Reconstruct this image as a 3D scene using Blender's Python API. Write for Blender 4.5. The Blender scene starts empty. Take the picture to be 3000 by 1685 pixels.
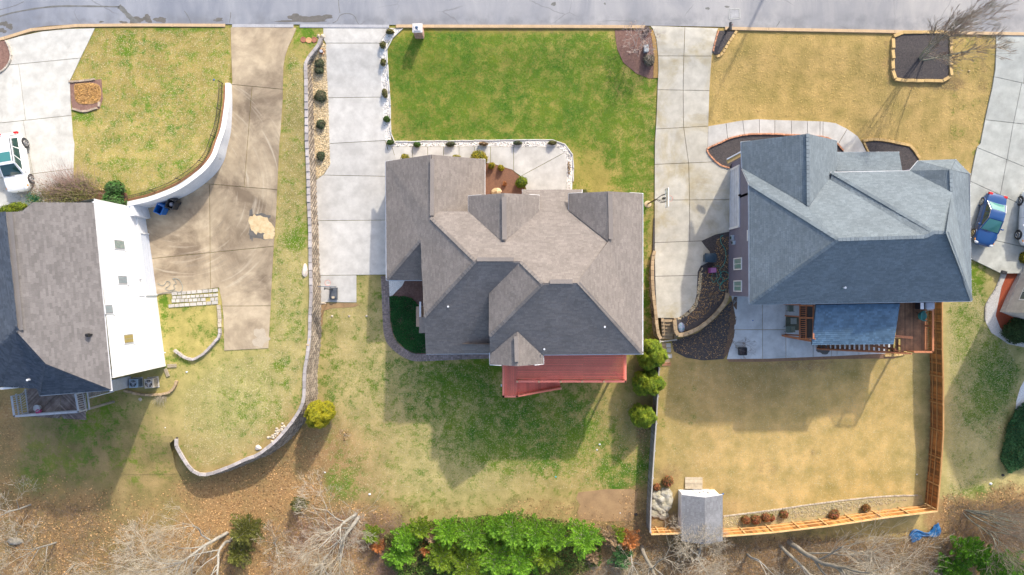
import bpy, bmesh, math, random
import numpy as np
from mathutils import Vector, Matrix, Quaternion
R = random.Random(7)
rng = np.random.default_rng(7)
S = bpy.context.scene
COL = S.collection
# ------------------------------------------------------------ camera, sky, sun, exposure
H = 55.0            # drone height above the street
FPX = 36.0          # photograph pixels per metre at street level
cam = bpy.data.cameras.new('camera'); cam.sensor_width = 36.0; cam.lens = 36.0 * H / (3000 / FPX)
cam.clip_end = 2000
co = bpy.data.objects.new('camera', cam); COL.objects.link(co); co.location = (0, 0, H); S.camera = co
SUNV = Vector((0.60, 1.26, 1.0)).normalized()
elev = math.asin(SUNV.z); rot = math.atan2(SUNV.x, SUNV.y)
w = bpy.data.worlds.new('World'); S.world = w; w.use_nodes = True
nt = w.node_tree; bg = nt.nodes['Background']; sky = nt.nodes.new('ShaderNodeTexSky')
sky.sky_type = 'NISHITA'; sky.sun_disc = False; sky.sun_elevation = elev; sky.sun_rotation = rot
sky.air_density = 1.0; sky.dust_density = 3.0; sky.ozone_density = .8
nt.links.new(sky.outputs[0], bg.inputs[0]); bg.inputs[1].default_value = 0.15
sd = bpy.data.lights.new('sun', 'SUN'); sd.energy = 2.0; sd.angle = math.radians(1.2); sd.color = (1.0, 0.92, 0.79)
so = bpy.data.objects.new('sun', sd); COL.objects.link(so)
so.rotation_euler = (-SUNV).to_track_quat('-Z', 'Y').to_euler(); so.location = (0, 0, 40)
S.view_settings.view_transform = 'Standard'; S.view_settings.look = 'None'
S.view_settings.exposure = 1.07; S.view_settings.gamma = 1.0; S.view_settings.use_curve_mapping = False

# ------------------------------------------------------------ mapping of measured positions to metres
def W(px, py, z=0.0):
    s = FPX * H / (H - z)
    return Vector(((px - 1500) / s, (842.5 - py) / s, z))
_ys = np.arange(-90, 90, 0.25)
def table(pts, win=9):
    pts = sorted(pts); a = np.interp(_ys, [p[0] for p in pts], [p[1] for p in pts])
    k = np.ones(win) / win; b = np.convolve(np.pad(a, win // 2, mode='edge'), k, 'valid')
    return lambda y: np.interp(y, _ys, b)
t_m = table([(-90, -6), (-23, -4.6), (-12, -4.1), (-6, -3.4), (-3, -3.1), (1, -2.6), (4, -2.3), (10, -1.6), (17, -.7), (19.6, -.15), (20.2, -.06), (90, -.06)])
t_r = table([(-90, -2.35), (3, -2.3), (4, -2.2), (10, -1.55), (17, -.65), (19.6, -.12), (20.2, -.04), (90, -.04)])
t_l2 = table([(-90, -2.2), (-16, -1.9), (-7, -1.6), (0, -1.3), (5, -1.0), (10, -.5), (16, .1), (19, .12), (20.5, 0.0), (90, -.02)])
t_l1 = table([(-90, 1.3), (9, 1.3), (13, .8), (17, .3), (20.0, 0.02), (90, -.02)])
t_o = table([(-90, -6), (-23, -3.7), (-14, -2.6), (-8, -1.75), (0, -1.6), (10, -1.2), (17, -.5), (20, -.06), (90, -.06)])
def sst(a, b, x):
    t = np.clip((np.asarray(x, float) - a) / (b - a), 0, 1); return t * t * (3 - 2 * t)
def f_m(x, y):
    k = sst(-31, -22, x); return t_o(y) * (1 - k) + t_m(y) * k
def f_l2(x, y):
    x = np.asarray(x, float); y = np.asarray(y, float); d = np.minimum(np.maximum(0, -28.75 - x), np.maximum(0, -8 - y))
    k = 1 - sst(0, 4.5, d); k = np.where(x < -28.75, k * sst(-15.5, -12.3, y), 1.0); k = np.where(y > -8, 1.0, k)
    return (f_m(x, y) + .03) * (1 - k) + t_l2(y) * k
ZF = {'m': f_m, 'r': lambda x, y: t_r(y), 'l1': lambda x, y: t_l1(y), 'l2': f_l2}
def G(px, py, zone='m', up=0.0):
    z = 0.0
    for _ in range(12):
        p = W(px, py, z); z = float(ZF[zone](p.x, p.y)) + up
    return W(px, py, z)
def gz(x, y, zone='m'): return float(ZF[zone](x, y))

# ------------------------------------------------------------ materials
MATS = {}
def nodes(m):
    m.use_nodes = True; n = m.node_tree.nodes; l = m.node_tree.links
    return n, l, n['Principled BSDF']
def c4(c): return (c[0], c[1], c[2], 1.0)
def setramp(r, stops):
    e = r.color_ramp.elements
    while len(e) > 1: e.remove(e[-1])
    e[0].position = stops[0][0]; e[0].color = c4(stops[0][1])
    for p, c in stops[1:]:
        q = e.new(p); q.color = c4(c)
def mix(n, l, fac, a, b, mode='MIX'):
    m = n.new('ShaderNodeMix'); m.data_type = 'RGBA'; m.blend_type = mode
    for s, v in ((m.inputs[0], fac), (m.inputs[6], a), (m.inputs[7], b)):
        if isinstance(v, (int, float)): s.default_value = v
        elif isinstance(v, tuple): s.default_value = c4(v)
        else: l.new(v, s)
    return m.outputs[2]
def noise(n, l, vec, sc, det=4, rough=.55, dist=0.0):
    t = n.new('ShaderNodeTexNoise'); t.inputs['Scale'].default_value = sc; t.inputs['Detail'].default_value = det
    t.inputs['Roughness'].default_value = rough; t.inputs['Distortion'].default_value = dist; l.new(vec, t.inputs['Vector'])
    return t.outputs[0]
def mrange(n, l, v, a, b, c=0.0, d=1.0):
    m = n.new('ShaderNodeMapRange'); m.clamp = True; l.new(v, m.inputs[0])
    for i, q in enumerate((a, b, c, d)): m.inputs[i + 1].default_value = q
    return m.outputs[0]
def math2(n, l, op, a, b):
    m = n.new('ShaderNodeMath'); m.operation = op
    for i, v in enumerate((a, b)):
        if isinstance(v, (int, float)): m.inputs[i].default_value = v
        else: l.new(v, m.inputs[i])
    return m.outputs[0]
def posn(n, l, scale=(1, 1, 1), rotz=0):
    g = n.new('ShaderNodeNewGeometry'); mp = n.new('ShaderNodeMapping'); mp.inputs['Scale'].default_value = scale
    mp.inputs['Rotation'].default_value = (0, 0, rotz); l.new(g.outputs['Position'], mp.inputs[0]); return mp.outputs[0]
def bump(n, l, b, h, st, dist=.02):
    u = n.new('ShaderNodeBump'); u.inputs['Strength'].default_value = st; u.inputs['Distance'].default_value = dist
    l.new(h, u.inputs['Height']); l.new(u.outputs[0], b.inputs['Normal'])
def mat(name, c1, c2=None, sc=3.0, rough=.8, bp=0.3, metal=0.0, island=0.0, objr=0.0, stretch=(1, 1, 1), fine=25.0, spec=None, stain=None, stsc=.5, staincut=.5, trans=0.0, coat=0.0, rotz=0):
    if name in MATS: return MATS[name]
    m = bpy.data.materials.new(name); MATS[name] = m; n, l, b = nodes(m)
    c2 = c2 or tuple(v * .75 for v in c1)
    p = posn(n, l, stretch, rotz)
    col = mix(n, l, mrange(n, l, noise(n, l, p, sc, 5), .3, .7), c1, c2)
    f = noise(n, l, p, fine, 3)
    col = mix(n, l, .35, col, mix(n, l, mrange(n, l, f, .3, .7), (.55, .55, .55), (1.4, 1.4, 1.4)), 'MULTIPLY') if bp > 0 else col
    if stain:
        col = mix(n, l, mrange(n, l, noise(n, l, p, stsc, 6, .6, .4), staincut, staincut + .22), col, stain)
    if island:
        g = n.new('ShaderNodeNewGeometry')
        col = mix(n, l, 1.0, col, mix(n, l, g.outputs['Random Per Island'], (1 - island,) * 3, (1 + island,) * 3), 'MULTIPLY')
    if objr:
        g = n.new('ShaderNodeObjectInfo')
        col = mix(n, l, 1.0, col, mix(n, l, g.outputs['Random'], (1 - objr,) * 3, (1 + objr,) * 3), 'MULTIPLY')
    l.new(col, b.inputs['Base Color']); b.inputs['Roughness'].default_value = rough; b.inputs['Metallic'].default_value = metal
    if spec is not None: b.inputs['Specular IOR Level'].default_value = spec
    if coat: b.inputs['Coat Weight'].default_value = coat; b.inputs['Coat Roughness'].default_value = .06
    if bp > 0: bump(n, l, b, f, bp)
    return m
def lawn_mat():
    m = bpy.data.materials.new('lawn'); n, l, b = nodes(m); p = posn(n, l)
    def at(nm):
        a = n.new('ShaderNodeAttribute'); a.attribute_name = nm; return a
    dry = at('dry').outputs['Color']; lush = at('lush').outputs['Fac']; lit = at('litter').outputs['Fac']
    n0 = noise(n, l, p, .35, 4); n1 = noise(n, l, p, 1.3, 7, .68, .3); n2 = noise(n, l, p, 7.0, 5, .75); n3 = noise(n, l, p, 30.0, 3, .7)
    s = math2(n, l, 'ADD', lush, math2(n, l, 'MULTIPLY', math2(n, l, 'SUBTRACT', n1, .5), 2.3))
    s = math2(n, l, 'ADD', s, math2(n, l, 'MULTIPLY', math2(n, l, 'SUBTRACT', n2, .5), 1.5))
    s = math2(n, l, 'ADD', s, math2(n, l, 'MULTIPLY', math2(n, l, 'SUBTRACT', n3, .5), 0.6))
    gm = mrange(n, l, s, .28, .74)
    gc = mix(n, l, mrange(n, l, n0, .38, .62), (.045, .135, .013), (.165, .215, .022))
    gc = mix(n, l, mrange(n, l, noise(n, l, p, 4.0, 4), .35, .7), gc, (.11, .19, .018))
    dc = mix(n, l, 1.0, dry, mix(n, l, mrange(n, l, noise(n, l, p, .7, 6, .65), .3, .7), (.66, .72, .62), (1.2, 1.15, 1.2)), 'MULTIPLY')
    col = mix(n, l, gm, dc, gc)
    mw = noise(n, l, posn(n, l, (1, .06, 1)), 1.1, 2, .5)
    col = mix(n, l, 1.0, col, mix(n, l, mrange(n, l, mw, .35, .65), (.95, .95, .94), (1.05, 1.04, 1.04)), 'MULTIPLY')
    # fallen leaves and bare soil
    v = n.new('ShaderNodeTexVoronoi'); v.inputs['Scale'].default_value = 9.0; l.new(p, v.inputs['Vector'])
    rp = n.new('ShaderNodeValToRGB'); setramp(rp, [(0, (.14, .08, .045)), (.3, (.33, .19, .095)), (.55, (.46, .28, .13)), (.8, (.24, .15, .085)), (1, (.58, .42, .25))])
    sp = n.new('ShaderNodeSeparateColor'); l.new(v.outputs['Color'], sp.inputs[0]); l.new(sp.outputs[0], rp.inputs[0])
    lc = mix(n, l, mrange(n, l, n1, .35, .65), rp.outputs[0], (.34, .24, .11))
    lc = mix(n, l, .45, lc, mix(n, l, mrange(n, l, n0, .4, .6), (.18, .15, .06), (.38, .22, .09)))
    ls = math2(n, l, 'ADD', lit, math2(n, l, 'MULTIPLY', math2(n, l, 'SUBTRACT', n1, .5), 1.9))
    ls = math2(n, l, 'ADD', ls, math2(n, l, 'MULTIPLY', math2(n, l, 'SUBTRACT', n2, .5), .7))
    col = mix(n, l, mrange(n, l, ls, .35, .8), col, lc)
    col = mix(n, l, .6, col, mix(n, l, mrange(n, l, n3, .33, .67), (.6, .62, .58), (1.35, 1.33, 1.35)), 'MULTIPLY')
    l.new(col, b.inputs['Base Color']); b.inputs['Roughness'].default_value = .95; b.inputs['Specular IOR Level'].default_value = .15
    bump(n, l, b, math2(n, l, 'ADD', n3, n2), .7, .05)
    return m
LAWN = lawn_mat()
def concrete(name, c1, c2, stain, cut=.5, stsc=.25, arc=None, stretch=(1, 1, 1)):
    m = bpy.data.materials.new(name); MATS[name] = m; n, l, b = nodes(m); p = posn(n, l); ps = posn(n, l, stretch)
    n1 = noise(n, l, p, .5, 7, .62, .3); n2 = noise(n, l, ps, 1.2, 6, .6); nf = noise(n, l, p, 30, 3, .7)
    col = mix(n, l, mrange(n, l, n1, .35, .65), c1, c2)
    col = mix(n, l, mrange(n, l, noise(n, l, ps, stsc, 7, .65, .5), cut, cut + .2), col, stain)
    col = mix(n, l, .5, col, mix(n, l, mrange(n, l, n2, .35, .65), (.72, .71, .70), (1.18, 1.18, 1.18)), 'MULTIPLY')
    if arc:
        # tyre scuffs: streaks that run round the turning circle
        g = n.new('ShaderNodeNewGeometry'); sb = n.new('ShaderNodeVectorMath'); sb.operation = 'SUBTRACT'
        l.new(g.outputs['Position'], sb.inputs[0]); sb.inputs[1].default_value = (arc[0], arc[1], 0)
        sx = n.new('ShaderNodeSeparateXYZ'); l.new(sb.outputs[0], sx.inputs[0])
        rr = math2(n, l, 'SQRT', math2(n, l, 'ADD', math2(n, l, 'MULTIPLY', sx.outputs[0], sx.outputs[0]), math2(n, l, 'MULTIPLY', sx.outputs[1], sx.outputs[1])), 0.0)
        th = math2(n, l, 'ARCTAN2', sx.outputs[1], sx.outputs[0])
        cb = n.new('ShaderNodeCombineXYZ'); l.new(math2(n, l, 'MULTIPLY', rr, 3.2), cb.inputs[0]); l.new(math2(n, l, 'MULTIPLY', th, 1.6), cb.inputs[1])
        st = noise(n, l, cb.outputs[0], 1.0, 3, .6)
        rg = math2(n, l, 'MULTIPLY', mrange(n, l, rr, arc[2], arc[2] + 1), mrange(n, l, rr, arc[3], arc[3] - 1.5))
        col = mix(n, l, math2(n, l, 'MULTIPLY', rg, mrange(n, l, st, .56, .85)), col, (.56, .49, .38))
        rg = math2(n, l, 'MULTIPLY', rg, mrange(n, l, noise(n, l, p, .35, 3), .42, .62)); col = mix(n, l, math2(n, l, 'MULTIPLY', rg, mrange(n, l, st, .46, .30)), col, (.27, .22, .16))
    g = n.new('ShaderNodeObjectInfo')
    col = mix(n, l, 1.0, col, mix(n, l, g.outputs['Random'], (.93, .93, .93), (1.05, 1.05, 1.05)), 'MULTIPLY')
    col = mix(n, l, .35, col, mix(n, l, mrange(n, l, nf, .3, .7), (.75, .75, .75), (1.2, 1.2, 1.2)), 'MULTIPLY')
    l.new(col, b.inputs['Base Color']); b.inputs['Roughness'].default_value = .85; b.inputs['Specular IOR Level'].default_value = .3
    bump(n, l, b, nf, .25, .01)
    return m
C_WHITE = concrete('pale_concrete', (.50, .495, .465), (.44, .435, .41), (.33, .32, .29), .56, .3)
C_MID = concrete('light_concrete', (.56, .54, .50), (.515, .495, .46), (.45, .435, .41), .56, .3)
C_WALK = concrete('walk_concrete', (.56, .54, .50), (.50, .48, .44), (.44, .41, .36), .6, .3)
C_BROWN = concrete('stained_concrete', (.49, .40, .28), (.39, .31, .21), (.21, .16, .11), .45, .22, (-27.5, 8.3, 3.4, 11.0))
C_DR = concrete('weathered_concrete', (.52, .49, .42), (.45, .42, .35), (.38, .32, .20), .50, .3)
C_FAR = concrete('grey_concrete', (.46, .47, .43), (.38, .39, .36), (.29, .30, .27), .54, .3)
C_PATIO = concrete('patio_concrete', (.64, .64, .62), (.56, .56, .55), (.38, .40, .38), .6, .4)
def asphalt():
    m = bpy.data.materials.new('asphalt'); MATS['asphalt'] = m; n, l, b = nodes(m); p = posn(n, l); ps = posn(n, l, (1, .28, 1))
    col = mix(n, l, mrange(n, l, noise(n, l, ps, .4, 6, .6, .5), .36, .64), (.20, .205, .225), (.30, .295, .30))
    g = n.new('ShaderNodeNewGeometry'); sx = n.new('ShaderNodeSeparateXYZ'); l.new(g.outputs['Position'], sx.inputs[0])
    k = mrange(n, l, sx.outputs[0], -34, 34)
    col = mix(n, l, 1.0, col, mix(n, l, k, (.86, .92, 1.02), (1.15, 1.12, 1.06)), 'MULTIPLY')
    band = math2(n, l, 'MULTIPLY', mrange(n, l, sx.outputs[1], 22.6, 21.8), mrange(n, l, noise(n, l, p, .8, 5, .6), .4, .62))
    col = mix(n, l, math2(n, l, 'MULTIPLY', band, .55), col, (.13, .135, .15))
    nf = noise(n, l, p, 45, 3, .7)
    col = mix(n, l, .5, col, mix(n, l, mrange(n, l, nf, .3, .7), (.7, .7, .7), (1.3, 1.3, 1.3)), 'MULTIPLY')
    v = n.new('ShaderNodeTexVoronoi'); v.feature = 'DISTANCE_TO_EDGE'; v.inputs['Scale'].default_value = .22
    wv = n.new('ShaderNodeMix'); wv.data_type = 'VECTOR'; wv.inputs[0].default_value = .25
    nn = n.new('ShaderNodeTexNoise'); nn.inputs['Scale'].default_value = .9; nn.inputs['Detail'].default_value = 5; l.new(p, nn.inputs[0])
    l.new(p, wv.inputs[4]); l.new(nn.outputs[1], wv.inputs[5]); l.new(wv.outputs[1], v.inputs['Vector'])
    ck = math2(n, l, 'MULTIPLY', mrange(n, l, v.outputs[0], .006, .0), mrange(n, l, noise(n, l, p, .25, 2), .5, .6))
    col = mix(n, l, math2(n, l, 'MULTIPLY', ck, .6), col, (.12, .12, .125))
    l.new(col, b.inputs['Base Color']); b.inputs['Roughness'].default_value = .8; bump(n, l, b, nf, .4, .01)
    return m
ASPH = asphalt()
M_kerb = mat('kerb_concrete', (.52, .37, .22), (.42, .30, .18), 1.5, .9, .2)
M_kerbg = mat('apron_concrete', (.40, .40, .42), (.32, .32, .34), 1.5, .9, .2)
M_white = mat('white_paint', (.80, .80, .80), (.74, .74, .74), 2, .5, 0)
M_stucco = mat('white_siding', (.76, .77, .79), (.70, .71, .73), 1.2, .7, .1)
M_wwall = mat('painted_white_wall', (.72, .74, .78), (.60, .62, .66), 1.6, .8, .25, stain=(.40, .38, .33), stsc=1.1, staincut=.62)
M_greyw = mat('grey_siding', (.20, .19, .25), (.17, .16, .215), 1.0, .7, .15)
M_beigew = mat('beige_siding', (.55, .52, .47), None, 2, .8, .1)
M_brickw = mat('tan_brick_wall', (.40, .31, .24), (.30, .22, .17), 6, .9, .3)
M_mulchb = mat('dark_mulch', (.045, .04, .042), (.10, .085, .08), 9, .95, 1.0, fine=40, stain=(.20, .14, .10), stsc=3, staincut=.62)
M_mulchp = mat('purple_mulch', (.14, .075, .06), (.24, .14, .11), 7, .95, 1.0, fine=40)
M_mulchr = mat('brown_mulch', (.25, .125, .075), (.17, .085, .055), 9, .95, 1.0, fine=40)
M_mulchred = mat('red_mulch', (.42, .085, .03), (.26, .06, .03), 12, .95, 1.0, fine=40)
M_leafbed = mat('golden_leaves', (.44, .26, .09), (.32, .19, .08), 7, .95, 1.0, fine=30)
M_soil = mat('bare_soil', (.38, .245, .12), (.27, .17, .085), 1.2, .95, .8)
M_gravw = mat('white_gravel', (.80, .78, .74), (.55, .50, .44), 14, .9, 1.0, island=.3)
M_gravy = mat('cream_gravel', (.74, .63, .44), (.50, .36, .18), 9, .9, 1.0, island=.35)
M_block = mat('grey_wall_block', (.42, .38, .36), (.32, .29, .28), 3, .9, .5, objr=.22, island=.12)
M_blockf = mat('split_face_block', (.44, .37, .29), (.22, .18, .14), 2.2, .95, .9, island=.35, fine=14)
M_blockt = mat('tan_wall_block', (.42, .31, .19), (.31, .22, .13), 3, .9, .5, objr=.18, island=.12)
M_edge_or = mat('orange_edging', (.52, .25, .14), (.40, .19, .11), 5, .9, .3, objr=.2, island=.15)
M_edge_tan = mat('tan_edging', (.55, .38, .16), (.44, .30, .13), 3, .9, .4, objr=.15)
M_paver = mat('paver', (.30, .24, .22), (.22, .18, .17), 4, .9, .4, objr=.3, island=.3)
M_flag = mat('flagstone', (.50, .47, .42), (.38, .36, .33), 4, .9, .5, objr=.15)
M_rock = mat('pale_rock', (.55, .48, .38), (.38, .32, .24), 3, .9, .7, objr=.15)
M_boulder = mat('boulder_stone', (.46, .44, .38), (.30, .27, .18), 2.0, .9, .9, fine=7)
def shingle(name, c, v=.25, tint=(1, 1, 1)):
    return mat(name, c, tuple(x * .84 for x in c), .8, .95, .5, island=v, fine=28, spec=.2, stain=tuple(x * .80 for x in c), stsc=.45, staincut=.5)
M_sh2 = shingle('taupe_shingle', (.25, .22, .20), .12)
M_sh3 = shingle('blue_grey_shingle', (.18, .215, .24), .11)
M_sh3b = shingle('blue_shingle', (.10, .17, .25), .2)
M_sh1 = shingle('brown_grey_shingle', (.195, .182, .18), .16)
M_gutter = mat('white_gutter', (.78, .80, .84), None, 2, .4, 0)
M_dark = mat('dark_void', (.02, .02, .022), None, 2, .9, 0)
M_red = mat('red_deck_paint', (.88, .255, .18), (.80, .22, .155), 1.2, .7, .12, objr=.14)
M_redc = mat('tan_post_cap', (.75, .42, .24), None, 3, .6, .1)
M_wood = mat('stained_cedar', (.40, .15, .035), (.17, .06, .018), 1.1, .7, .4, objr=.5, stretch=(1, 1, 6))
M_woodd = mat('brown_deck_board', (.30, .155, .08), (.17, .085, .045), 2.5, .7, .4, objr=.25)
M_woodo = mat('orange_rail', (.50, .19, .08), (.38, .14, .06), 2.5, .6, .2, objr=.1)
M_woodg = mat('weathered_board', (.33, .30, .27), (.20, .18, .16), 3, .9, .5, objr=.25, stretch=(1, 1, .4))
M_woodblk = mat('blackened_board', (.10, .07, .065), (.24, .20, .185), 1.6, .85, .4, objr=.35, fine=12)
M_railg = mat('grey_white_rail', (.44, .46, .50), (.33, .34, .37), 3, .7, .3)
M_ramp = mat('pale_plank', (.50, .42, .30), (.38, .31, .22), 4, .9, .4, objr=.2)
M_metal = mat('dark_metal', (.05, .05, .055), None, 2, .45, 0, metal=.6)
M_chrome = mat('bright_metal', (.7, .7, .72), None, 2, .25, 0, metal=1.0)
M_acb = mat('blue_grey_casing', (.32, .42, .52), None, 3, .5, 0, metal=.2)
M_actan = mat('beige_casing', (.50, .45, .38), None, 3, .5, 0)
M_acd = mat('dark_teal_casing', (.10, .17, .19), None, 3, .5, 0)
M_rubber = mat('black_plastic', (.022, .022, .026), (.04, .04, .045), 4, .5, 0)
M_blue = mat('blue_plastic', (.01, .14, .48), None, 4, .4, 0)
M_purple = mat('purple_plastic', (.28, .07, .22), None, 4, .5, 0)
M_teal = mat('teal_hose', (.05, .28, .24), None, 4, .5, 0)
M_pool = mat('grey_hose', (.32, .34, .30), None, 4, .5, 0)
M_rim = mat('red_rim_paint', (.75, .12, .08), None, 4, .5, 0)
M_sand = mat('pale_sand', (.66, .52, .32), (.50, .36, .19), 4, .95, .9, fine=30)
M_stain = mat('dark_damp_stain', (.10, .095, .085), (.14, .13, .12), 3, .9, .2)
M_bark = mat('grey_bark', (.33, .30, .25), (.20, .18, .14), 4, .95, .7, stretch=(1, 1, .3))
M_barkw = mat('pale_bark', (.42, .40, .36), (.24, .23, .20), 4, .95, .5, stretch=(1, 1, .3))
M_twig = mat('brown_twig', (.30, .22, .17), (.20, .15, .11), 3, .95, .2, island=.25)
M_twigp = mat('reddish_twig', (.36, .24, .21), (.24, .17, .14), 3, .95, .2, island=.25)
M_barkg = mat('green_grey_bark', (.30, .31, .25), (.20, .21, .17), 3, .95, .3)
def leafm(name, c1, c2, isl=.45, sc=1.5):
    m = mat(name, c1, c2, sc, .75, .0, island=isl); m.node_tree.nodes['Principled BSDF'].inputs['Specular IOR Level'].default_value = .25
    return m
L_yg = leafm('golden_green_foliage', (.20, .23, .012), (.09, .16, .012))
L_gold = leafm('gold_foliage', (.34, .26, .01), (.20, .19, .012))
L_arb = leafm('bright_green_foliage', (.25, .29, .018), (.09, .175, .016))
L_ced = leafm('cedar_foliage', (.17, .33, .02), (.09, .21, .016), .5)
L_cedy = leafm('olive_cedar_foliage', (.20, .28, .018), (.10, .18, .014), .5)
L_dk = leafm('dark_green_foliage', (.045, .085, .025), (.03, .06, .02))
L_gc = leafm('ivy_foliage', (.022, .105, .022), (.014, .07, .016), .5)
L_ju = leafm('grey_green_foliage', (.07, .105, .055), (.10, .095, .05))
L_box = leafm('boxwood_foliage', (.05, .13, .018), (.09, .10, .03))
L_brn = leafm('brown_green_foliage', (.16, .13, .045), (.10, .12, .03))
L_rust = leafm('rust_foliage', (.42, .14, .035), (.30, .13, .05))
L_red = leafm('red_green_foliage', (.34, .09, .04), (.12, .12, .02), .6, 4)
L_tan = leafm('dry_stem_foliage', (.34, .23, .13), (.22, .15, .08))
LITTER = leafm('fallen_leaves', (.48, .29, .13), (.30, .18, .08), .7, .6)

# ------------------------------------------------------------ object helpers
ORG = {}
def link(o, parent=None):
    COL.objects.link(o)
    if parent is not None: o.parent = parent
    return o
def root_of(p): return ORG.get(p.name, Vector((0, 0, 0))) if p is not None else Vector((0, 0, 0))
def thing(name, label, cat, loc=(0, 0, 0), rz=0.0, group=None):
    o = bpy.data.objects.new(name, None); o.empty_display_size = .3; link(o)
    o.location = loc; o.rotation_euler = (0, 0, rz); o['label'] = label; o['category'] = cat
    if group: o['group'] = group
    ORG[o.name] = Vector(loc) if rz == 0 else Vector((0, 0, 0))
    return o
def tag(o, label=None, cat=None, group=None, kind=None):
    if label: o['label'] = label
    if cat: o['category'] = cat
    if group: o['group'] = group
    if kind: o['kind'] = kind
    return o
def fin(o, parent):
    if parent is not None: ORG[o.name] = root_of(parent)
    return o
def obj_np(name, V, F, m, parent=None, smooth=False):
    V = np.asarray(V, np.float32).reshape(-1, 3); F = np.asarray(F, np.int32)
    if parent is not None: V = V - np.array(root_of(parent), np.float32)
    me = bpy.data.meshes.new(name); k = F.shape[1]; nf = F.shape[0]
    me.vertices.add(len(V)); me.vertices.foreach_set('co', V.ravel())
    me.loops.add(nf * k); me.loops.foreach_set('vertex_index', F.ravel())
    me.polygons.add(nf); me.polygons.foreach_set('loop_start', np.arange(nf, dtype=np.int32) * k)
    if smooth: me.polygons.foreach_set('use_smooth', np.ones(nf, bool))
    me.update(calc_edges=True); me.materials.append(m)
    o = bpy.data.objects.new(name, me); link(o, parent); return fin(o, parent)
def obj_py(name, V, F, m, parent=None, smooth=False):
    off = root_of(parent); V = [Vector(v) - off for v in V]
    me = bpy.data.meshes.new(name); me.from_pydata([tuple(v) for v in V], [], F)
    if smooth: me.polygons.foreach_set('use_smooth', [True] * len(me.polygons))
    me.materials.append(m); o = bpy.data.objects.new(name, me); link(o, parent); return fin(o, parent)
class MB:
    def __init__(s): s.V = []; s.F = []
    def add(s, V, F):
        k = len(s.V); s.V += [Vector(v) for v in V]; s.F += [tuple(i + k for i in f) for f in F]; return s
    def box(s, c, d, rz=0.0, q=None):
        c = Vector(c); q = q or Quaternion((0, 0, 1), rz)
        vs = [c + q @ Vector((x * d[0] / 2, y * d[1] / 2, z * d[2] / 2)) for x in (-1, 1) for y in (-1, 1) for z in (-1, 1)]
        return s.add(vs, [(0, 1, 3, 2), (4, 6, 7, 5), (0, 4, 5, 1), (2, 3, 7, 6), (0, 2, 6, 4), (1, 5, 7, 3)])
    def beam(s, a, b, wd, ht, up=(0, 0, 1)):
        a = Vector(a); b = Vector(b); d = b - a; L = d.length
        if L < 1e-6: return s
        x = d / L; y = Vector(up).cross(x)
        y = y.normalized() if y.length > 1e-4 else Vector((1, 0, 0)).cross(x).normalized()
        z = x.cross(y); c = (a + b) / 2
        vs = [c + x * (i * L / 2) + y * (j * wd / 2) + z * (k * ht / 2) for i in (-1, 1) for j in (-1, 1) for k in (-1, 1)]
        return s.add(vs, [(0, 1, 3, 2), (4, 6, 7, 5), (0, 4, 5, 1), (2, 3, 7, 6), (0, 2, 6, 4), (1, 5, 7, 3)])
    def cyl(s, a, b, r, n=10, r2=None):
        a = Vector(a); b = Vector(b); r2 = r if r2 is None else r2; x = (b - a).normalized()
        u = x.orthogonal().normalized(); v = x.cross(u); k = len(s.V); V = []
        for p, q in ((a, r), (b, r2)):
            for i in range(n):
                t = 2 * math.pi * i / n; V.append(p + (u * math.cos(t) + v * math.sin(t)) * q)
        return s.add(V, [(i, (i + 1) % n, n + (i + 1) % n, n + i) for i in range(n)] + [tuple(range(n))[::-1], tuple(range(n, 2 * n))])
    def path(s, pts, r, n=6):
        for a, b in zip(pts, pts[1:]): s.cyl(a, b, r, n)
        return s
    def ring(s, c, r, t, n=20, axis=(0, 0, 1), m=6):
        q = Vector((0, 0, 1)).rotation_difference(Vector(axis)); V = []; F = []
        for i in range(n):
            a = 2 * math.pi * i / n
            for j in range(m):
                b = 2 * math.pi * j / m
                V.append(Vector(c) + q @ Vector(((r + t * math.cos(b)) * math.cos(a), (r + t * math.cos(b)) * math.sin(a), t * math.sin(b))))
                F.append((i * m + j, ((i + 1) % n) * m + j, ((i + 1) % n) * m + (j + 1) % m, i * m + (j + 1) % m))
        return s.add(V, F)
    def prism(s, poly, z0, z1):
        n = len(poly); a = sum(poly[i][0] * poly[(i + 1) % n][1] - poly[(i + 1) % n][0] * poly[i][1] for i in range(n))
        if a < 0: poly = poly[::-1]
        V = [(p[0], p[1], z0) for p in poly] + [(p[0], p[1], z1) for p in poly]
        return s.add(V, [tuple(range(n))[::-1], tuple(range(n, 2 * n))] + [(i, (i + 1) % n, n + (i + 1) % n, n + i) for i in range(n)])
    def dome(s, c, rx, ry, rz, n=14, m=6, low=0.0):
        V = []; F = []
        for j in range(m + 1):
            t = low + (math.pi / 2 - low) * j / m
            for i in range(n):
                a = 2 * math.pi * i / n; V.append((c[0] + rx * math.cos(t) * math.cos(a), c[1] + ry * math.cos(t) * math.sin(a), c[2] + rz * math.sin(t)))
        for j in range(m):
            for i in range(n): F.append((j * n + i, j * n + (i + 1) % n, (j + 1) * n + (i + 1) % n, (j + 1) * n + i))
        return s.add(V, F)
    def build(s, name, m, parent=None, smooth=False, bevel=0.0):
        o = obj_py(name, s.V, s.F, m, parent, smooth)
        if bevel:
            b = o.modifiers.new('bevel', 'BEVEL'); b.width = bevel; b.segments = 2; b.limit_method = 'ANGLE'
        return o
UC = {}
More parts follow.
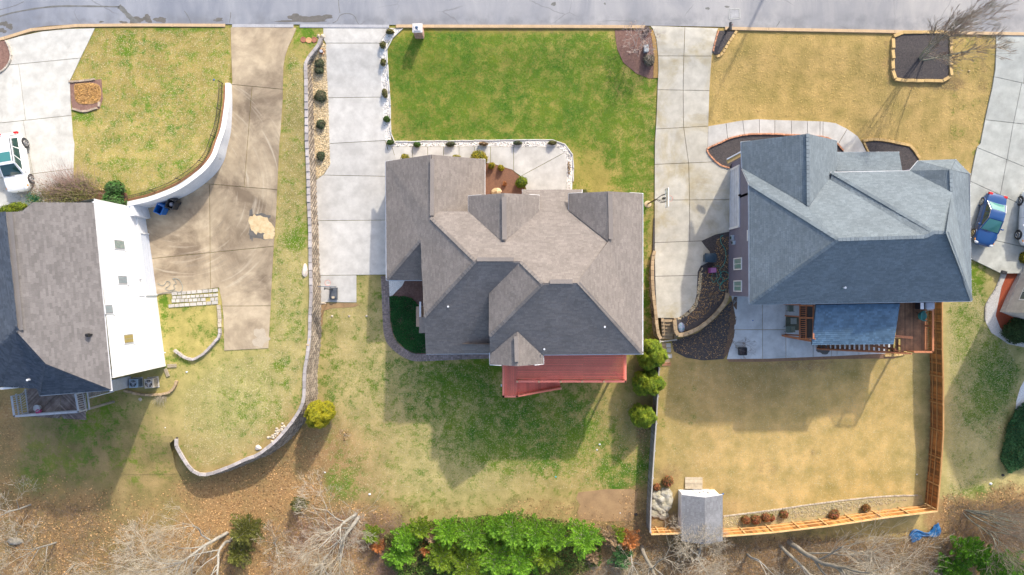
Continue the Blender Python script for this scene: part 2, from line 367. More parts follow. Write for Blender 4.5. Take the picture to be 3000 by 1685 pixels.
def ucube(m):
    if m.name not in UC:
        me = bpy.data.meshes.new('block_' + m.name)
        e = .5; c = .46; V = []; F = []
        V = [(x * e, y * e, z * e) for x in (-1, 1) for y in (-1, 1) for z in (-1,)] + [(x * e, y * e, .42) for x in (-1, 1) for y in (-1, 1)] + [(x * c, y * c, .5) for x in (-1, 1) for y in (-1, 1)]
        F = [(0, 1, 3, 2)] + [(a, b, b + k, a + k) for k0, k in ((0, 4), (4, 4)) for a, b in ((0 + k0, 2 + k0), (2 + k0, 3 + k0), (3 + k0, 1 + k0), (1 + k0, 0 + k0))] + [(8, 10, 11, 9)]
        me.from_pydata(V, [], F); me.materials.append(m); UC[m.name] = me
    return UC[m.name]
def piece(name, c, d, rz, m, parent, q=None):
    """one block, board or plank as an object of its own (mesh shared)"""
    o = bpy.data.objects.new(name, ucube(m)); link(o, parent)
    q = q or Quaternion((0, 0, 1), rz)
    o.location = Vector(c) - root_of(parent); o.rotation_mode = 'QUATERNION'; o.rotation_quaternion = q; o.scale = d
    return o
def pbeam(name, a, b, wd, ht, m, parent, up=(0, 0, 1)):
    a = Vector(a); b = Vector(b); x = (b - a).normalized(); y = Vector(up).cross(x).normalized(); z = x.cross(y)
    q = Matrix((x, y, z)).transposed().to_quaternion()
    return piece(name, (a + b) / 2, ((b - a).length, wd, ht), 0, m, parent, q)
def copy_tree(o, parent=None):
    c = o.copy(); COL.objects.link(c)
    if parent is not None: c.parent = parent
    for ch in list(o.children): copy_tree(ch, c)
    return c

# ------------------------------------------------------------ ground patches
DRY = [((430, 250), (.30, .24, .095)), ((350, 450), (.34, .28, .115)), ((860, 400), (.34, .28, .13)), ((860, 900), (.38, .33, .16)), ((700, 1150), (.37, .34, .16)),
       ((560, 930), (.42, .36, .15)), ((1250, 200), (.26, .24, .06)), ((1600, 350), (.30, .27, .08)), ((1050, 1100), (.46, .38, .20)), ((1300, 1380), (.42, .36, .18)), ((1800, 1250), (.38, .30, .13)),
       ((2300, 250), (.44, .32, .14)), ((2700, 350), (.43, .315, .145)), ((2200, 150), (.44, .32, .145)), ((2200, 1100), (.42, .29, .14)), ((2250, 1300), (.53, .375, .175)), ((2500, 1200), (.53, .375, .17)), ((2500, 1450), (.48, .34, .15)),
       ((2850, 1000), (.42, .37, .19)), ((2850, 1400), (.46, .39, .20)), ((200, 1300), (.26, .20, .11)), ((500, 1500), (.32, .24, .12)), ((900, 1350), (.34, .21, .12)), ((1000, 1600), (.28, .20, .12)), ((2000, 1640), (.26, .19, .12))]
# px, py, rx, ry, amount
LUSH = [(1300, 180, 170, 110, .55), (1480, 230, 330, 150, .42), (1700, 200, 260, 130, .40), (1280, 330, 160, 90, .30), (1500, 380, 300, 60, .22), (1850, 420, 80, 150, .40), (1750, 330, 150, 110, .18), (1870, 560, 40, 120, .35), (1890, 760, 20, 120, .30),
        (1280, 220, 60, 60, .25), (1160, 300, 40, 150, -.2), (1480, 95, 340, 14, -.35), (1780, 520, 110, 30, -.15), (1650, 560, 40, 60, .2),
        (900, 100, 40, 30, .5), (870, 690, 40, 40, .55), (880, 960, 20, 20, .2), (820, 1070, 20, 18, .55), (800, 1180, 120, 110, .14), (650, 1000, 60, 30, .25), (540, 1060, 60, 20, .2), (700, 1210, 120, 60, .12), (860, 1000, 60, 200, .08), (520, 1040, 30, 18, .4),
        (1080, 850, 40, 60, .22), (1180, 930, 60, 120, .2), (1080, 990, 60, 60, .15), (960, 1050, 30, 200, .22), (1200, 1120, 200, 80, .12), (1420, 1180, 190, 120, .20), (1560, 1200, 140, 100, .24), (1330, 1110, 120, 60, .22), (1400, 1320, 120, 70, .16), (1600, 1330, 90, 60, .25), (1500, 1300, 150, 90, .15),
        (1430, 1060, 40, 40, .4), (1700, 1200, 60, 100, .2), (1740, 1310, 90, 80, .25), (1810, 1400, 60, 60, .4), (1890, 1350, 25, 90, .4), (1895, 920, 14, 120, .55), (1300, 1250, 150, 60, .12), (1230, 1480, 60, 30, .15), (990, 1430, 60, 50, .35), (1020, 1130, 80, 60, .05), (1250, 1030, 120, 15, .3),
        (2840, 820, 50, 60, .55), (2800, 930, 50, 40, .3), (2850, 1000, 80, 80, .28), (2920, 1110, 60, 90, .55), (2810, 1110, 20, 20, .35), (2850, 1180, 60, 60, .25), (2900, 1230, 60, 60, .22), (2870, 1430, 60, 40, .12), (2850, 1450, 60, 25, .35),
        (450, 400, 120, 80, .10), (520, 320, 130, 60, .08), (345, 475, 30, 20, .35), (515, 480, 14, 14, .4), (470, 495, 14, 12, .35), (240, 340, 30, 20, .4), (500, 90, 40, 10, .45), (600, 88, 40, 8, .45), (380, 130, 60, 40, .2), (265, 375, 12, 10, .4), (660, 170, 12, 80, .2), (460, 200, 200, 100, .05), (320, 350, 60, 50, .05), (375, 150, 14, 120, .12),
        (230, 1300, 150, 90, .18), (430, 1370, 60, 60, .15), (250, 1230, 90, 60, .25), (80, 1390, 70, 90, .22), (250, 1560, 40, 40, .4), (640, 1480, 60, 20, .3), (330, 1190, 80, 30, .2), (470, 1350, 30, 30, .1), (480, 880, 14, 60, .5), (2330, 1650, 40, 60, .55), (300, 1640, 80, 50, .15),
        (860, 1660, 60, 40, .3), (250, 1600, 90, 60, .3), (330, 1560, 60, 60, .25), (640, 1470, 80, 30, .2), (160, 1400, 90, 60, .15), (2310, 1640, 70, 40, .35), (2050, 1660, 300, 20, .25), (1830, 1640, 40, 30, .35), (2600, 1470, 60, 12, .3), (2550, 1680, 160, 20, .2)]
LITT = [(0, 1290, 60, 160, .6), (150, 1480, 170, 90, .45), (330, 1500, 120, 80, .35), (450, 1640, 600, 110, .62), (800, 1560, 240, 150, .9), (700, 1420, 200, 60, .55), (860, 1330, 90, 90, .75), (790, 1420, 130, 70, .5), (560, 1470, 160, 50, .25), (60, 1600, 200, 120, .8), (150, 1290, 120, 90, .25), (20, 1210, 60, 60, .4),
        (1000, 1590, 150, 90, .8), (1200, 1640, 200, 70, .9), (1450, 1660, 500, 70, .9), (1800, 1600, 200, 80, .9), (2100, 1640, 400, 70, .95), (2600, 1640, 400, 70, .7), (2900, 1560, 200, 110, .9), (2780, 1500, 60, 50, .6), (1870, 1480, 60, 60, .7), (1885, 1290, 22, 60, .5), (1945, 1410, 50, 60, .35), (2000, 1380, 80, 30, .3), (2120, 1490, 40, 60, .35),
        (1880, 1150, 30, 130, .5), (1200, 1500, 250, 30, .35), (1600, 1490, 150, 40, .45), (1010, 1275, 30, 18, .6), (2725, 1250, 14, 260, .6), (2960, 1460, 60, 60, .5), (2930, 1240, 60, 40, .35),
        (1480, 92, 330, 10, .55), (2150, 1115, 60, 30, .25), (2350, 1070, 130, 18, .6), (945, 870, 12, 60, .6), (1010, 892, 60, 10, .6), (2790, 240, 40, 30, .55), (2720, 250, 120, 16, .5), (2600, 170, 16, 90, .45), (2880, 200, 20, 150, .45), (2650, 300, 60, 30, .2), (1100, 1490, 80, 40, .2), (2380, 1330, 34, 20, .4), (2250, 1370, 34, 26, .4), (940, 1250, 50, 40, .2), (1760, 1170, 60, 80, .2), (720, 1100, 30, 30, .1)]
def fields(px, py):
    """ground colour, greenness and litter at a place measured in the photograph"""
    px = np.asarray(px, float); py = np.asarray(py, float)
    wsum = 0; c = np.zeros(px.shape + (3,))
    for (ax, ay), rgb in DRY:
        wgt = 1.0 / (((px - ax) ** 2 + (py - ay) ** 2) ** 1.5 + 3e4); wsum = wsum + wgt; c = c + wgt[..., None] * np.array(rgb)
    c = c / wsum[..., None] * np.array([1.04, 1.025, .86])
    def blobs(L, base):
        v = np.full(px.shape, base, float)
        for ax, ay, rx, ry, am in L:
            d = np.sqrt(((px - ax) / rx) ** 2 + ((py - ay) / ry) ** 2); v += am * sst(1.5, .4, d) if False else am * (1 - sst(.5, 1.5, d))
        return v
    lu = blobs(LUSH, .16) 
    lu = lu + np.where((px > 2050) & (py < 1545) & (px < 2780), -.42, 0) + np.where((px > 1940) & (px < 2760) & (py > 1050) & (py < 1545), -.1, 0)
    lu = lu + np.where((px < 900) & (py < 1000), .12, 0) + np.where((px > 1150) & (px < 1935) & (py > 88) & (py < 620), .08, 0) + np.where((px > 960) & (px < 1900) & (py > 1050), .07, 0)
    lu = np.where((px > 1150) & (px < 1935) & (py < 620), np.minimum(lu, .60), np.minimum(lu, .72))
    return c, lu, blobs(LITT, .02)
def add_fields(me):
    n = len(me.vertices); P = np.zeros(n * 3); me.vertices.foreach_get('co', P); P = P.reshape(-1, 3)
    s = FPX * H / (H - P[:, 2]); c, lu, li = fields(P[:, 0] * s + 1500, 842.5 - P[:, 1] * s)
    a = me.attributes.new('dry', 'FLOAT_COLOR', 'POINT'); a.data.foreach_set('color', np.concatenate([c, np.ones((n, 1))], 1).astype(np.float32).ravel())
    for nm, v in (('lush', lu), ('litter', li)):
        a = me.attributes.new(nm, 'FLOAT', 'POINT'); a.data.foreach_set('value', v.astype(np.float32))
def clip(poly, a, b, off=0.0):
    """part of poly on the left of a->b, kept off metres away from the line"""
    nx, ny = -(b[1] - a[1]), (b[0] - a[0]); L = math.hypot(nx, ny); nx /= L; ny /= L
    d = lambda p: (p[0] - a[0]) * nx + (p[1] - a[1]) * ny - off
    out = []
    for i, p in enumerate(poly):
        q = poly[(i + 1) % len(poly)]; dp, dq = d(p), d(q)
        if dp >= 0: out.append(p)
        if (dp >= 0) != (dq >= 0):
            t = dp / (dp - dq); out.append((p[0] + (q[0] - p[0]) * t, p[1] + (q[1] - p[1]) * t))
    return out
def area(p): return sum(p[i][0] * p[(i + 1) % len(p)][1] - p[(i + 1) % len(p)][0] * p[i][1] for i in range(len(p))) / 2
def wp(poly, zone, up=0.0): return [tuple(G(x, y, zone, up)[:2]) for x, y in poly]
def smooth_poly(pts, n=4, closed=False):
    """Catmull-Rom through measured points"""
    P = [Vector(p[:2]) for p in pts]; out = []; m = len(P)
    for i in range(m if closed else m - 1):
        p0 = P[(i - 1) % m] if closed or i > 0 else P[0]; p1 = P[i]; p2 = P[(i + 1) % m]; p3 = P[(i + 2) % m] if closed or i + 2 < m else P[-1]
        for k in range(n):
            t = k / n; out.append(tuple(.5 * ((2 * p1) + (p2 - p0) * t + (2 * p0 - 5 * p1 + 4 * p2 - p3) * t * t + (-p0 + 3 * p1 - 3 * p2 + p3) * t ** 3)))
    if not closed: out.append(tuple(P[-1]))
    return out
def sheet(name, poly, zone, m, lift=.03, cell=1.0, skirt=.0, parent=None, flds=False, fz=None):
    """a sheet laid over the terrain of its zone"""
    fz = fz or ZF[zone]; clean = []
    for p in poly:
        if not clean or math.hypot(p[0] - clean[-1][0], p[1] - clean[-1][1]) > .01: clean.append(p)
    if math.hypot(clean[0][0] - clean[-1][0], clean[0][1] - clean[-1][1]) < .01: clean.pop()
    if area(clean) < 0: clean = clean[::-1]
    from mathutils.geometry import delaunay_2d_cdt
    n_ = len(clean); r_ = delaunay_2d_cdt([Vector(p) for p in clean], [(i, (i + 1) % n_) for i in range(n_)], [], 1, 1e-4)
    bm = bmesh.new(); vs_ = [bm.verts.new((p[0], p[1], 0)) for p in r_[0]]
    for f in r_[2]: bm.faces.new([vs_[i] for i in f])
    xs = [p[0] for p in clean]; ys = [p[1] for p in clean]
    for ax, lo, hi in ((0, min(xs), max(xs)), (1, min(ys), max(ys))):
        k = math.floor(lo / cell) + 1
        while k * cell < hi:
            co_ = (k * cell, 0, 0) if ax == 0 else (0, k * cell, 0); no = (1, 0, 0) if ax == 0 else (0, 1, 0)
            bmesh.ops.bisect_plane(bm, geom=bm.verts[:] + bm.edges[:] + bm.faces[:], dist=1e-4, plane_co=co_, plane_no=no); k += 1
    off = root_of(parent)
    for v in bm.verts: v.co.z = float(fz(v.co.x, v.co.y)) + lift
    bmesh.ops.recalc_face_normals(bm, faces=bm.faces[:])
    if sum(f.normal.z for f in bm.faces) < 0: bmesh.ops.reverse_faces(bm, faces=bm.faces[:])
    if skirt:
        be = [e for e in bm.edges if e.is_boundary]
        r = bmesh.ops.extrude_edge_only(bm, edges=be)
        for v in [g for g in r['geom'] if isinstance(g, bmesh.types.BMVert)]: v.co.z -= skirt
    me = bpy.data.meshes.new(name); bm.to_mesh(me); bm.free(); me.materials.append(m)
    if flds: add_fields(me)
    if parent is not None: me.transform(Matrix.Translation(-off))
    o = bpy.data.objects.new(name, me); link(o, parent)
    if parent is None: o['kind'] = 'structure'
    return fin(o, parent)
def slabs(name, poly, zone, m, hl, vl=None, lift=.05, gap=.02, label=None):
    """a concrete drive or walk: a setting piece whose slabs are separate, split by open joints"""
    e = bpy.data.objects.new(name, None); link(e); e['kind'] = 'structure'
    if label: e['label'] = label
    rest = wp(poly, zone, lift); rows = []
    for a, b in hl:
        A = G(*a, zone); B = G(*b, zone)
        up = clip(rest, B, A, gap); dn = clip(rest, A, B, gap)
        # row nearest the street (larger y) first
        if len(up) > 2 and len(dn) > 2 and sum(p[1] for p in up) / len(up) < sum(p[1] for p in dn) / len(dn): up, dn = dn, up
        if len(up) > 2: rows.append(up)
        rest = dn
        if len(rest) < 3: break
    if len(rest) > 2: rows.append(rest)
    for i, rw in enumerate(rows):
        cuts = (vl or {}).get(i, (vl or {}).get('all', [])); cells = [rw]
        for a, b in cuts:
            A = G(*a, zone); B = G(*b, zone); nx = []
            for c in cells: nx += [q for q in (clip(c, A, B, gap), clip(c, B, A, gap)) if len(q) > 2 and abs(area(q)) > .05]
            cells = nx
        for c in cells: sheet('slab', c, zone, m, lift, 1.5, .12, e)
    return e

# ============================================================ THE GROUND
def grid_ground():
    def lines(lo, hi, st, far):
        a = list(np.arange(lo, hi + .01, st)); return np.array([-f for f in far[::-1]] + a + far)
    X = lines(-46, 46, .5, [50, 60, 80, 120, 200, 400]); Y = lines(-27, 23, .5, [])
    Y = np.concatenate([[-400, -200, -120, -80, -55, -40, -32], Y, [30, 40, 60, 120, 400]])
    gx, gy = np.meshgrid(X, Y, indexing='ij'); z = f_m(gx, gy)
    V = np.stack([gx, gy, z], -1).reshape(-1, 3); nx, ny = len(X), len(Y)
    i, j = np.meshgrid(np.arange(nx - 1), np.arange(ny - 1), indexing='ij'); a = (i * ny + j).ravel()
    F = np.stack([a, a + ny, a + ny + 1, a + 1], -1)
    o = obj_np('ground', V, F, LAWN, None, True); add_fields(o.data); o['kind'] = 'structure'; return o
grid_ground()
# road and kerb
road_edge = [(-60, 128), (0, 112), (50, 97), (110, 80), (200, 72.5), (340, 70), (680, 71), (1160, 73), (1870, 75), (2250, 82), (2600, 88.5), (3100, 97)]
ZF['s'] = lambda x, y: np.zeros_like(np.asarray(x, float))
re_w = smooth_poly([W(*p) for p in road_edge], 4)
re_w = [(-90, re_w[0][1] - 9)] + [(-60, re_w[0][1] - 3.5)] + re_w + [(60, re_w[-1][1] - .4), (400, re_w[-1][1] - 4)]
re_w = [p for i, p in enumerate(re_w) if i == 0 or p[0] > re_w[i - 1][0] + .01]
rV = [(x, y, 0) for x, y in re_w] + [(x, 34.5, 0) for x, y in re_w]; rn = len(re_w)
obj_py('road', rV, [(i, i + 1, rn + i + 1, rn + i) for i in range(rn - 1)], MATS['asphalt'])['kind'] = 'structure'
def kerb(a, b, off, drop):
    """kerb stones between two picture columns"""
    P = [Vector((p[0], p[1], 0)) for p in re_w]; pts = []
    for p, q in zip(P, P[1:]):
        n = max(1, int((q - p).length / .5))
        for k in range(n): pts.append(p.lerp(q, k / n))
    return [p for p in pts if a <= p.x * FPX + 1500 <= b]
ke = bpy.data.objects.new('kerb', None); link(ke); ke['kind'] = 'structure'
for a, b, m, h in ((-200, 676, M_kerb, .10), (676, 868, M_kerbg, .025), (868, 1157, M_kerbg, .03), (1157, 1906, M_kerb, .10), (2104, 2790, M_kerb, .09), (2790, 3200, M_kerb, .05)):
    pts = kerb(a, b, 0, h); step = 6
    for i in range(0, len(pts) - 1, step):
        p = pts[i]; q = pts[min(i + step, len(pts) - 1)]
        if (q - p).length < .2: continue
        d = (q - p).normalized(); nrm = Vector((d.y, -d.x, 0)) if d.x > 0 else Vector((-d.y, d.x, 0))
        c = (p + q) / 2 + nrm * .13 + Vector((0, 0, h / 2 - .06))
        piece('kerb_stone', c, ((q - p).length - .012, .25, h + .12), math.atan2(d.y, d.x), m, ke)
# tar seams and damp stains on the road (thin sheets)
def stroke(name, pts, wd, m, z=.005, zone='s'):
    P = [Vector((G(x, y, zone)[0], G(x, y, zone)[1])) for x, y in pts]; P = [Vector(p) for p in smooth_poly(P, 5)]
    L = []; Rr = []
    for i, p in enumerate(P):
        d = (P[min(i + 1, len(P) - 1)] - P[max(i - 1, 0)]).normalized(); n = Vector((-d.y, d.x)); k = wd * (.75 + .5 * R.random()) / 2
        L.append(p + n * k); Rr.append(p - n * k)
    V = []; F = []
    for i in range(len(P)):
        for q in (L[i], Rr[i]): V.append((q.x, q.y, float(ZF[zone](q.x, q.y)) + z))
        if i: F.append((2 * i - 2, 2 * i - 1, 2 * i + 1, 2 * i))
    o = obj_py(name, V, F, m); o['kind'] = 'structure'; return o
M_tar = mat('tar_seam', (.10, .10, .095), (.16, .16, .15), 3, .7, .2)
stroke('tar_seam', [(-10, 52), (20, 42), (60, 33), (130, 22), (200, 18), (350, 20)], .13, M_tar)
stroke('tar_seam', [(348, 18), (362, 30), (376, 46), (392, 60), (402, 68)], .38, M_tar)
for pts in ([(975, 68), (988, 60), (996, 46), (1012, 40), (1030, 42), (1040, 50), (1045, 62), (1052, 72)], [(992, 0), (993, 20), (996, 38)], [(540, 32), (552, 50), (560, 70)], [(672, 68), (675, 50), (676, 36)], [(2275, 78), (2285, 62)], [(-5, 30), (40, 18), (70, 5)]):
    stroke('tar_seam', pts, .05, M_tar)
def blob(name, cx, cy, rx, ry, zone, m, lift=.006, n=26, rough=.25, rot_=0):
    ph = [R.random() * 6.28 for _ in range(4)]; pts = []
    for i in range(n):
        a = 2 * math.pi * i / n; r = 1 + rough * (math.sin(2 * a + ph[0]) * .5 + math.sin(3 * a + ph[1]) * .4 + math.sin(5 * a + ph[2]) * .3 + math.sin(9 * a + ph[3]) * .2)
        x = rx * r * math.cos(a); y = ry * r * math.sin(a); pts.append((cx + x * math.cos(rot_) - y * math.sin(rot_), cy + x * math.sin(rot_) + y * math.cos(rot_)))
    return sheet(name, wp(pts, zone), zone, m, lift, 2.0)
for q in ((868, 52, 22, 11), (905, 55, 26, 9), (945, 52, 26, 9), (885, 62, 60, 4), (400, 60, 20, 10), (432, 55, 12, 12), (470, 58, 16, 9), (12, 70, 12, 8), (28, 78, 12, 7), (8, 90, 10, 7), (362, 66, 12, 4), (297, 64, 6, 3), (640, 58, 14, 5)):
    blob('damp_stain', *q, 's', M_stain, .004 + R.random() * .001, rough=.4)
for q in ((1622, 12, 8, 5), (1772, 11, 3, 3), (2073, 25, 6, 4), (2130, 20, 7, 3)): blob('damp_stain', *q, 's', M_tar, .004)
t = thing('drain_frame', 'square pale concrete collar round a utility cover set in the road above the right-hand driveway', 'utility cover', W(2151, 41, 0))
mb = MB(); A = [W(2135, 27), W(2167, 25.5), W(2168, 54), W(2137, 57)]
for i in range(4): mb.beam(A[i] + Vector((0, 0, .008)), A[(i + 1) % 4] + Vector((0, 0, .008)), .09, .014)
mb.build('frame', mat('pale_collar', (.42, .42, .41), None, 3, .8, .2), t)
mb = MB(); c = sum(A, Vector()) / 4
mb.prism([tuple((p + (c - p) * .16)[:2]) for p in A], .001, .010); mb.build('cover', mat('cover_grey', (.36, .36, .37), None, 3, .8, .2), t)
mb = MB(); 
for i in range(4):
    a = A[i] + (c - A[i]) * .13; b = A[(i + 1) % 4] + (c - A[(i + 1) % 4]) * .13; mb.beam(a + Vector((0, 0, .012)), b + Vector((0, 0, .012)), .035, .003)
mb.build('seam', M_tar, t)
# left lot: upper lawn terrace (l1)
wall_in = [(663.5, 244.6), (662, 291), (656.5, 335), (649, 378), (634.7, 419), (623, 453), (600, 485), (570.6, 511), (524, 543), (477.5, 564), (431, 580), (372.6, 593)]
WI = [tuple(G(x, y, 'l1', .05)[:2]) for x, y in wall_in]; WI = smooth_poly(WI, 4)
def offs(P, d):
    out = []
    for i, p in enumerate(P):
        a = Vector(P[max(i - 1, 0)]); b = Vector(P[min(i + 1, len(P) - 1)]); t_ = (b - a).normalized(); out.append((p[0] - t_.y * d, p[1] + t_.x * d))
    return out
WO = offs(WI, .30)
up = wp([(-200, 160), (0, 122), (60, 106), (120, 92), (200, 83), (277, 82), (676, 81), (679, 160)], 'l1')
inner = wp([(383, 633), (279, 615), (275, 700)], 'l1')
sheet('lawn', up + [(WI[0][0] + .2, WI[0][1] + .5)] + offs(WI, .15) + inner + [(-34, 4), (-60, 4)], 'l1', LAWN, .0, .5, flds=True)
# left lot: lower level (l2) carrying the drive, the strip and the terrace
bw = [(948, 84), (946, 100), (940.7, 112), (939, 125), (919, 151), (897, 180), (895.6, 204), (897, 233), (898, 320), (899, 421), (903, 508), (905, 596), (908.7, 683), (909.5, 770), (911.6, 842), (911.6, 871), (908.7, 929), (907, 987.6), (901, 1040), (892.7, 1089.5), (891, 1162), (881, 1197), (852, 1241), (808, 1292), (779, 1315), (753, 1334), (729, 1341.6), (671, 1368), (606.5, 1390), (571.6, 1384), (548, 1359), (525, 1321), (516, 1301), (517.6, 1280.5)]
BWP = [tuple(G(x, y, 'l2', .08)[:2]) for x, y in bw[2:]]; BWP = smooth_poly(BWP, 3)
l2 = wp([(672, 81), (868, 83), (947, 83), (946, 100)], 'l2') + offs(BWP, .05) + [(-28.85, -13.2), (-28.85, -16), (-60, -16), (-60, 4), (-30, 14), (-24.5, 17.5)]
sheet('lawn', l2, 'l2', LAWN, .0, .5, flds=True)
# right lot: small upper level beside the drive
sheet('upper_bed', wp([(1915, 640), (2142, 600), (2142, 860), (2112, 900), (2079, 932), (2038, 962), (1986, 974), (1980, 934), (1914, 931), (1912, 900), (1912, 735)], 'r'), 'r', M_mulchb, .01, .6, .9)
# ---------------- drives, walks, patio
slabs('driveway_far_left', [(0, 123), (60, 106), (120, 93), (200, 85), (277, 83), (240, 160), (204, 237), (206, 300), (213, 400), (217.5, 421), (218, 620), (-120, 640), (-120, 150)], 'l1', C_WHITE,
      [((29, 191), (224, 172)), ((0, 361), (208, 339)), ((96, 510), (215, 495))], {1: [((55, 186), (84, 421))], 2: [((70, 360), (98, 510))], 3: [((98, 510), (112, 600))]})
slabs('driveway_left', [(676, 80), (868, 82), (855, 115), (845, 135), (835, 165), (830, 195), (828, 290), (822, 380), (818, 421), (812.6, 537), (808, 639), (802, 712), (795, 842), (791, 929), (786, 1020), (657, 1027), (655, 930), (650, 880), (641, 842), (580, 850), (505, 860), (450, 864), (420, 864), (400, 600), (420, 560), (500, 540), (570, 500), (620, 440), (650, 350), (664, 260), (681, 243)], 'l2', C_BROWN,
      [((682, 248), (825, 262)), ((620, 540), (810, 556)), ((450, 757), (802, 722)), ((649, 897), (792, 896))], {1: [((740, 250), (716, 545))], 2: [((614, 545), (616, 740))], 3: [((616, 740), (618, 880))]})
blob('white_splash', 764, 990, 26, 22, 'l2', mat('chalky_patch', (.46, .39, .295), (.40, .335, .25), 2, .9, .2), .056, rough=.5)
slabs('driveway_middle', [(947, 82), (1157, 82), (1140, 93), (1125, 105), (1112, 125), (1113, 160), (1118, 250), (1123, 350), (1128, 412), (1136, 440), (1175, 470), (1175, 806), (1044, 806), (1044, 886), (931, 885), (929, 780), (925, 600), (927, 527), (950, 510), (967, 483), (965, 421), (962, 300), (957, 200), (955, 127), (948, 115)], 'm', C_MID,
      [((955, 127), (1112, 127)), ((963, 287), (1120, 285)), ((966, 421), (1129, 412)), ((936, 513), (1130, 517)), ((928, 647), (1130, 645)), ((930, 807), (1041, 806))])
slabs('driveway_right', [(1906, 76), (2104, 83), (2100, 92), (2088, 150), (2085, 165), (2078, 266), (2075, 370), (2073, 436), (2076, 450), (2094, 470.5), (2114, 485), (2136, 491), (2152, 500), (2152, 679), (2135, 679), (2097, 687), (2073.5, 697.6), (2054.6, 706), (2065, 721), (2079, 737), (2079, 767), (2053, 779), (2044, 796.5), (2042, 842), (2041.5, 859.5), (2035.7, 886), (2021, 906), (1995, 926.5), (1983, 932), (1926.5, 931), (1923.6, 900), (1920.7, 842), (1919, 421), (1923.6, 349), (1926.5, 276.5), (1929.4, 204), (1928.5, 163), (1923.6, 116), (1913, 84)], 'r', C_DR,
      [((1929, 164.5), (2085, 165)), ((1928, 263.5), (2078, 266)), ((1925, 378.5), (2075, 370)), ((1919, 482), (2130, 473)), ((1919, 586.5), (2137, 585.5)), ((1919, 711), (2055, 706)), ((1919, 809.6), (2041, 807))],
      {0: [((2006, 80), (2003, 166))], 1: [((2003, 166), (2001, 262))], 2: [((2001, 262), (2002, 370))], 3: [((2002, 370), (2017, 478))], 4: [((2017, 476), (2020, 587))], 5: [((2020, 587), (2020.5, 708))]})
slabs('walkway_right', [(2075.5, 370), (2124, 362), (2169.6, 354), (2222, 349.5), (2250, 351), (2410, 356), (2448, 361), (2483, 378.5), (2512, 399), (2525, 419), (2538, 444), (2545, 500), (2480, 500), (2473, 446), (2452, 422), (2436, 412), (2407, 402), (2314, 396.5), (2242, 393.6), (2184, 396), (2140.5, 406), (2107, 421), (2074, 434)], 'r', C_WALK,
      [((2400, 700), (2400, 701))], {'all': [((2126, 355), (2132, 412)), ((2175, 350), (2181, 400)), ((2224, 345), (2225, 400)), ((2269.5, 345), (2269.5, 400)), ((2318, 345), (2318, 400)), ((2365, 345), (2364.6, 405)), ((2411, 345), (2410, 410)), ((2484, 374), (2454, 424))]})
slabs('driveway_far_right', [(2918, 93), (3150, 96), (3150, 800), (2934, 801), (2847, 759), (2838, 600), (2845, 520), (2857, 459), (2864, 430), (2873, 421), (2890, 335), (2908, 256), (2916.7, 204)], 'r', C_FAR,
      [((2914, 226), (3000, 245)), ((2890, 352), (3000, 364)), ((2869, 435.6), (3000, 489)), ((2850, 535), (2970, 590)), ((2850, 690), (2990, 722))], {0: [((3001, 60), (2998, 240))], 1: [((2991, 250), (2970.5, 349))], 2: [((2969, 352), (2952, 450))], 3: [((2952, 450), (2933, 552))]})
slabs('walkway_middle', [(1131, 414), (1140, 430), (1631, 431), (1651, 444), (1660, 468), (1659, 560), (1545, 560), (1525, 515), (1500, 497), (1450, 481), (1380, 470), (1330, 500), (1178, 500), (1138, 441)], 'm', C_WALK,
      [((1400, 700), (1400, 701))], {'all': [((1150, 435), (1160, 468)), ((1209, 425), (1209, 500)), ((1253, 425), (1253, 500)), ((1299.6, 425), (1299.6, 500)), ((1345, 425), (1345, 500)), ((1390.5, 425), (1390.5, 500)), ((1437, 425), (1437, 500)), ((1505, 425), (1505, 505)), ((1651, 449), (1530.6, 514))]})
slabs('patio', [(2140, 850), (2155, 929), (2148, 987.6), (2136, 1028), (2130, 1052), (2250, 1051), (2454, 1043), (2593.5, 1035.6), (2620, 1000), (2620, 850)], 'm', C_PATIO,
      [((2155, 966), (2400, 966))], {0: [((2233.6, 860), (2233.6, 1060)), ((2302, 860), (2302, 1060)), ((2381.6, 860), (2381.6, 1060))], 1: [((2185, 1052), (2155, 1012)), ((2233.6, 860), (2233.6, 1060)), ((2302, 860), (2302, 1060)), ((2381.6, 860), (2381.6, 1060)), ((2435, 860), (2435, 1060)), ((2451.6, 860), (2451.6, 1060)), ((2516, 860), (2516, 1060)), ((2545.5, 860), (2545.5, 1060))]})
blob('damp_stain', 2410, 1025, 20, 12, 'm', MATS['dark_damp_stain'], .056)
# ---------------- beds
def bed(name, pts, zone, m, lift=.03, sm=0): 
    P = wp(pts, zone, lift)
    if sm: P = smooth_poly(P, sm, True)
    return sheet(name, P, zone, m, lift, 1.2, .08)
bed('mulch_bed', [(-60, 140), (0, 121), (18, 118), (30, 150), (33, 168), (22, 192), (0, 212), (-60, 240)], 'l1', M_mulchp, .09)
bed('leaf_bed', [(205, 240), (250, 236), (297, 232), (301, 290), (292, 318), (250, 331), (212, 322), (207, 290)], 'l1', M_mulchp)
bed('leaf_bed', [(220, 247), (262, 243), (290, 250), (296, 280), (285, 300), (245, 306), (222, 296), (218, 270)], 'l1', M_leafbed, .05, 3)
bed('mulch_bed', [(275, 556), (330, 553), (372, 566), (373, 597), (381, 634), (279, 615), (120, 620), (90, 600), (100, 560), (215, 540)], 'l1', M_mulchr, .03)
bed('gravel_bed', [(948, 127), (955, 130), (957, 200), (962, 300), (965, 421), (967, 483), (950, 507), (928, 525), (920, 500), (917, 421), (913, 300), (908, 233), (906, 204), (915, 175), (938, 142)], 'm', M_gravy, .03)
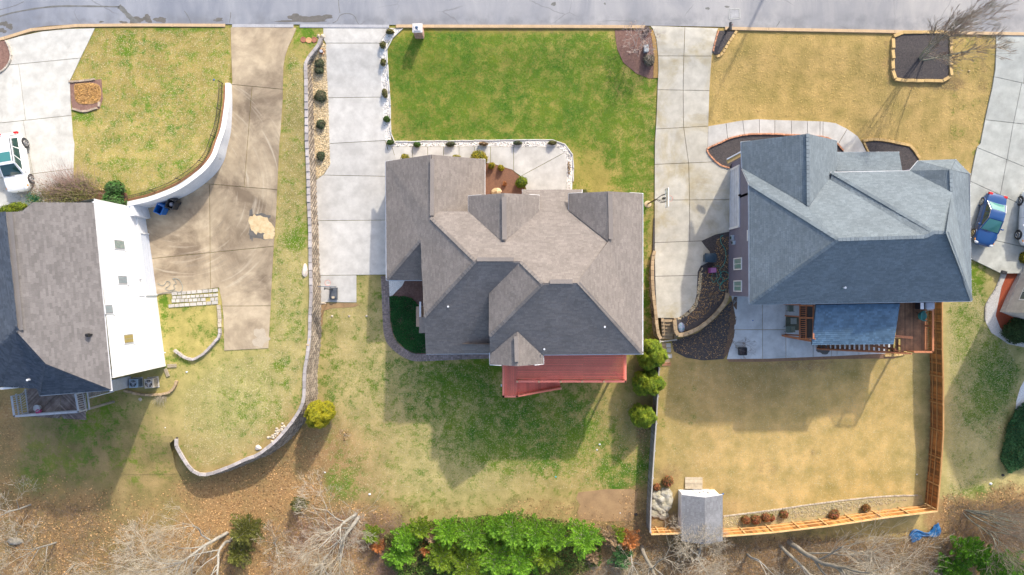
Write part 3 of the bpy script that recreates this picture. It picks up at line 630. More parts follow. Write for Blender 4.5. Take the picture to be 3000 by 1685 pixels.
bed('gravel_strip', [(1158, 84), (1178, 84), (1157.6, 103), (1137, 125), (1132, 146), (1136, 204), (1140, 262), (1143, 320), (1145, 408), (1155, 416), (1500, 411.5), (1625, 412), (1648, 419), (1669, 438), (1679, 465), (1679, 494), (1676, 556), (1660, 556), (1660, 467), (1651, 443), (1631, 430), (1140, 429), (1128, 410), (1123, 350), (1118, 250), (1113, 160), (1112, 127), (1125, 107), (1142, 93)], 'm', M_gravw, .035)
bed('mulch_bed', [(1400, 440), (1420, 475), (1451, 482), (1500, 498), (1517, 512), (1530, 536), (1545, 575), (1400, 600)], 'm', M_mulchr, .035)
bed('mulch_bed', [(1801, 87), (1906, 87), (1913, 86), (1922, 116), (1927, 163), (1928, 228), (1902, 230), (1864, 215), (1826, 183), (1808.6, 145), (1803, 111)], 'm', M_mulchp, .03)
bed('leaf_strip', [(1906, 96), (1913, 86), (1922, 116), (1927, 163), (1928, 228), (1914, 229), (1916, 165), (1911, 120)], 'm', mat('yellow_leaf_litter', (.40, .25, .08), (.30, .18, .07), 6, .95, .8), .045)
bed('mulch_bed', [(2105.5, 90), (2153.6, 91), (2140.5, 113.5), (2120, 140), (2108.5, 158), (2094, 160), (2088, 152), (2095, 122)], 'r', M_mulchb, .04)
bed('mulch_bed', [(2072, 436), (2107, 421), (2140, 406), (2184, 396), (2242, 393.6), (2314, 396.5), (2407, 402), (2436, 412), (2452, 422), (2473, 446), (2475, 500), (2136, 500), (2114, 485), (2094, 470), (2076, 450)], 'r', M_mulchb, .035)
bed('mulch_bed', [(2530, 418), (2570, 413), (2626, 423), (2664, 432), (2678, 450), (2692, 468), (2690, 520), (2547, 520), (2541, 445)], 'r', M_mulchb, .035)
bed('mulch_bed', [(2620, 104), (2636, 101), (2770, 100), (2778, 106), (2779, 225), (2770, 232), (2630, 230), (2620, 222)], 'r', M_mulchb, .06)
bed('mulch_bed', [(1968, 1000), (2000, 990), (2045, 975), (2100, 930), (2125, 900), (2160, 865), (2157, 930), (2150, 990), (2135, 1030), (2120, 1052), (2060, 1056), (2010, 1048), (1975, 1030)], 'm', M_mulchb, .03)
bed('soil_edge', [(2150, 870), (2160, 870), (2158, 930), (2150, 990), (2135, 1032), (2118, 1052), (2128, 1010), (2138, 960), (2142, 900)], 'm', mat('leafy_soil', (.20, .12, .075), (.13, .08, .055), 4, .95, .9), .05)
bed('ground_cover_bed', [(1141, 800), (1235, 800), (1250, 900), (1250, 1040), (1216, 1037), (1186, 1022), (1163, 999), (1149, 973), (1143, 929), (1140, 850)], 'm', M_mulchp, .03)
bed('gravel_bed', [(1139, 822), (1186, 822), (1178, 838), (1165, 850), (1150, 866), (1141, 868)], 'm', M_gravw, .05)
bed('gravel_path', [(2978, 728), (2957, 744), (2943, 779), (2919.6, 842), (2896, 880), (2887.6, 900), (2888, 944), (2905, 975), (2925, 988), (2954.5, 1008), (3060, 1030), (3060, 1000), (2955, 985), (2930, 960), (2917, 925), (2922, 900), (2934, 842), (2955, 790), (2972, 750), (3010, 735), (3010, 722)], 'm', M_gravw, .03)
bed('mulch_bed', [(2972, 750), (2955, 790), (2934, 842), (2922, 900), (2917, 925), (2930, 960), (2960, 990), (3060, 1005), (3060, 730)], 'm', M_mulchred, .025)
bed('gravel_path', [(3010, 1100), (2990, 1135), (2978, 1175), (2976, 1200), (3010, 1205), (3080, 1150)], 'm', M_gravw, .03)
bed('bare_soil', [(1695, 1443), (1855, 1433), (1862, 1470), (1850, 1525), (1700, 1520), (1700, 1480)], 'm', M_soil, .02, 2)
bed('bare_soil', [(952, 889), (1042, 889), (1040, 899), (1000, 902), (950, 910), (946, 950), (938, 950), (940, 900)], 'm', M_soil, .02, 2)
bed('stone_margin', [(2119, 1512), (2250, 1496), (2352, 1481), (2483, 1464), (2600, 1453), (2700, 1450), (2708, 1482), (2585, 1500), (2425, 1522), (2250, 1540), (2119, 1552)], 'm', mat('dry_margin', (.44, .34, .18), (.30, .27, .12), 3, .95, .9, fine=16), .02)
bed('soil_margin', [(2130, 1052), (2250, 1051), (2454, 1043), (2593, 1036), (2640, 1040), (2620, 1050), (2454, 1052), (2250, 1060), (2135, 1060)], 'm', mat('red_brown_soil', (.30, .17, .10), (.22, .13, .08), 4, .95, .7), .035)
# sand spill on the left drive
for q, mm, lf in (((745, 655, 14, 26), M_sand, .062), ((768, 660, 30, 28), M_sand, .063), ((790, 688, 17, 14), M_sand, .064)):
    blob('sand_spill', *q[:4], 'l2', mm, lf, rough=.3)
for q in ((738, 660, 8, 40), (768, 690, 30, 12), (765, 633, 26, 8)): blob('damp_stain', *q, 'l2', MATS['dark_damp_stain'], .0575, rough=.4)
# ---------------- pebbles
def pebbles(name, poly, zone, n, r0, r1, m, lift, kind='stuff'):
    P = wp(poly, zone, lift); xs = [p[0] for p in P]; ys = [p[1] for p in P]
    from mathutils.geometry import intersect_point_line
    pts = []; A = np.array(P)
    q = np.stack([rng.uniform(min(xs), max(xs), n * 4), rng.uniform(min(ys), max(ys), n * 4)], 1)
    ins = np.zeros(len(q), bool); j = len(A) - 1
    for i in range(len(A)):
        c_ = ((A[i, 1] > q[:, 1]) != (A[j, 1] > q[:, 1])) & (q[:, 0] < (A[j, 0] - A[i, 0]) * (q[:, 1] - A[i, 1]) / (A[j, 1] - A[i, 1] + 1e-12) + A[i, 0]); ins ^= c_; j = i
    q = q[ins][:n]; k = len(q); z = ZF[zone](q[:, 0], q[:, 1]) + lift
    r = rng.uniform(r0, r1, k); base = np.array([[1, 0, 0], [0, 1, 0], [-1, 0, 0], [0, -1, 0], [0, 0, .7], [0, 0, -.5]])
    a = rng.uniform(0, 6.28, k); ca, sa = np.cos(a), np.sin(a); V = np.repeat(base[None], k, 0) * rng.uniform(.7, 1.3, (k, 6, 1)) * r[:, None, None]
    V = np.stack([V[..., 0] * ca[:, None] - V[..., 1] * sa[:, None], V[..., 0] * sa[:, None] + V[..., 1] * ca[:, None], V[..., 2]], -1)
    V += np.stack([q[:, 0], q[:, 1], z], 1)[:, None]
    F = np.array([[0, 1, 4], [1, 2, 4], [2, 3, 4], [3, 0, 4], [1, 0, 5], [2, 1, 5], [3, 2, 5], [0, 3, 5]])
    F = (F[None] + 6 * np.arange(k)[:, None, None]).reshape(-1, 3)
    o = obj_np(name, V, F, m); o['kind'] = kind; return o
pebbles('gravel', [(948, 130), (955, 130), (957, 200), (962, 300), (965, 421), (967, 483), (950, 507), (928, 523), (924, 500), (921, 421), (917, 300), (913, 233), (911, 204), (918, 175), (940, 142)], 'm', 5200, .03, .075, M_gravy, .04)
pebbles('gravel', [(1162, 86), (1174, 86), (1154, 104), (1134, 125), (1129, 146), (1133, 204), (1137, 262), (1140, 320), (1142, 410), (1155, 419), (1500, 415), (1625, 416), (1646, 423), (1665, 440), (1675, 465), (1675, 494), (1672, 552), (1662, 552), (1662, 467), (1652, 443), (1631, 428), (1140, 427), (1130, 410), (1125, 350), (1120, 250), (1115, 160), (1114, 127), (1127, 107), (1142, 95)], 'm', 5200, .03, .07, M_gravw, .045)
pebbles('gravel', [(2050, 796), (2058, 785), (2054, 842), (2048, 870), (2040, 900), (2020, 920), (1990, 938), (1984, 934), (2010, 916), (2030, 898), (2042, 870)], 'r', 500, .04, .09, M_gravy, .03)
pebbles('gravel', [(2119, 1512), (2250, 1500), (2352, 1486), (2483, 1470), (2600, 1460), (2660, 1465), (2483, 1500), (2250, 1530), (2119, 1545)], 'm', 1500, .03, .07, mat('tan_pebble', (.50, .42, .28), (.36, .30, .18), 9, .9, .6, island=.3), .03)
# ---------------- block walls and edgings
def walk(P, step, gap=0.0):
    """points every step metres along a polyline -> (a, b) pairs"""
    P = [Vector(p[:2]) for p in P]; out = []; cur = P[0]; i = 1; need = step
    while i < len(P):
        d = (P[i] - cur).length
        if d < need: need -= d; cur = P[i]; i += 1
        else:
            cur = cur + (P[i] - cur) * (need / d); out.append(cur.copy()); need = step
    return [P[0]] + out
def edging(name, label, cat, pts, zone, m, L, wd, ht, up=0.0, world=False, group=None, sm=2, pn='block', kind=None):
    P = pts if world else [tuple(G(x, y, zone, up)[:2]) for x, y in pts]
    if sm: P = smooth_poly(P, sm)
    p0 = P[0]
    if kind == 'structure':
        t = bpy.data.objects.new(name, None); link(t); t['kind'] = 'structure'; t['label'] = label
    else: t = thing(name, label, cat, (p0[0], p0[1], gz(*p0, zone)), 0, group)
    Q = walk(P, L)
    for a, b in zip(Q, Q[1:]):
        d = b - a
        if d.length < .05: continue
        c = (a + b) / 2; n = Vector((-d.y, d.x)).normalized() * R.uniform(-.012, .012)
        piece(pn, (c.x + n.x, c.y + n.y, gz(c.x, c.y, zone) + up + ht / 2 - .04 + R.uniform(-.01, .01)), (L - .018, wd * R.uniform(.93, 1.05), ht), math.atan2(d.y, d.x) + R.uniform(-.03, .03), m, t)
    return t
def block_wall(name, label, P, ztop, zbot, capm, facem, capL, capW, batter, side, bl=.42, bh=.19):
    """a segmental retaining wall: cap blocks one by one, a face of split blocks in courses"""
    t = thing(name, label, 'retaining wall', (P[0][0], P[0][1], ztop(*P[0])))
    Q = walk(P, capL)
    for a, b in zip(Q, Q[1:]):
        c = (a + b) / 2; d = b - a
        if d.length < .1: continue
        piece('cap_block', (c.x, c.y, ztop(c.x, c.y) + R.uniform(-.015, .015)), (capL - .02, capW * R.uniform(.95, 1.06), .16), math.atan2(d.y, d.x) + R.uniform(-.02, .02), capm, t)
    V = []; F = []; Q = walk(P, bl / 2)
    for i in range(len(Q) - 2):
        a, b = Q[i], Q[i + 2]; d = (b - a)
        if d.length < .05: continue
        n = Vector((d.y, -d.x)).normalized() * side; zt = ztop(*((a + b) / 2)) - .08; o0 = (a + b) / 2 + n * 3; zb = zbot(o0.x, o0.y) - .1
        c = 0; z = zt
        while z > zb:
            if (i + c) % 2 == 0:
                off = capW * .32 + batter * (zt - z); z0 = z - bh + .012
                e = d.normalized() * (d.length / 2 * .95); m_ = (a + b) / 2; pr = R.uniform(0, .03); sw = d.normalized() * (e.length * .25)
                p1 = m_ - e + n * off; p2 = m_ - sw + n * (off + .055 + pr); p3 = m_ + sw + n * (off + .055 + pr); p4 = m_ + e + n * off; bk = n * (off - .22)
                b1 = m_ - e + bk; b4 = m_ + e + bk; k = len(V)
                for zz in (z, z0): V += [(q.x, q.y, zz) for q in (p1, p2, p3, p4, b4, b1)]
                F += [(k, k + 1, k + 2, k + 3, k + 4, k + 5)] + [(k + j, k + 6 + j, k + 7 + j, k + 1 + j) for j in range(4)]
            c += 1; z -= bh
    f = obj_py('face_blocks', V, F, facem, t); f['kind'] = 'stuff'
    # solid core behind the blocks so that the joints are dark, not see-through
    V = []; F = []
    PP = [Vector(p[:2]) for p in P]
    for i, p in enumerate(PP):
        d = (PP[min(i + 1, len(PP) - 1)] - PP[max(i - 1, 0)]).normalized(); n = Vector((d.y, -d.x)) * side; zt = ztop(*p) - .05; q = p + n * 3; zb = zbot(q.x, q.y) - .3
        h = zt - zb; V += [(*(p - n * .1), zt), (*(p + n * (capW * .3 - .02)), zt), (*(p + n * (capW * .3 - .02 + batter * h)), zb), (*(p - n * .1), zb)]
        if i: k = 4 * i; F += [(k - 4 + j, k + j, k + (j + 1) % 4, k - 4 + (j + 1) % 4) for j in range(4)]
    obj_py('core', V, F, mat('wall_core', (.10, .08, .06), None, 3, .95, .3), t)
    return t
block_wall('retaining_wall', 'long curving grey block retaining wall between the two left lots, capped with flat blocks', BWP, lambda x, y: float(t_l2(y)) + .10, lambda x, y: gz(x, y, 'm'), M_block, M_blockf, .62, .27, .20, -1)
# white rendered wall beside the left drive
def white_wall():
    t = thing('white_retaining_wall', 'curved white painted retaining wall beside the brown-stained driveway', 'retaining wall', (WI[-1][0], WI[-1][1], 1.3))
    V = []; F = []; n = len(WI)
    for i in range(n):
        z = gz(*WI[i], 'l1') + .10; x2, y2 = WO[i]; x1, y1 = WI[i]; zb = gz(x2, y2, 'l2') - .1
        if i == 0: pass
        V += [(x1, y1, z - .35), (x1, y1, z), (x2, y2, z), (x2, y2, zb), (x1, y1, zb)]
        if i: k = 5 * i; F += [(k - 5 + j, k + j, k + (j + 1) % 5, k - 5 + (j + 1) % 5) for j in range(5)]
    F += [(0, 1, 2, 3, 4), tuple(5 * (n - 1) + j for j in range(5))[::-1]]
    obj_py('wall_body', V, F, M_wwall, t)
    V = []; F = []; I2 = offs(WI, -.03); O2 = offs(WI, .34)
    for i in range(n):
        z = gz(*WI[i], 'l1') + .10
        V += [(*I2[i], z), (*I2[i], z + .08), (*O2[i], z + .08), (*O2[i], z)]
        if i: k = 4 * i; F += [(k - 4 + j, k + j, k + (j + 1) % 4, k - 4 + (j + 1) % 4) for j in range(4)]
    F += [(0, 1, 2, 3), tuple(4 * (n - 1) + j for j in range(4))[::-1]]
    obj_py('coping', V, F, mat('coping_white', (.80, .80, .79), (.66, .66, .66), 2, .8, .3, stain=(.42, .38, .30), stsc=1.6, staincut=.66), t)
    # return leg towards the house
    a = G(376, 593, 'l1'); b = G(384, 634, 'l1'); mb = MB(); d = Vector((b.x - a.x, b.y - a.y, 0)); z0 = -1.3; z1 = 1.42
    e = Vector((-d.y, d.x, 0)).normalized(); e = e if e.x > 0 else -e
    c = (a + b) / 2 + e * .2; mb.box((c.x, c.y, (z0 + z1) / 2), (d.length, .40, z1 - z0), math.atan2(d.y, d.x)); mb.build('return_wall', M_wwall, t)
    return t
white_wall()
# low iron fence on the lawn side of the white wall
def iron_fence():
    P = offs(WI, -.32); t = thing('iron_fence', 'low thin black iron fence running along the lawn side of the white wall', 'fence', (P[-1][0], P[-1][1], 1.3))
    mb = MB(); Q = walk(P, .16)
    for i, q in enumerate(Q):
        z = gz(q.x, q.y, 'l1'); mb.beam((q.x, q.y, z), (q.x, q.y, z + .8), .018, .018, (1, 0, 0))
    o = mb.build('pickets', M_metal, t); o['kind'] = 'stuff'
    for dz in (.15, .7):
        mb = MB(); K = Q[::4]
        for a, b in zip(K, K[1:]): mb.beam((a.x, a.y, gz(a.x, a.y, 'l1') + dz), (b.x, b.y, gz(b.x, b.y, 'l1') + dz), .03, .02)
        mb.build('rail', M_metal, t)
    for q in Q[::14]:
        z = gz(q.x, q.y, 'l1'); mb = MB(); mb.box((q.x, q.y, z + .45), (.05, .05, .9)); mb.build('post', M_metal, t)
iron_fence()
bed('leaf_strip', [(wx, wy) for wx, wy in [(660, 250), (658.5, 291), (653, 335), (645, 378), (631, 419), (619, 453), (597, 482), (568, 508), (522, 539), (476, 560), (430, 576), (375, 589), (373, 583), (429, 570), (474, 555), (519, 534), (564, 503), (592, 477), (614, 450), (626, 417), (640, 377), (648, 335), (653.5, 291), (655, 250)]], 'l1', mat('rust_litter', (.34, .15, .07), (.22, .12, .07), 6, .95, .9), .03)
edging('bed_edging', 'pale concrete edging round the mulch bed at the far left of the street', 'edging', [(18, 119), (27, 135), (33, 155), (34, 170), (28, 186), (16, 202), (0, 213), (-20, 225)], 'l1', mat('pale_edging', (.50, .45, .38), None, 3, .9, .3, objr=.1), .35, .12, .16, .07)
for lb, pts in (('tan blocks along the top of the square leaf bed on the left lawn', [(203, 240), (225, 240), (262, 236), (291, 231)]), ('tan blocks along the bottom of the square leaf bed on the left lawn', [(213, 319), (247, 329), (288, 317)]), ('tan blocks down the right side of the square leaf bed on the left lawn', [(291, 314), (293, 296), (295, 288)])):
    edging('bed_edging', lb, 'edging', pts, 'l1', mat('tan_grey_block', (.42, .33, .25), None, 3, .9, .4, objr=.2), .42, .16, .18, sm=0)
edging('bed_edging', 'cream timber edging above the mulch bed beside the white wall', 'edging', [(275, 556), (293, 555), (327, 556)], 'l1', M_edge_tan, .5, .14, .18, sm=0)
edging('lawn_edging', 'thin white edging between the green front lawn and the white gravel strip', 'edging', [(1180, 84), (1158.6, 103), (1138, 125), (1133, 146), (1137, 204), (1141, 262), (1144, 320), (1146, 404), (1156, 415), (1300, 413), (1500, 410.5), (1625, 411), (1649, 418), (1670.5, 438), (1680.5, 465), (1680.5, 494), (1677.5, 556)], 'm', mat('white_edging', (.66, .64, .61), None, 3, .8, .2, objr=.06), 1.1, .07, .14, .01)
edging('bed_edging', 'orange brick edging on the driveway side of the small mulch bed by the black mailbox', 'edging', [(2104, 91), (2099, 108), (2094, 125), (2090, 142), (2088, 155)], 'r', M_edge_or, .24, .12, .16)
edging('bed_edging', 'tan block edging on the lawn side of the bed by the black mailbox', 'edging', [(2158, 92), (2150, 103), (2138, 120), (2128, 136), (2122, 147), (2116, 158), (2106, 165), (2093, 166)], 'r', M_edge_tan, .33, .20, .16)
edging('bed_edging', 'orange brick edging along the curved walk and garage corner of the blue-roofed house', 'edging', [(2137, 492), (2114, 487), (2094, 472), (2076, 451), (2071, 436), (2107, 420), (2140, 405), (2184, 395), (2242, 392.6), (2314, 395.5), (2407, 401), (2436, 411), (2452, 421), (2474, 446)], 'r', M_edge_or, .24, .13, .16, .02)
edging('bed_edging', 'tan block edging on the lawn side of the bed before the blue-roofed bay', 'edging', [(2527, 413), (2548, 410), (2570, 409), (2600, 413), (2628, 419), (2666, 427), (2675, 436), (2681, 447), (2695, 467)], 'r', M_edge_tan, .45, .22, .16)
edging('bed_edging', 'short tan edging where the right curved walk meets the bed by the bay', 'edging', [(2530, 418), (2536, 432), (2543, 447)], 'r', M_edge_tan, .3, .16, .16, sm=0)
edging('bed_edging', 'tan block border framing the square black-mulched tree bed on the golden lawn', 'edging', [(2617, 107), (2625, 98), (2650, 96), (2770, 95), (2781, 100), (2783, 112), (2784, 224), (2778, 235), (2765, 238), (2640, 237), (2620, 232), (2614, 218), (2614, 120), (2617, 107)], 'r', M_edge_tan, .80, .26, .2, sm=0)
edging('stone_row', 'thin row of small stones crossing the foot of the tan back yard', 'edging', [(2119, 1512), (2250, 1496), (2352, 1481), (2483, 1464), (2600, 1453), (2690, 1451)], 'm', M_rock, .26, .12, .12)
edging('patio_edging', 'tan block edging curving off the end of the patio under the wooden stairs', 'edging', [(2590, 1042), (2620, 1041), (2648, 1037), (2655, 1030)], 'm', M_edge_tan, .4, .18, .16)
edging('bed_edging', 'pale stone edging round the left side of the red mulch bed at the far right', 'edging', [(2978, 727), (2956, 744), (2942, 779), (2918.5, 842), (2895, 880), (2886.6, 900), (2887, 944)], 'm', M_flag, .4, .14, .14)
# right lot: stone stairs, side wall and curved wall
zt_r = lambda x, y: float(t_r(max(y, -2))) + .22
def px_poly(pts, zone='r', up=.2): return [tuple(G(x, y, zone, up)[:2]) for x, y in pts]
PR = px_poly([(1918, 735), (1912, 760), (1911, 800), (1912, 842), (1916, 880), (1921, 920), (1925, 960), (1930, 985), (1938, 996)])
block_wall('side_wall', 'narrow tan block wall edging the left side of the weathered driveway down to the stone stairs', smooth_poly(PR, 2), zt_r, lambda x, y: gz(x, y, 'm'), M_blockt, M_blockf, .42, .26, .05, 1)
PC = px_poly([(1976, 938), (1978, 960), (1982, 980), (2000.7, 981), (2038.6, 966), (2060, 953), (2079, 938), (2095, 922), (2111, 904), (2124, 885), (2130, 868), (2132, 845)])
block_wall('curved_wall', 'curved tan block retaining wall between the upper mulch bed and the patio', smooth_poly(PC, 2), zt_r, lambda x, y: gz(x, y, 'm'), M_blockt, M_blockf, .45, .32, .05, 1)
t = thing('stone_stairs', 'short flight of tan block steps at the foot of the weathered driveway', 'stairs', G(1958, 960, 'm'))
for i in range(6):
    y = 936 + i * 10; z = -2.36 - i * .16; a = W(1945 + i * .6, y, z); b = W(1972 + i * .2, y, z)
    piece('step', ((a.x + b.x) / 2, a.y - .05, z - .25), (b.x - a.x, .36, .5), 0, M_blockt, t)
    for q in (0, 1):
        c = a if q == 0 else b; piece('side_block', (c.x + (-.14 if q == 0 else .14), a.y - .05, z + .02 - .2), (.26, .30, .7), 0, M_blockt, t)
a = W(1937, 1001, -3.15); b = W(1983, 995, -3.15); pbeam('bottom_kerb', a, b, .1, .2, mat('pale_timber', (.62, .56, .46), None, 3, .8, .2), t)
# pavers that lead off the stairs
SSL = ('top left', 'top right', 'second row left', 'second row right', 'third row left', 'third row right', 'lowest')
for i, (x, y) in enumerate([(1944, 1010), (1958, 1012), (1944, 1024), (1959, 1026), (1948, 1040), (1962, 1043), (1955, 1058)]):
    g = G(x, y, 'm'); o = piece('stepping_stone', (g.x, g.y, g.z + .02), (.38, .36, .07), R.uniform(-.2, .2), M_flag if i % 2 else M_blockt, None)
    tag(o, SSL[i] + ' square stepping stone at the foot of the tan stone stairs', 'stepping stone', 'stepping stones below the stone stairs')
t = thing('brick_pile', 'small patch of red bricks lying beside the topmost golden evergreen', 'bricks', G(1952, 1066, 'm'))
for i in range(8):
    g = G(1943 + (i % 4) * 6, 1063 + (i // 4) * 6, 'm'); piece('brick', (g.x, g.y, g.z + .05), (.21, .10, .07), R.uniform(-.1, .1), M_edge_or, t)
# flagstones on the left lot
t = bpy.data.objects.new('flagstone_patio', None); link(t); t['kind'] = 'structure'
rows = [(505, 862, 641, 848, 8), (505, 878, 641, 862, 12), (503, 886, 641, 876, 8)]
for r_, (x0, y0, x1, y1, n) in enumerate([(503, 861, 640, 850, 9), (505, 872, 640, 864, 10), (503, 882, 640, 876, 11), (494, 897, 640, 886, 9)]):
    xs = [x0 + (x1 - x0) * (k + R.uniform(-.2, .2) * (0 < k < n)) / n for k in range(n + 1)]
    for k in range(n):
        if R.random() < .06: continue
        xc = (xs[k] + xs[k + 1]) / 2; yc = y0 + (y1 - y0) * (xc - x0) / (x1 - x0); g = G(xc, yc, 'l2')
        piece('flagstone', (g.x, g.y, g.z + .03), ((xs[k + 1] - xs[k]) / 35 - .06, .27 if r_ != 1 else .24, .09), .08 + R.uniform(-.05, .05), M_flag, t)
edging('stone_row', 'row of rounded pale stones between the round grass patch and the brown driveway', 'edging', [(641, 893), (643, 910), (645, 930), (644, 945), (645, 960)], 'l2', M_rock, .38, .28, .2)
edging('garden_wall', 'low curved grey block wall below the round grass patch by the white house', 'garden wall', [(646, 962), (646, 985), (636, 996), (622, 1013), (606, 1030), (590, 1042), (567, 1053), (545, 1048), (530, 1038), (515, 1026), (503, 1020)], 'l2', M_block, .42, .20, .34)
edging('garden_wall', 'low curved block wall round the two air conditioners of the white house', 'garden wall', [(520, 1115), (516, 1130), (504, 1145), (485, 1153), (455, 1156), (425, 1156), (398, 1152), (375, 1145), (355, 1142)], 'l2', M_blockt, .36, .20, .30)
# paver walk round the middle house
def paver_walk():
    ou = smooth_poly([G(x, y, 'm') for x, y in [(1115, 808), (1117.4, 842), (1121, 929), (1124, 973), (1134, 1005), (1157.6, 1030), (1186.7, 1049), (1215.8, 1058), (1259.5, 1057.5), (1340, 1054), (1440, 1050)]], 14)
    inn = smooth_poly([G(x, y, 'm') for x, y in [(1138, 808), (1140, 842), (1143, 929), (1147, 962), (1155, 988), (1172, 1011), (1200, 1030), (1222, 1037), (1262, 1037), (1340, 1035), (1440, 1033)]], 14)
    nx = 4; last = 0
    for i in range(len(ou) - 1):
        a0, a1, b0, b1 = Vector(ou[i]), Vector(ou[i + 1]), Vector(inn[i]), Vector(inn[i + 1])
        dist = ((a0 + b0) / 2 - (a1 + b1) / 2).length; k = max(1, round(dist / .22))
        for s_ in range(k):
            p0 = a0.lerp(a1, s_ / k); p1 = a0.lerp(a1, (s_ + 1) / k); q0 = b0.lerp(b1, s_ / k); q1 = b0.lerp(b1, (s_ + 1) / k)
            for c in range(nx):
                cc = ((p0 + p1) / 2).lerp((q0 + q1) / 2, (c + .5) / nx); wd = ((p0 + p1) / 2 - (q0 + q1) / 2).length / nx; d = (p1 - p0).lerp(q1 - q0, (c + .5) / nx)
                yield (cc, d, wd)
    return
pt = bpy.data.objects.new('paver_path', None); link(pt); pt['kind'] = 'structure'
PV = list(paver_walk())
sv = MB(); cnt = 0
for cc, d, wd in PV:
    z = gz(cc.x, cc.y, 'm') + .03 + R.uniform(-.006, .006)
    if cnt < 300 or True:
        if cnt < 300: piece('paver', (cc.x, cc.y, z), (d.length - .014, wd - .014, .07), math.atan2(d.y, d.x), M_paver, pt)
        else: sv.box((cc.x, cc.y, z), (d.length - .014, wd - .014, .07), math.atan2(d.y, d.x))
    cnt += 1
if sv.V: o = sv.build('more_pavers', M_paver, pt); o['kind'] = 'stuff'

# ============================================================ HOUSES
def v3(t): return W(*t)
def onp(px, py, A, B, C):
    """point of the plane through three measured points that is seen at px, py"""
    n = (B - A).cross(C - A); o = Vector((0, 0, H)); d = W(px, py, 0) - o; return o + d * ((A - o).dot(n) / d.dot(n))
def newell(P):
    n = Vector((0, 0, 0))
    for i, a in enumerate(P):
        b = P[(i + 1) % len(P)]; n += Vector(((a.y - b.y) * (a.z + b.z), (a.z - b.z) * (a.x + b.x), (a.x - b.x) * (a.y + b.y)))
    return n.normalized()
def clip_rect(poly, u0, u1, v0, v1):
    for ax, lim, sg in ((0, u0, 1), (0, u1, -1), (1, v0, 1), (1, v1, -1)):
        out = []
        for i, p in enumerate(poly):
            q = poly[(i + 1) % len(poly)]; dp = (p[ax] - lim) * sg; dq = (q[ax] - lim) * sg
            if dp >= 0: out.append(p)
            if (dp >= 0) != (dq >= 0):
                t = dp / (dp - dq); out.append((p[0] + (q[0] - p[0]) * t, p[1] + (q[1] - p[1]) * t))
        poly = out
        if len(poly) < 3: return []
    return poly
class Roof:
    """decks of one roof with their shingles laid course by course"""
    def __init__(s, ex=.145, tw=.32): s.dV = []; s.dF = []; s.sV = []; s.sF = []; s.ex = ex; s.tw = tw
    def plane(s, P):
        P = [v3(p) if not isinstance(p, Vector) else p for p in P]; n = newell(P)
        if n.z < 0: P = P[::-1]; n = -n
        from mathutils.geometry import delaunay_2d_cdt
        k = len(s.dV); m = len(P); th = n * -.14; cd = delaunay_2d_cdt([Vector((p.x, p.y)) for p in P], [(i, (i + 1) % m) for i in range(m)], [], 1, 1e-6)
        T3 = []
        for f in cd[2]:
            if all(cd[3][i] for i in f): T3.append([P[cd[3][i][0]] for i in f]); ix = [cd[3][i][0] for i in f]; s.dF += [tuple(k + i for i in ix), tuple(k + m + i for i in ix)[::-1]]
        TR = [(t, t[0], (t[1] - t[0]).cross(t[2] - t[0])) for t in T3]; TR = [q for q in TR if abs(q[2].z) > 1e-9]
        def drop(v):
            best = None; bd = 1e9
            for t, p0, nn in TR:
                e = 0.0
                for i in range(3):
                    a_, b_ = t[i], t[(i + 1) % 3]; q_ = ((b_.x - a_.x) * (v.y - a_.y) - (b_.y - a_.y) * (v.x - a_.x)) * (1 if nn.z > 0 else -1)
                    if q_ < 0: e += -q_
                if e < bd: bd = e; best = (p0, nn)
                if bd <= 1e-9: break
            p0, nn = best; return Vector((v.x, v.y, p0.z - (nn.x * (v.x - p0.x) + nn.y * (v.y - p0.y)) / nn.z))
        s.dV += P + [p + th for p in P]; s.dF += [(k + i, k + m + i, k + m + (i + 1) % m, k + (i + 1) % m) for i in range(m)]
        up = (Vector((0, 0, 1)) - n * n.z).normalized(); al = up.cross(n).normalized(); o = P[0]
        uv = [((p - o).dot(al), (p - o).dot(up)) for p in P]
        u0, u1 = min(q[0] for q in uv), max(q[0] for q in uv); v0, v1 = min(q[1] for q in uv), max(q[1] for q in uv)
        # shrink a little so shingles stop short of the edges they meet
        r = 0; v = v0
        while v < v1:
            u = u0 - R.random() * s.tw - .05
            while u < u1:
                w_ = s.tw * R.choice((.6, .8, 1.0, 1.0, 1.3)); c = clip_rect(uv, u + .004, u + w_ - .004, v, v + s.ex)
                u += w_
                if len(c) < 3: continue
                k = len(s.sV); lift = R.uniform(.0, .006)
                low = [i for i in range(len(c)) if c[i][1] < v + .002]
                for (a, b) in c: s.sV.append(drop(o + al * a + up * b) + n * (.008 + lift + .034 * (1 - (b - v) / s.ex)))
                s.sF.append(tuple(range(k, k + len(c))))
                if len(low) >= 2:
                    lo = sorted(low, key=lambda i: c[i][0]); A_, B_ = lo[0], lo[-1]; k2 = len(s.sV)
                    s.sV += [s.sV[k + A_] - n * .04, s.sV[k + B_] - n * .04]; s.sF.append((k + A_, k2, k2 + 1, k + B_))
            v += s.ex
        return s
    def build(s, root, m, dm):
        r = obj_py('roof', s.dV, s.dF, dm, root); q = obj_py('shingles', s.sV, s.sF, m, r); q['kind'] = 'stuff'; return r
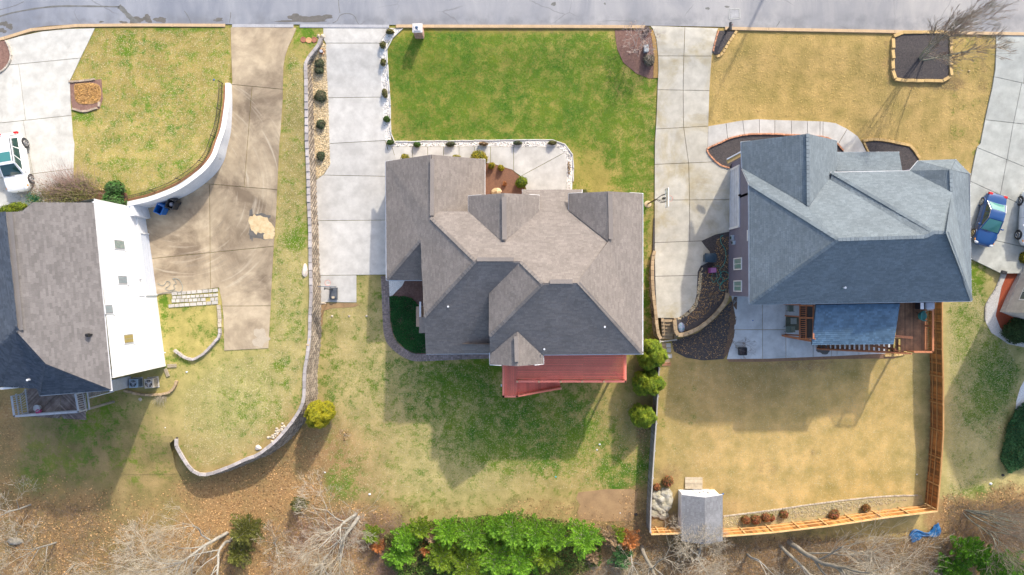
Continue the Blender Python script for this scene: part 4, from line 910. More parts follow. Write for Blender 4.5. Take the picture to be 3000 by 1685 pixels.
def gutter(root, pts, m=None, brk=.75):
    """white gutter with its hanger clips along an eave"""
    P = [v3(p) if not isinstance(p, Vector) else p for p in pts]
    for a, b in zip(P, P[1:]):
        mb = MB(); d = (b - a); L = d.length; x = d / L; s = Vector((x.y, -x.x, 0)).normalized(); c = (a + b) / 2
        e = x * .02; zz = Vector((0, 0, -.03))
        mb.beam(a + s * .11 + zz, b + s * .11 + zz, .03, .10); mb.beam(a + s * .045 + zz * 2.3, b + s * .045 + zz * 2.3, .14, .02)
        k = max(1, int(L / brk))
        for i in range(k + 1):
            p = a + d * ((i + .02) / (k + .04)); mb.beam(p - s * .02 + Vector((0, 0, .015)), p + s * .13 + Vector((0, 0, .015)), .035, .014)
        mb.build('gutter', M_gutter, root)
def ridge(root, a, b, m, wd=.30, L=.30):
    """ridge vent cap"""
    a = v3(a); b = v3(b); mb = MB(); mb.beam(a + Vector((0, 0, .07)), b + Vector((0, 0, .07)), wd, .07); mb.build('ridge_cap', m, root)
def hipcap(root, pts, m, wd=.24):
    mb = MB()
    for a, b in zip(pts, pts[1:]):
        a = v3(a) if not isinstance(a, Vector) else a; b = v3(b) if not isinstance(b, Vector) else b
        n = max(1, int((b - a).length / .28))
        for i in range(n): p = a.lerp(b, i / n); q = a.lerp(b, (i + .92) / n); mb.beam(p + Vector((0, 0, .03)), q + Vector((0, 0, .045)), wd, .03)
    o = mb.build('hip_cap', m, root); o['kind'] = 'stuff'
def vent_pipe(root, px, py, z, r=.05, m=None, h=.35):
    p = W(px, py, z); mb = MB(); mb.cyl(p - Vector((0, 0, .3)), p + Vector((0, 0, h)), r, 10); mb.cyl(p + Vector((0, 0, h - .02)), p + Vector((0, 0, h + .01)), r * 1.5, 10)
    mb.build('vent_pipe', m or M_gutter, root); mb = MB(); mb.cyl(p - Vector((0, 0, .1)), p + Vector((0, 0, .06)), r * 2.4, 12, r * 1.3); mb.build('flashing', M_acd, root)
DK2 = mat('roof_deck_brown', (.12, .10, .09), None, 3, .9, .2); DK3 = mat('roof_deck_blue', (.07, .09, .12), None, 3, .9, .2)
# ---------------- middle house
mh = thing('house', 'middle brick-free house with a large taupe shingled hip and gable roof and a red deck behind', 'house', W(1500, 760, -2.3))
mh['label'] = 'house with the large taupe shingled roof, in the middle, red deck behind it'
rf = Roof(.14, .30)
A_RT, A_RB = (1265, 453, 3.9), (1262, 638, 3.95); M1, M2 = (1393, 765, 6.5), (1525, 767, 6.5); B1, B2 = (1590, 831, 7.7), (1695, 829, 7.7)
rf.plane([(1131, 473, .9), A_RT, A_RB, M1, (1243, 929, 3.4), (1233, 703, 3.2), (1134, 820, .9)])
rf.plane([A_RT, (1420, 467, .95), (1419, 640, .95), A_RB])
rf.plane([(1134, 820, .9), (1233, 703, 3.2), (1246, 820, .9)])
rf.plane([A_RB, (1285, 621, 3.65), (1530, 621, 3.65), (1530, 557, 2.3), (1705, 557, 2.3), (1702, 621, 3.65), (1782, 706, 5.45), B2, B1, M2, M1])
rf.plane([(1667, 567, 3.65), (1783, 561, 5.7), (1782, 707, 5.6), (1667, 617, 3.65)])
rf.plane([(1783, 561, 5.7), (1883, 567, 3.65), (1882, 1036, 3.7), B2, (1782, 707, 5.6)])
rf.plane([(1373, 574, 3.65), (1476, 566, 5.6), (1474, 709, 5.5), (1373, 621, 3.65)])
rf.plane([(1476, 566, 5.6), (1579, 572, 3.65), (1579, 625, 3.65), (1474, 709, 5.5)])
rf.plane([M1, (1243, 929, 3.4), (1248, 1037, 1.1), (1445, 1035, 1.1), (1445, 862, 4.7), M2])
rf.plane([M2, B1, (1434, 985, 4.78), (1434, 860, 4.8)])
rf.plane([B1, B2, (1882, 1036, 3.7), (1590, 1040, 3.7), (1515, 970, 5.1), (1436, 1033, 3.75), (1434, 985, 4.78)])
rf.plane([(1515, 970, 5.1), (1436, 1033, 3.65), (1435, 1068, 3.6), (1517, 1073, 5.1)])
rf.plane([(1515, 970, 5.1), (1517, 1073, 5.1), (1592, 1067, 3.6), (1592, 1040, 3.65)])
rf.plane([(1229, 929, 1.2), (1246, 929, 1.6), (1246, 976, 1.6), (1229, 976, 1.2)])
rf.build(mh, M_sh2, DK2)
for g in ([(1134, 820, .9), (1131, 473, .9)][::-1], [(1234, 820, .9), (1134, 820, .9)][::-1],):
    pass
def gut(root, *segs):
    for a, b in segs: gutter(root, [a, b])
# outward side is to the right of a->b
gut(mh, ((1131, 820, .88), (1129, 473, .88)), ((1236, 822, .88), (1132, 822, .88)), ((1243, 927, 3.35), (1234, 703, 3.2)), ((1421, 467, .93), (1421, 570, .93)), ((1288, 621, 3.6), (1372, 621, 3.6)), ((1372, 621, 3.6), (1372, 574, 3.6)),
    ((1579, 572, 3.6), (1579, 616, 3.6)), ((1530, 556, 2.25), (1706, 556, 2.25)), ((1530, 569, 2.3), (1530, 556, 2.25)), ((1706, 556, 2.25), (1706, 568, 2.3)), ((1666, 615, 3.6), (1666, 567, 3.6)), ((1884, 567, 3.6), (1884, 1038, 3.6)),
    ((1883, 1038, 3.6), (1592, 1041, 3.6)), ((1593, 1041, 3.6), (1593, 1067, 3.6)), ((1434, 1066, 3.6), (1434, 1034, 3.6)), ((1433, 1037, 1.05), (1248, 1038, 1.05)), ((1229, 976, 1.15), (1229, 884, 1.15)))
def fascia(root, a, b, m=None):
    a = v3(a); b = v3(b); mb = MB(); mb.beam(a + Vector((0, 0, -.08)), b + Vector((0, 0, -.08)), .05, .16); mb.build('fascia', m or M_white, root)
for a, b in (((1131, 473, .9), (1150, 470, 1.28)), ((1400, 466, 1.35), (1420, 467, .95)), ((1373, 574, 3.65), (1410, 571, 4.3)), ((1550, 570, 4.2), (1579, 572, 3.65)), ((1667, 567, 3.65), (1705, 564.5, 4.3)), ((1845, 564.5, 4.4), (1883, 567, 3.65)), ((1436, 1069, 3.6), (1470, 1071, 4.3)), ((1565, 1070, 4.2), (1592, 1067, 3.6))): fascia(mh, a, b)
ridge(mh, (1267, 466, 3.95), (1266, 632, 3.95), M_sh2, .32); ridge(mh, (1477, 577, 5.6), (1478, 702, 5.55), M_sh2, .34); ridge(mh, (1788, 570, 5.65), (1789, 701, 5.6), M_sh2, .32); ridge(mh, (1397, 760, 6.5), (1505, 760, 6.52), M_sh2, .28); ridge(mh, (1611, 825, 7.7), (1677, 825, 7.7), M_sh2, .3); ridge(mh, (1512, 985, 5.1), (1514, 1060, 5.1), M_sh2, .3)
hipcap(mh, [A_RB, M1, (1243, 929, 3.4)], M_sh2); hipcap(mh, [(1233, 703, 3.2), (1134, 820, .9)], M_sh2); hipcap(mh, [M2, B1, (1434, 985, 4.78)], M_sh2); hipcap(mh, [B2, (1882, 1036, 3.7)], M_sh2)
vent_pipe(mh, 1314, 898, 4.0); vent_pipe(mh, 1770, 957, 5.2); vent_pipe(mh, 1594, 1022, 4.0)
def body(root, pts, z0, tops, m, name='wall'):
    """walls from measured eave corners, set in under the eaves"""
    P = [v3((x, y, z)) for (x, y), z in zip(pts, tops)]; n = len(P); c = sum(P, Vector()) / n; V = []; F = []
    for p in P: V += [Vector((p.x, p.y, z0)), p - Vector((0, 0, .12))]
    for i in range(n): j = (i + 1) % n; F.append((2 * i, 2 * j, 2 * j + 1, 2 * i + 1))
    return obj_py(name, V, F, m, root)
body(mh, [(1145, 486), (1407, 478), (1405, 640), (1245, 640), (1245, 806), (1147, 806)], -2.7, [.85] * 6, M_brickw)
body(mh, [(1250, 650), (1385, 635), (1385, 588), (1568, 588), (1568, 632), (1680, 632), (1680, 580), (1870, 580), (1870, 1022), (1580, 1022), (1580, 1055), (1448, 1055), (1448, 1010), (1262, 1005), (1256, 930)], -3.8, [3.3] * 12 + [3.0, .9, 2.6], M_brickw)
for (a, b, c_) in (((1145, 482, .9), (1265, 466, 3.5), (1407, 478, .9)), ((1385, 586, 3.4), (1476, 578, 5.2), (1568, 586, 3.4)), ((1680, 580, 3.4), (1783, 573, 5.3), (1870, 580, 3.4)), ((1448, 1057, 3.4), (1516, 1060, 4.7), (1580, 1057, 3.4))):
    obj_py('gable_wall', [v3(a), v3(b), v3(c_)], [(0, 1, 2)], M_brickw, mh)
mb = MB(); q = W(1226, 925, -1.2); mb.box((q.x + .35, q.y, -.9), (.5, 1.6, 3.6)); mb.build('side_bay', M_brickw, mh)
mb = MB(); q = W(1150, 640, -.9); mb.box((-9.66, 4.9, -1.15), (.06, 4.8, 2.2)); mb.build('garage_door', M_white, mh)

# ---------------- blue-roofed house
bh = thing('house', 'grey-sided house with a large blue-grey shingled roof, on the right with wooden stairs behind', 'house', W(2500, 700, -2.2))
rf = Roof(.14, .30); e = 3.8; R1, R2, R2b, R2c = (2455, 702, 8.0), (2774, 681.5, 8.2), (2736, 681, 8.12), (2708, 694, 8.0)
T = (2785, 498, 5.35); U = (2787, 562, 5.5)
rf.plane([(2195, 539, e), R1, (2197, 890, e)])
rf.plane([(2175, 494, 2.65), (2368, 604, 5.8), (2452, 495, 2.7), (2433, 528, 3.75), R2c, R1, (2195, 539, e)])
rf.plane([(2172, 416, 2.65), (2366, 392, 5.85), (2368, 604, 5.8), (2175, 494, 2.65)])
rf.plane([(2366, 392, 5.85), (2451, 412, 2.65), (2452, 495, 2.7), (2368, 604, 5.8)])
rf.plane([R1, (2197, 890, e), (2846, 881, e), R2, R2b, R2c])
rf.plane([(2435, 505, 3.7), R2b, R2c, (2433, 530, 3.75)])
rf.plane([(2435, 505, 3.7), (2665, 501, 3.7), U, R2, R2b])
rf.plane([(2665, 501, 3.7), T, U]); rf.plane([(2665, 501, 3.7), (2690, 472, 3.7), T]); rf.plane([(2690, 472, 3.7), (2800, 468, 3.7), T]); rf.plane([(2800, 468, 3.7), (2842, 511, e), T])
rf.plane([(2842, 511, e), (2846, 881, e), R2, U, T])
rf.plane([(2451, 447, .9), (2633, 446, .9), (2643, 501, 2.0), (2451, 502, 2.0)])
rf.build(bh, M_sh3, DK3)
rf = Roof(.16, .3); rf.plane([(2391, 893, 3.2), (2636, 889, 3.2), (2618, 1008, 2.35), (2378, 1010, 2.35)])
r_ = rf.build(bh, M_sh3b, DK3); r_.name = 'porch_roof'
g = 3.75
gut(bh, ((2195, 890, g), (2193, 539, g)), ((2173, 492, 2.6), (2171, 416, 2.6)), ((2451, 412, 2.6), (2452, 492, 2.6)), ((2451, 446, .88), (2634, 445, .88)), ((2434, 504, 3.65), (2665, 500, 3.65)), ((2665, 500, 3.65), (2690, 471, 3.65)), ((2690, 471, 3.65), (2800, 467, 3.65)), ((2800, 467, 3.65), (2843, 510, g)), ((2843, 510, g), (2847, 882, g)), ((2847, 883, g), (2197, 892, g)))
fascia(bh, (2175, 494, 2.6), (2195, 539, g)); fascia(bh, (2172, 416, 2.65), (2200, 413, 3.1)); fascia(bh, (2430, 408, 3.4), (2451, 412, 2.65))
hipcap(bh, [(2195, 539, e), R1, (2197, 890, e)], M_sh3); hipcap(bh, [(2435, 505, 3.7), R2b, R2, (2846, 881, e)], M_sh3); hipcap(bh, [(2366, 392, 5.85), (2368, 604, 5.85)], M_sh3); hipcap(bh, [R1, R2c, R2b], M_sh3); hipcap(bh, [T, U], M_sh3)
vent_pipe(bh, 2470, 843, 4.9, .06)
wx = 18.35
SWx = wx
bV = [(wx, 10.55), (24.9, 10.6), (24.9, 8.6), (30.0, 8.6), (30.8, 9.3), (33.5, 9.4), (34.45, 8.4), (34.45, -.75), (wx, -.75)]
V = []; F = []
for x, y in bV: V += [(x, y, -3.2), (x, y, 3.72)]
n = len(bV)
# the low front wing and the tall body are separate walls
lowV = [(wx, 10.4), (24.85, 10.4), (24.85, 7.2), (wx, 7.2)]; mb = MB(); V = []; F = []
for x, y in lowV: V += [(x, y, -2.4), (x, y, 2.62)]
obj_py('wall', V, [(2 * i, 2 * ((i + 1) % 4), 2 * ((i + 1) % 4) + 1, 2 * i + 1) for i in range(4)], M_greyw, bh)
tall = [(wx, 7.4), (24.9, 7.4), (24.9, 8.4), (30.0, 8.4), (30.8, 9.2), (33.4, 9.3), (34.3, 8.3), (34.3, -.7), (wx, -.7)]; V = []
for x, y in tall: V += [(x, y, -3.3), (x, y, 3.72)]
n = len(tall); obj_py('wall', V, [(2 * i, 2 * ((i + 1) % n), 2 * ((i + 1) % n) + 1, 2 * i + 1) for i in range(n)], M_greyw, bh)
obj_py('gable_wall', [(wx, 10.45, 2.6), (21.45, 10.45, 5.5), (24.85, 10.45, 2.6)], [(0, 1, 2)], M_greyw, bh)
def on_x(px, py, x):
    """point of the vertical plane x = const seen at px, py"""
    s = (px - 1500) / x; z = H - FPX * H / s; return Vector((x, (842.5 - py) / s, z))
WIN_G = None
def glass_mat():
    m = bpy.data.materials.new('window_glass'); n, l, b = nodes(m); b.inputs['Base Color'].default_value = (.05, .085, .085, 1); b.inputs['Roughness'].default_value = .08; b.inputs['Specular IOR Level'].default_value = .9
    return m
GL = glass_mat()
def window_x(root, x, y0, y1, z0, z1, panes=2, fm=None, sg=-1, curtain=None, fr=.09, hor=True):
    """window in a wall plane x = const facing sg"""
    fm = fm or M_white; mb = MB(); t_ = .06; xo = x + sg * .03
    mb.box((xo, (y0 + y1) / 2, z0 + fr / 2), (t_, y1 - y0, fr)); mb.box((xo, (y0 + y1) / 2, z1 - fr / 2), (t_, y1 - y0, fr))
    mb.box((xo, y0 + fr / 2, (z0 + z1) / 2), (t_, fr, z1 - z0 - 2 * fr)); mb.box((xo, y1 - fr / 2, (z0 + z1) / 2), (t_, fr, z1 - z0 - 2 * fr))
    mb.box((xo, (y0 + y1) / 2, (z0 + z1) / 2), (t_ * .8, .05, z1 - z0 - 2 * fr)); w_ = mb.build('window', fm, root)
    for k in range(panes):
        a = y0 + fr + (y1 - y0 - 2 * fr) * k / panes; b = y0 + fr + (y1 - y0 - 2 * fr) * (k + 1) / panes
        mb = MB(); mb.box((x + sg * .012, (a + b) / 2, (z0 + z1) / 2), (.012, b - a - .03, z1 - z0 - 2 * fr)); mb.build('pane', GL if not curtain else curtain, w_)
    return w_
cgr = mat('green_blind', (.16, .33, .27), (.30, .36, .36), 1.5, .3, 0)
for py0, py1 in ((757, 790), (822, 855)):
    a = on_x(2150.6, py0, wx); b = on_x(2174, py1, wx); window_x(bh, wx, b.y, a.y, a.z, b.z, 2, sg=-1, curtain=cgr)
# double garage door with its reveal
a = on_x(2139.5, 503, wx); b = on_x(2139.5, 668, wx); c = on_x(2166, 500, wx)
mb = MB(); mb.box((wx - .03, (a.y + b.y) / 2, (a.z + c.z) / 2), (.08, a.y - b.y, c.z - a.z)); gd = mb.build('garage_door', mat('door_white', (.66, .70, .78), None, 2, .5, 0), bh)
for k in range(1, 5):
    z = a.z + (c.z - a.z) * k / 5; mb = MB(); mb.box((wx - .075, (a.y + b.y) / 2, z), (.01, a.y - b.y - .1, .02)); mb.build('panel_joint', mat('joint_grey', (.35, .38, .44), None, 2, .6, 0), gd)
mb = MB()
mb.box((wx - .06, a.y + .08, (a.z + c.z) / 2), (.1, .16, c.z - a.z + .1)); mb.box((wx - .06, b.y - .08, (a.z + c.z) / 2), (.1, .16, c.z - a.z + .1)); mb.box((wx - .06, (a.y + b.y) / 2, c.z + .07), (.1, a.y - b.y + .32, .14)); mb.build('door_trim', M_white, bh)
def wall_lamp(root, p):
    p = p + Vector((.05, 0, 0))
    mb = MB(); mb.box(p + Vector((-.06, 0, 0)), (.12, .14, .2)); mb.cyl(p + Vector((-.10, 0, .08)), p + Vector((-.15, 0, -.05)), .02, 6); mb.cyl(p + Vector((-.15, 0, -.18)), p + Vector((-.15, 0, .02)), .05, 8, .08); mb.build('wall_lantern', M_metal, root)
wall_lamp(bh, on_x(2169.6, 572, wx))
for i, (x, y, s_) in enumerate(((2149, 697, .42), (2153, 711, .32))):
    p = on_x(x, y, wx); mb = MB(); mb.box(p + Vector((-.1, 0, 0)), (.2, s_, s_ * 1.1)); o = mb.build('meter_box', mat('meter_grey', (.42, .50, .58), None, 3, .5, 0), bh, bevel=.02)
    mb = MB(); mb.cyl(p + Vector((-.2, 0, 0)), p + Vector((-.28, 0, 0)), s_ * .3, 12); mb.build('meter_dial', GL, o)
mb = MB(); mb.beam(Vector((wx - .12, 7.6, 3.5)), Vector((wx - .12, -.6, 3.55)), .05, .12); 
p = on_x(2195, 690, wx - .4)
mb = MB(); mb.beam(W(2190, 674, 3.4), W(2190, 706, 3.4), .04, .16); mb.build('downspout_elbow', M_white, bh)
# side bracket roof over the garage corner
mb = MB(); a = W(2129, 467, .9); b = W(2172, 444, 1.5); c = W(2176, 456, 1.5); d = W(2133, 479, .9)
obj_py('corner_roof', [a, b, c, d, a - Vector((0, 0, .15)), b - Vector((0, 0, .15)), c - Vector((0, 0, .15)), d - Vector((0, 0, .15))], [(0, 1, 2, 3), (4, 7, 6, 5), (0, 4, 5, 1), (3, 2, 6, 7), (0, 3, 7, 4), (1, 5, 6, 2)], M_edge_tan, bh)
mb = MB(); mb.beam(a + Vector((0, 0, .03)), b + Vector((0, 0, .03)), .1, .1); mb.build('gutter', M_gutter, bh)

# ---------------- white house on the left
wh = thing('house', 'white-walled house with a brown-grey shingled roof and weathered deck, at the lower left', 'house', W(300, 850, -1.2))
e1 = 6.0; An, As = v3((274, 594, e1)), v3((326, 1142, e1)); Rn = v3((-8, 600, 9.4)); Pe = (An, As, Rn)
E_ = lambda x, y: onp(x, y, *Pe)
rf = Roof(.16, .40)
Rt = E_(13, 622); Rb = E_(45, 968); K = E_(134, 1066); Q1 = E_(64, 620); Q2 = E_(96, 593)
rf.plane([An, As, K, Rb, Rt, Q1, Q2])
S1 = v3((117, 1158, e1)); S0 = v3((10, 1133, 6.3)); S0b = v3((108, 1130, 6.3))
rfS = Roof(.14, .30)
rfS.plane([K, As, S1]); rfS.plane([Rb, K, S1, S0b, S0])
Wn = v3((-160, 640, 6)); Ws = v3((-150, 1150, 6))
rfS.plane([Rt, Rb, S0, Ws, Wn])
Ql = v3((96, 620, 6.6)); rfS.plane([Q1, Q2, Ql])
r0 = rf.build(wh, M_sh1, DK2); rb = rfS.build(wh, mat('shaded_shingle', (.075, .09, .115), (.06, .075, .10), .8, .95, .5, island=.2, fine=28, spec=.2), DK3); rb.name = 'rear_roof'  # slopes turned from the sun: shade put into a darker shingle colour
rfL = Roof(.17, .42)
rfL.plane([v3((-60, 1040, 6.6)), v3((22, 1180, 4.2)), v3((0, 1185, 4.2)), v3((-120, 1180, 4.5))]); 
gutter(wh, [v3((326, 594, e1)) * 0 + An + Vector((.02, .1, -.02)), As + Vector((.02, -.1, -.02))][::-1][::-1], brk=1.2)
gut(wh, ((327, 1143, 5.95), (116, 1160, 5.95))); gutter(wh, [v3((108, 1131, 6.25)), v3((0, 1141, 6.25))]); gutter(wh, [v3((117, 1160, 5.95)), v3((109, 1131, 6.25))])
mb = MB(); mb.beam(Rt + Vector((.3, 0, -.1)), Rb + Vector((.3, 0, -.1)), .34, .08); mb.build('ridge_cap', M_sh1, wh)
vp = E_(268, 981); mb = MB(); mb.cyl(vp, vp + Vector((0, 0, .4)), .09, 10); mb.cyl(vp + Vector((-.12, 0, .4)), vp + Vector((.12, 0, .45)), .13, 10); mb.build('vent_pipe', M_metal, wh)
vp = onp(88, 1112, K, S1, Rb); mb = MB(); mb.cyl(vp, vp + Vector((0, 0, .3)), .08, 10); mb.build('vent_pipe', M_gutter, wh)
b0 = v3((429, 615, -1.15)); b1 = v3((483, 1072, -1.45)); dirw = (b1 - b0); dirw.z = 0; Lw = dirw.length; dw = dirw / Lw; nw = Vector((-dw.y, dw.x, 0)); nw = nw if nw.x > 0 else -nw
def WP(u, z, o=0.0): return Vector((b0.x, b0.y, 0)) + dw * u + nw * o + Vector((0, 0, z))
def uv_of(px, py, o=0.0):
    """place on the east wall seen at px, py -> metres along it and height"""
    A_ = WP(0, 0, o); B_ = WP(Lw, 0, o); C_ = WP(0, 5, o); p = onp(px, py, A_, B_, C_); return (p - A_).dot(dw), p.z
V = [WP(-.0, -1.6), WP(Lw, -1.6), WP(Lw, 5.92), WP(0, 5.92), WP(Lw - .5, -1.6, -12), WP(Lw - .5, 5.92, -12), WP(.2, -1.6, -3.0), WP(.2, 5.8, -3.0), WP(1.5, -1.6, -3.0), WP(1.5, 5.8, -3.0), WP(1.9, -1.6, -12), WP(1.9, 5.8, -12)]
obj_py('wall', V, [(0, 1, 2, 3), (1, 4, 5, 2), (6, 0, 3, 7), (8, 6, 7, 9), (10, 8, 9, 11)], M_stucco, wh)
def wall_rect(name, u0, u1, z0, z1, o, th, m, parent):
    mb = MB(); c = WP((u0 + u1) / 2, (z0 + z1) / 2, o); mb.box(c, (u1 - u0, th, z1 - z0), math.atan2(dw.y, dw.x)); return mb.build(name, m, parent)
# lap siding boards in the band above the garage
u0, zA = uv_of(388, 675); u1, zB = uv_of(403, 868); z = .75
for k in range(3): pass
sb = thing_dummy = None
for k in range(5): wall_rect('siding_board', u0, u1, .55 + k * .17, .70 + k * .17, .03, .05, M_stucco, wh)
wall_rect('band_trim', -.05, Lw + .02, .40, .52, .03, .06, M_white, wh)
# garage door recess
ug0, _ = uv_of(432, 688); ug1, _ = uv_of(441, 862)
wall_rect('garage_door', ug0, ug1, -1.35, .35, .02, .05, mat('garage_white', (.60, .64, .72), (.56, .60, .68), 2, .5, 0), wh)
for k in range(4): wall_rect('panel_joint', ug0 + .1, ug1 - .1, -1.0 + k * .36, -.985 + k * .36, .05, .015, M_railg, wh)
wall_rect('door_trim', ug0 - .12, ug0, -1.35, .45, .06, .1, M_white, wh); wall_rect('door_trim', ug1, ug1 + .12, -1.35, .45, .06, .1, M_white, wh); wall_rect('door_trim', ug0, ug1, .35, .45, .06, .1, M_white, wh)
wall_rect('foundation', -.02, ug0 - .15, -1.5, -1.0, .05, .08, M_rock, wh)
cur = mat('tan_blind', (.26, .20, .06), (.38, .31, .12), 5, .5, 0, stretch=(1, 6, 1)); cug = mat('grey_blind', (.20, .25, .28), (.28, .32, .35), 3, .4, 0); cuw = mat('pale_curtain', (.12, .20, .20), (.34, .36, .33), 3, .4, 0, stretch=(1, 5, 1)); M_frame = mat('grey_frame', (.34, .34, .37), None, 3, .6, 0)  # M_frame: darker grey outline inside the white window surround
for (x0, y0, x1, y1, cm) in ((333, 703, 364, 731, cuw), (344, 807, 372, 833, cug), (306, 892, 330, 920, cug), (361, 978, 390, 1007, cur)):
    ua, za = uv_of(x1, (y0 + y1) / 2); ub, zb = uv_of(x0, (y0 + y1) / 2); ym, _ = uv_of((x0 + x1) / 2, y0); yn, _ = uv_of((x0 + x1) / 2, y1)
    um0, um1 = min(ym, yn), max(ym, yn); z0, z1 = min(za, zb), max(za, zb); fr = .08
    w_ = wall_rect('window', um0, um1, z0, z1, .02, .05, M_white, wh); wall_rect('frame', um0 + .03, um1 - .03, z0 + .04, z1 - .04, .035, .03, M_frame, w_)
    for k in range(2):
        a = um0 + fr + (um1 - um0 - 2 * fr) * k / 2; b = um0 + fr + (um1 - um0 - 2 * fr) * (k + 1) / 2
        wall_rect('pane', a + .02, b - .02, z0 + fr, z1 - fr, .055, .012, cm, w_)
    wall_rect('sill', um0 - .06, um1 + .06, z0 - .08, z0 - .005, .05, .12, M_white, w_)
wall_rect('corner_trim', Lw - .12, Lw + .03, -1.5, 5.9, .02, .08, M_white, wh)
mb = MB(); mb.cyl(WP(ug1 - 1.2, 1.1, .03), WP(ug1 - 1.2, 1.1, .2), .07, 8); mb.build('flood_lamp', M_railg, wh)
mb = MB(); mb.beam(WP(-.02, 1.5, .1), WP(-.02, 1.5, -4.4), .12, .12); mb.build('side_gutter', M_gutter, wh)
mb = MB(); mb.beam(WP(-.06, 1.62, -.6), WP(-.06, 1.62, -4.2), .06, .06); mb.build('flashing', M_edge_or, wh)
# north part: low wing closing the gap to the white wall
mb = MB(); a = G(384, 634, 'l2'); b = Vector((b0.x, b0.y, 0)); c = W(382, 636, 1.5)
V = [W(381, 634, 1.45), W(437, 652, .45), Vector((b0.x - .05, b0.y + .02, 1.4)), W(372, 596, 1.4)]
# ---------------- weathered deck behind the white house
dk = thing('weathered_deck', 'blackened chevron-board deck with grey-white railings behind the white house', 'deck', W(150, 1180, 1.5))
zd = 1.9
c00, c10, c11, c01 = W(78, 1130, zd), W(246, 1140, zd), W(250, 1205, zd), W(84, 1211, zd)
ux = (c10 - c00).normalized(); uy = (c01 - c00).normalized(); Wd = (c10 - c00).length; Hd = (c01 - c00).length + .25
ang0 = math.atan2(ux.y, ux.x); mid = .57 * Wd
for side in (-1, 1):
    for k in range(-14, 30):
        # boards at 45 degrees meeting in a chevron
        s0 = k * .155; pts = []
        L_ = []
        x0, x1 = (0, mid) if side < 0 else (mid, Wd)
        # line: y = s0 + |x-mid|  (measured down from the house)
        ya = s0 + abs(x0 - mid); yb = s0 + abs(x1 - mid); P0 = [x0, ya]; P1 = [x1, yb]
        def cl(P, Q, lim, sg):
            dp = (P[1] - lim) * sg; dq = (Q[1] - lim) * sg
            if dp < 0 and dq < 0: return None
            if dp < 0: t_ = dp / (dp - dq); P = [P[0] + (Q[0] - P[0]) * t_, lim]
            if dq < 0: t_ = dq / (dq - dp); Q = [Q[0] + (P[0] - Q[0]) * t_, lim]
            return P, Q
        r = cl(P0, P1, .0, 1)
        if r: r = cl(*r, Hd, -1)
        if not r or abs(r[0][0] - r[1][0]) < .12: continue
        a = c00 + ux * r[0][0] + uy * r[0][1]; b = c00 + ux * r[1][0] + uy * r[1][1]
        pbeam('board', a + Vector((0, 0, R.uniform(-.004, .004) + (0 if side < 0 else .001))), b, .10, .035, M_woodblk, dk)
o4 = [W(47, 1152, zd + .9), W(57, 1223, zd + .9), W(256, 1206, zd + .9), W(246, 1148, zd + .9)]
fl = [W(72, 1140, zd), W(82, 1213, zd), W(250, 1205, zd), W(243, 1148, zd)]
def railing(root, a, b, z0, z1, m, bm_, post=1.6, bal=.14, cap=.12, capm=None):
    a = Vector(a); b = Vector(b); d = b - a; L = math.hypot(d.x, d.y); zl = lambda t_, zz: a.z + d.z * t_ + zz
    n = max(1, round(L / post))
    for i in range(n + 1):
        p = a + d * (i / n); mb = MB(); mb.box((p.x, p.y, p.z + (z0 + z1) / 2 + .02), (.10, .10, z1 - z0 + .06), math.atan2(d.y, d.x)); ps = mb.build('post', m, root)
        if capm: mb = MB(); mb.box((p.x, p.y, p.z + z1 + .07), (.16, .16, .04), math.atan2(d.y, d.x)); mb.build('post_cap', capm, ps)
    for zz, ww in ((z1, cap), (z0 + .12, .06)):
        mb = MB(); mb.beam(a + Vector((0, 0, zz)), b + Vector((0, 0, zz)), ww, .04); mb.build('rail', m, root)
    k = int(L / bal); mb = MB()
    for i in range(1, k): p = a + d * (i / k); mb.beam(p + Vector((0, 0, z0 + .12)), p + Vector((0, 0, z1)), .04, .04, (1, 0, 0))
    if mb.V: o = mb.build('balusters', bm_, root); o['kind'] = 'stuff'
B_ = [W(60, 1156, zd), W(68, 1213, zd), W(253, 1200, zd), W(244, 1150, zd)]
for a, b in ((B_[0], B_[1]), (B_[1], B_[2]), (B_[2], B_[3])): railing(dk, a, b, -.05, .95, M_railg, M_railg, 2.0, .16, .16)
for a, b in ((fl[0], fl[1]), (fl[1], fl[2]), (fl[3], fl[2])): pbeam('joist', a - Vector((0, 0, .1)), b - Vector((0, 0, .1)), .12, .12, M_railg, dk)
for a, b in ((W(47, 1154, zd - .1), W(57, 1222, zd - .1)), (W(256, 1150, zd - .1), W(262, 1200, zd - .1))): pbeam('joist', a, b, .10, .10, M_railg, dk)
for k in range(9):
    t_ = (k + .5) / 9; a = B_[0].lerp(B_[1], t_); b = fl[0].lerp(fl[1], t_); pbeam('slat', a + Vector((0, 0, .02)), b + Vector((0, 0, .02)), .03, .03, M_railg, dk)
for p in (B_[1], B_[2], B_[0], B_[3]): mb = MB(); zg = gz(p.x, p.y, 'l2'); mb.box((p.x, p.y, (zg + zd) / 2 - .1), (.16, .16, zd - zg)); mb.build('leg', M_woodg, dk)
# steps going down on its right side
for k in range(9):
    a = W(262 + k * 7.2, 1163 - k * 2.2, zd - .15 - k * .2); b = W(262 + k * 7.2, 1147 - k * 1.2, zd - .15 - k * .2); pbeam('tread', a, b, .24, .04, M_woodg, dk)
for y0, y1 in ((1166, 1147), (1146, 1136)): pbeam('stair_rail', W(262, y0, zd + .8), W(334, y1, zd - 1.0), .08, .08, M_railg, dk)
mb = MB(); p = W(338, 1128, .5); mb.box((p.x, p.y, -.2), (.3, .9, 2.6)); mb.build('end_post', M_railg, dk)

